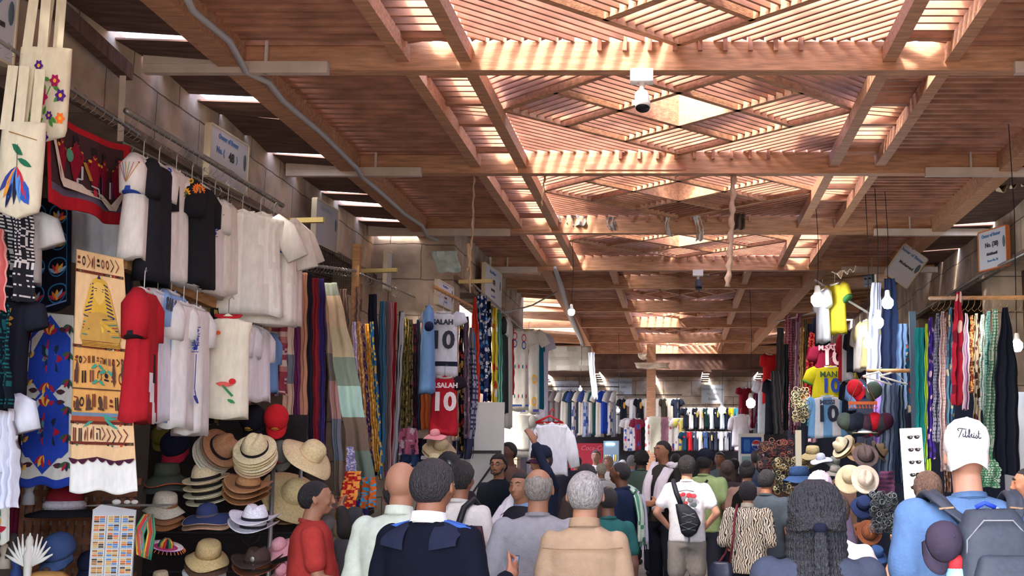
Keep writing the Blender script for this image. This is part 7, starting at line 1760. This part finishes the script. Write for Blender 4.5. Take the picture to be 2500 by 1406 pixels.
soft(m, [(.92, .03, .03, -.20, .02), (.96, .08, .05, -.205, .03), (1.06, .115, .06, -.21, .04), (1.18, .10, .055, -.20, .0), (1.25, .06, .04, -.19, -.05)], 'bag_body', mat('sling_nylon', srgb(26, 28, 38), .6), sb)
mm = MB(); mm.tube([V(-.05, -.19, 1.24), V(-.10, -.175, 1.36), V(-.13, -.11, 1.45), V(-.14, 0, 1.48), V(-.13, .12, 1.40)], .026, 10); mm.obj('strap', mat('sling_nylon'), sb, True)
mm = MB(); mm.cur = srgb(150, 146, 150); Z_ = [(-.03, 1.16), (.10, 1.12), (.0, 1.08), (.12, 1.04), (.02, 1.0), (.10, .99)]
mm.tube([V(x, -.272, z) for x, z in Z_], .0025, 5); mm.tube([V(.06 - x, -.272, z) for x, z in Z_], .0025, 5); mm.obj('elastic_cord', COLORED, sb)
mm = MB(); mm.cur = srgb(90, 90, 96); mm.bar(V(.03, -.19, .93), V(.03, -.19, .85), .016, .006); mm.obj('loose_strap', COLORED, sb)
p = person('man in a lime polo shirt and black cap behind the white t-shirt', 1722, 1100, 13.8, -.4, S_DK, (24, 20, 24), 'short', 'polo', (150, 170, 118), arms=('down', 'phone'), build=1.15, hw=1.08); wear_cap(p, (26, 28, 44))
q = frame_of(p, 'shoulder_bag_strap', 'black shoulder strap crossing the lime polo shirt', 'strap'); MB().tube([V(.10, -.17, 1.43), V(.04, -.175, 1.36), V(-.10, -.175, 1.2), V(-.2, -.14, 1.05)], .014, 8).obj('band', BLACK, q, True)
p = person('woman with long wavy brown hair behind the zebra jacket', 1776, 1122, 15.5, -.1, S_TAN, (84, 68, 62), 'long', 'blouse', (60, 52, 52), vox=.015)
p = person('woman with black hair bun in a black top with tan sleeves', 1824, 1124, 13.2, -.2, S_TAN, (20, 18, 26), 'bun', 'sweater', (110, 86, 80), tpat=None)
m = MB(); m.cur = srgb(24, 26, 38); torso(m, [(1.0, .19, .142), (1.2, .197, .15), (1.36, .17, .145), (1.44, .10, .11)]); g = m.obj('black_vest', FAB, p['o'], True); meld(g, .016, 3)
zm = bpy.data.materials.new('zebra_cotton'); zm.use_nodes = True; N = zm.node_tree; b = N.nodes['Principled BSDF']; b.inputs['Roughness'].default_value = .95
tc = N.nodes.new('ShaderNodeTexCoord'); wv = N.nodes.new('ShaderNodeTexWave'); wv.inputs['Scale'].default_value = 14; wv.inputs['Distortion'].default_value = 9; wv.inputs['Detail'].default_value = 1.5; wv.inputs['Detail Scale'].default_value = 1.2
cr = N.nodes.new('ShaderNodeValToRGB'); cr.color_ramp.interpolation = 'CONSTANT'; cr.color_ramp.elements[0].color = srgb(52, 48, 48); cr.color_ramp.elements[1].position = .38; cr.color_ramp.elements[1].color = srgb(206, 192, 170)
N.links.new(tc.outputs['Object'], wv.inputs[0]); N.links.new(wv.outputs[1], cr.inputs[0]); N.links.new(cr.outputs[0], b.inputs['Base Color'])
p = person('short haired woman from behind in a zebra striped jacket', 1826, 1172, 10.9, -.25, S_TAN, (30, 22, 32), 'bob', 'jacket', (200, 190, 170), tpat=zm, arms=('bent', 'bent'), build=1.12, hw=1.0, collar=(170, 160, 146), lc=(24, 26, 36))
hb = frame_of(p, 'handbag', 'dark navy handbag with a red strap carried by the zebra jacket woman', 'bag')
soft(m, [(.62, .10, .06, -.10, -.27), (.66, .13, .08, -.10, -.27), (.82, .13, .07, -.10, -.26), (.92, .10, .05, -.10, -.25)], 'bag_body', mat('navy_leather', srgb(34, 40, 62), .4, spec=.5), hb, e=.6)
mm = MB(); mm.cur = srgb(110, 40, 50); mm.tube([V(-.17, -.12, .90), V(-.12, -.185, 1.15), V(-.10, -.17, 1.40), V(-.10, -.06, 1.50), V(-.12, .08, 1.42), V(-.24, .0, 1.0), V(-.30, -.08, .90)], .012, 8); mm.obj('strap', COLORED, hb, True)
p = person('man in a dark grey t-shirt from behind next to the zebra jacket', 1872, 1142, 11.4, -.35, S_BR, (38, 34, 38), 'short', 'tee', (66, 74, 82), build=1.12, hw=1.08)
p = person('man in dark navy beyond the dark grey t-shirt', 1866, 1112, 13.8, -.3, S_DK, (44, 40, 46), 'short', 'tee', (30, 44, 70), build=1.2, hw=1.1)
p = person('person wearing a blue bucket hat behind the braids', 1952, 1140, 11.4, -1.2, S_TAN, (60, 46, 40), 'crop', 'tee', (60, 70, 90))
def worn_hat(p, col, k=1.0, style='bucket'):
    t = hat(style, '', 0, 0, 300, 1, col); 
    for key in ('label', 'category'):
        if key in t: del t[key]
    t.parent = p['o']; t.location = p['hp'](0, -.005, .03); t.rotation_euler = (0, 0, 0); t.scale = (k, k, k)
worn_hat(p, (50, 76, 118), .98)
p = person('person with a pale pink gathered headwrap behind the braids', 2000, 1146, 8.2, 0, S_DK, (214, 190, 214), 'thick', 'tee', (90, 80, 100))
p = person('woman with brown hair by the sunglasses board, sunglasses on her head', 2262, 1148, 7.9, .4, S_TAN, (120, 92, 78), 'long', 'blouse', (150, 130, 120)); glasses(p, up=True, nm='sunglasses')
p = person('woman in a flowered white blouse behind the long braids', 2036, 1200, 6.2, -.2, S_TAN, (70, 50, 44), 'bun', 'blouse', (220, 206, 206), arms=('down', ((.10, .05, -.24), (.16, .22, -.05))), vox=.010)
M_ = Motif(lambda u, v, off: V((u - .5) * .34, -.152 - off, 1.40 - v * .45), .004)
random.seed(4)
for k in range(26):
    u, v = random.random(), random.random(); c = random.choice(((190, 70, 90), (210, 150, 60), (120, 60, 100), (90, 110, 70)))
    for q in range(5): M_.leaf(u, v, .09, .05, q * 2 * PI / 5 + k, *c, asp=.8)
g = M_.m.obj('flower_print', FAB, p['o'])
p = person('man cut off by the right edge of the picture', 2508, 1134, 7.5, 1.4, S_BR, (24, 20, 22), 'crop', 'tee', (50, 52, 60))
p = person('woman in a cream headscarf by the man in glasses', 1128, 1122, 7.8, -.3, S_BR, (30, 24, 24), 'thick', 'blouse', (214, 206, 196), arms=('down', 'down'))
scarf_on(p, [(-.02, -.02, 1.60), (-.09, -.06, 1.55), (-.13, -.12, 1.40), (-.1, -.17, 1.2)], .16, .03, (220, 212, 204), 'headscarf')
rb = frame_of(p, 'patterned_backpack', 'maroon patterned backpack with a red ribbon and tan patch', 'backpack')
ptm = FAB; mm = MB(); torso(mm, [(.90, .11, .06, -.24, .16), (.95, .14, .08, -.245, .16), (1.2, .14, .085, -.245, .16), (1.33, .11, .06, -.23, .16)], 28, .6)
for i in range(len(mm.c)): mm.c[i] = srgb(*((90, 54, 58) if (i // 2) % 2 else (60, 36, 44)))
mm.obj('main_bag', FAB, rb, True)
mm = MB(); mm.cur = srgb(190, 36, 40); mm.poly([V(.19, -.338, 1.22), V(.22, -.338, 1.22), V(.25, -.338, .9), V(.17, -.338, .9)], .006); mm.obj('ribbon', FAB, rb)
mm = MB(); mm.cur = srgb(176, 120, 90); mm.ball((.08, -.325, 1.22), .045, sc=(1, .15, 1)); mm.obj('round_patch', FAB, rb, True)
mm = MB(); mm.tube([V(.08, -.19, 1.3), V(.10, -.13, 1.44), V(.11, -.02, 1.49), V(.12, .08, 1.42)], .022, 8); mm.obj('strap', BLACK, rb, True)
p = person('black haired person in dark clothes in front of the scarves', 1098, 1100, 9.0, -.3, S_BR, (20, 18, 20), 'thick', 'jacket', (40, 36, 40))
p = person('person in a dark sleeve reaching for the scarf fringe', 962, 1168, 7.9, .5, S_OL, (28, 24, 24), 'short', 'sweater', (52, 48, 44), arms=(((.14, .16, -.02), (.12, .38, .12)), 'down'))
p = person('woman in a black and white patterned dress behind the red t-shirt', 868, 1235, 9.0, -.6, S_BR, (60, 60, 64), 'thick', 'blouse', (90, 84, 88))
# --- distant crowd
D_ = [(1455, 1096, 22, 3.0, S_LT, (90, 80, 76), 'short', 'tee', (232, 236, 236), 'distant sunlit man in white before the red cooler'),
      (1484, 1112, 21, 2.9, S_LT, (170, 140, 110), 'bob', 'blouse', (214, 210, 206), 'distant blond woman beside the sunlit man in white'),
      (1543, 1108, 20, -.2, S_LT, (160, 156, 156), 'short', 'tee', (130, 180, 214), 'distant grey haired man in a light blue shirt'),
      (1566, 1100, 18, .1, S_DK, (22, 20, 24), 'curly', 'tee', (84, 100, 92), 'curly haired person in grey green behind the tall young man'),
      (1378, 1098, 18, 2.6, S_BR, (30, 26, 28), 'short', 'jacket', (44, 44, 56), 'distant person in dark clothes right of the white shirt'),
      (1520, 1120, 23, .0, S_LT, (206, 206, 210), 'short', 'tee', (150, 186, 210), 'faraway white haired person between the scarves and the fridge'),
      (1757, 1100, 19, 2.9, S_OL, (40, 34, 36), 'short', 'tee', (96, 110, 116), 'distant man facing the camera under the far t-shirts'),
      (1650, 1104, 19, -.2, S_OL, (40, 32, 32), 'short', 'tee', (84, 120, 160), 'person in a blue shirt half hidden by the tall young man'),
      (1792, 1116, 19, .2, S_DK, (30, 26, 30), 'short', 'tee', (70, 60, 64), 'distant dark haired person left of the hair bun'),
      (1410, 1112, 21, -.3, S_BR, (30, 26, 28), 'short', 'jacket', (60, 60, 76), 'distant person in slate clothes before the cooler'),
      (1846, 1096, 18, .3, S_DK, (34, 30, 34), 'short', 'tee', (50, 56, 76), 'distant man before the drinks sign'),
      (1468, 1128, 18, .2, S_OL, (190, 180, 160), 'short', 'tee', (206, 206, 200), 'person in a pale cap seen small behind the grey hair')]
for (px, py, Y, f, sk, hc, hs, tp, tc_, lab) in D_: person(lab, px, py, Y, f, sk, hc, hs, tp, tc_)
# small phone in the officer's hand
ph_ = frame_of(off_, 'phone', 'small dark phone in the right hand of the officer', 'phone')
_, el_, wq_ = off_['AJ'][1]; q_ = wq_ + (wq_ - el_).normalized() * .11
m = MB(); m.box((-.016, -.004, -.05), (.016, .004, .05)); g = m.obj('phone_body', BLACK, ph_); g.location = q_ + V(-.012, 0, .01); g.rotation_euler = (-.9, 0, .3)
m = MB(); m.box((-.013, -.005, -.042), (.013, -.0042, .042)); g2 = m.obj('screen', mat('phone_screen', srgb(90, 110, 140), .15), g)
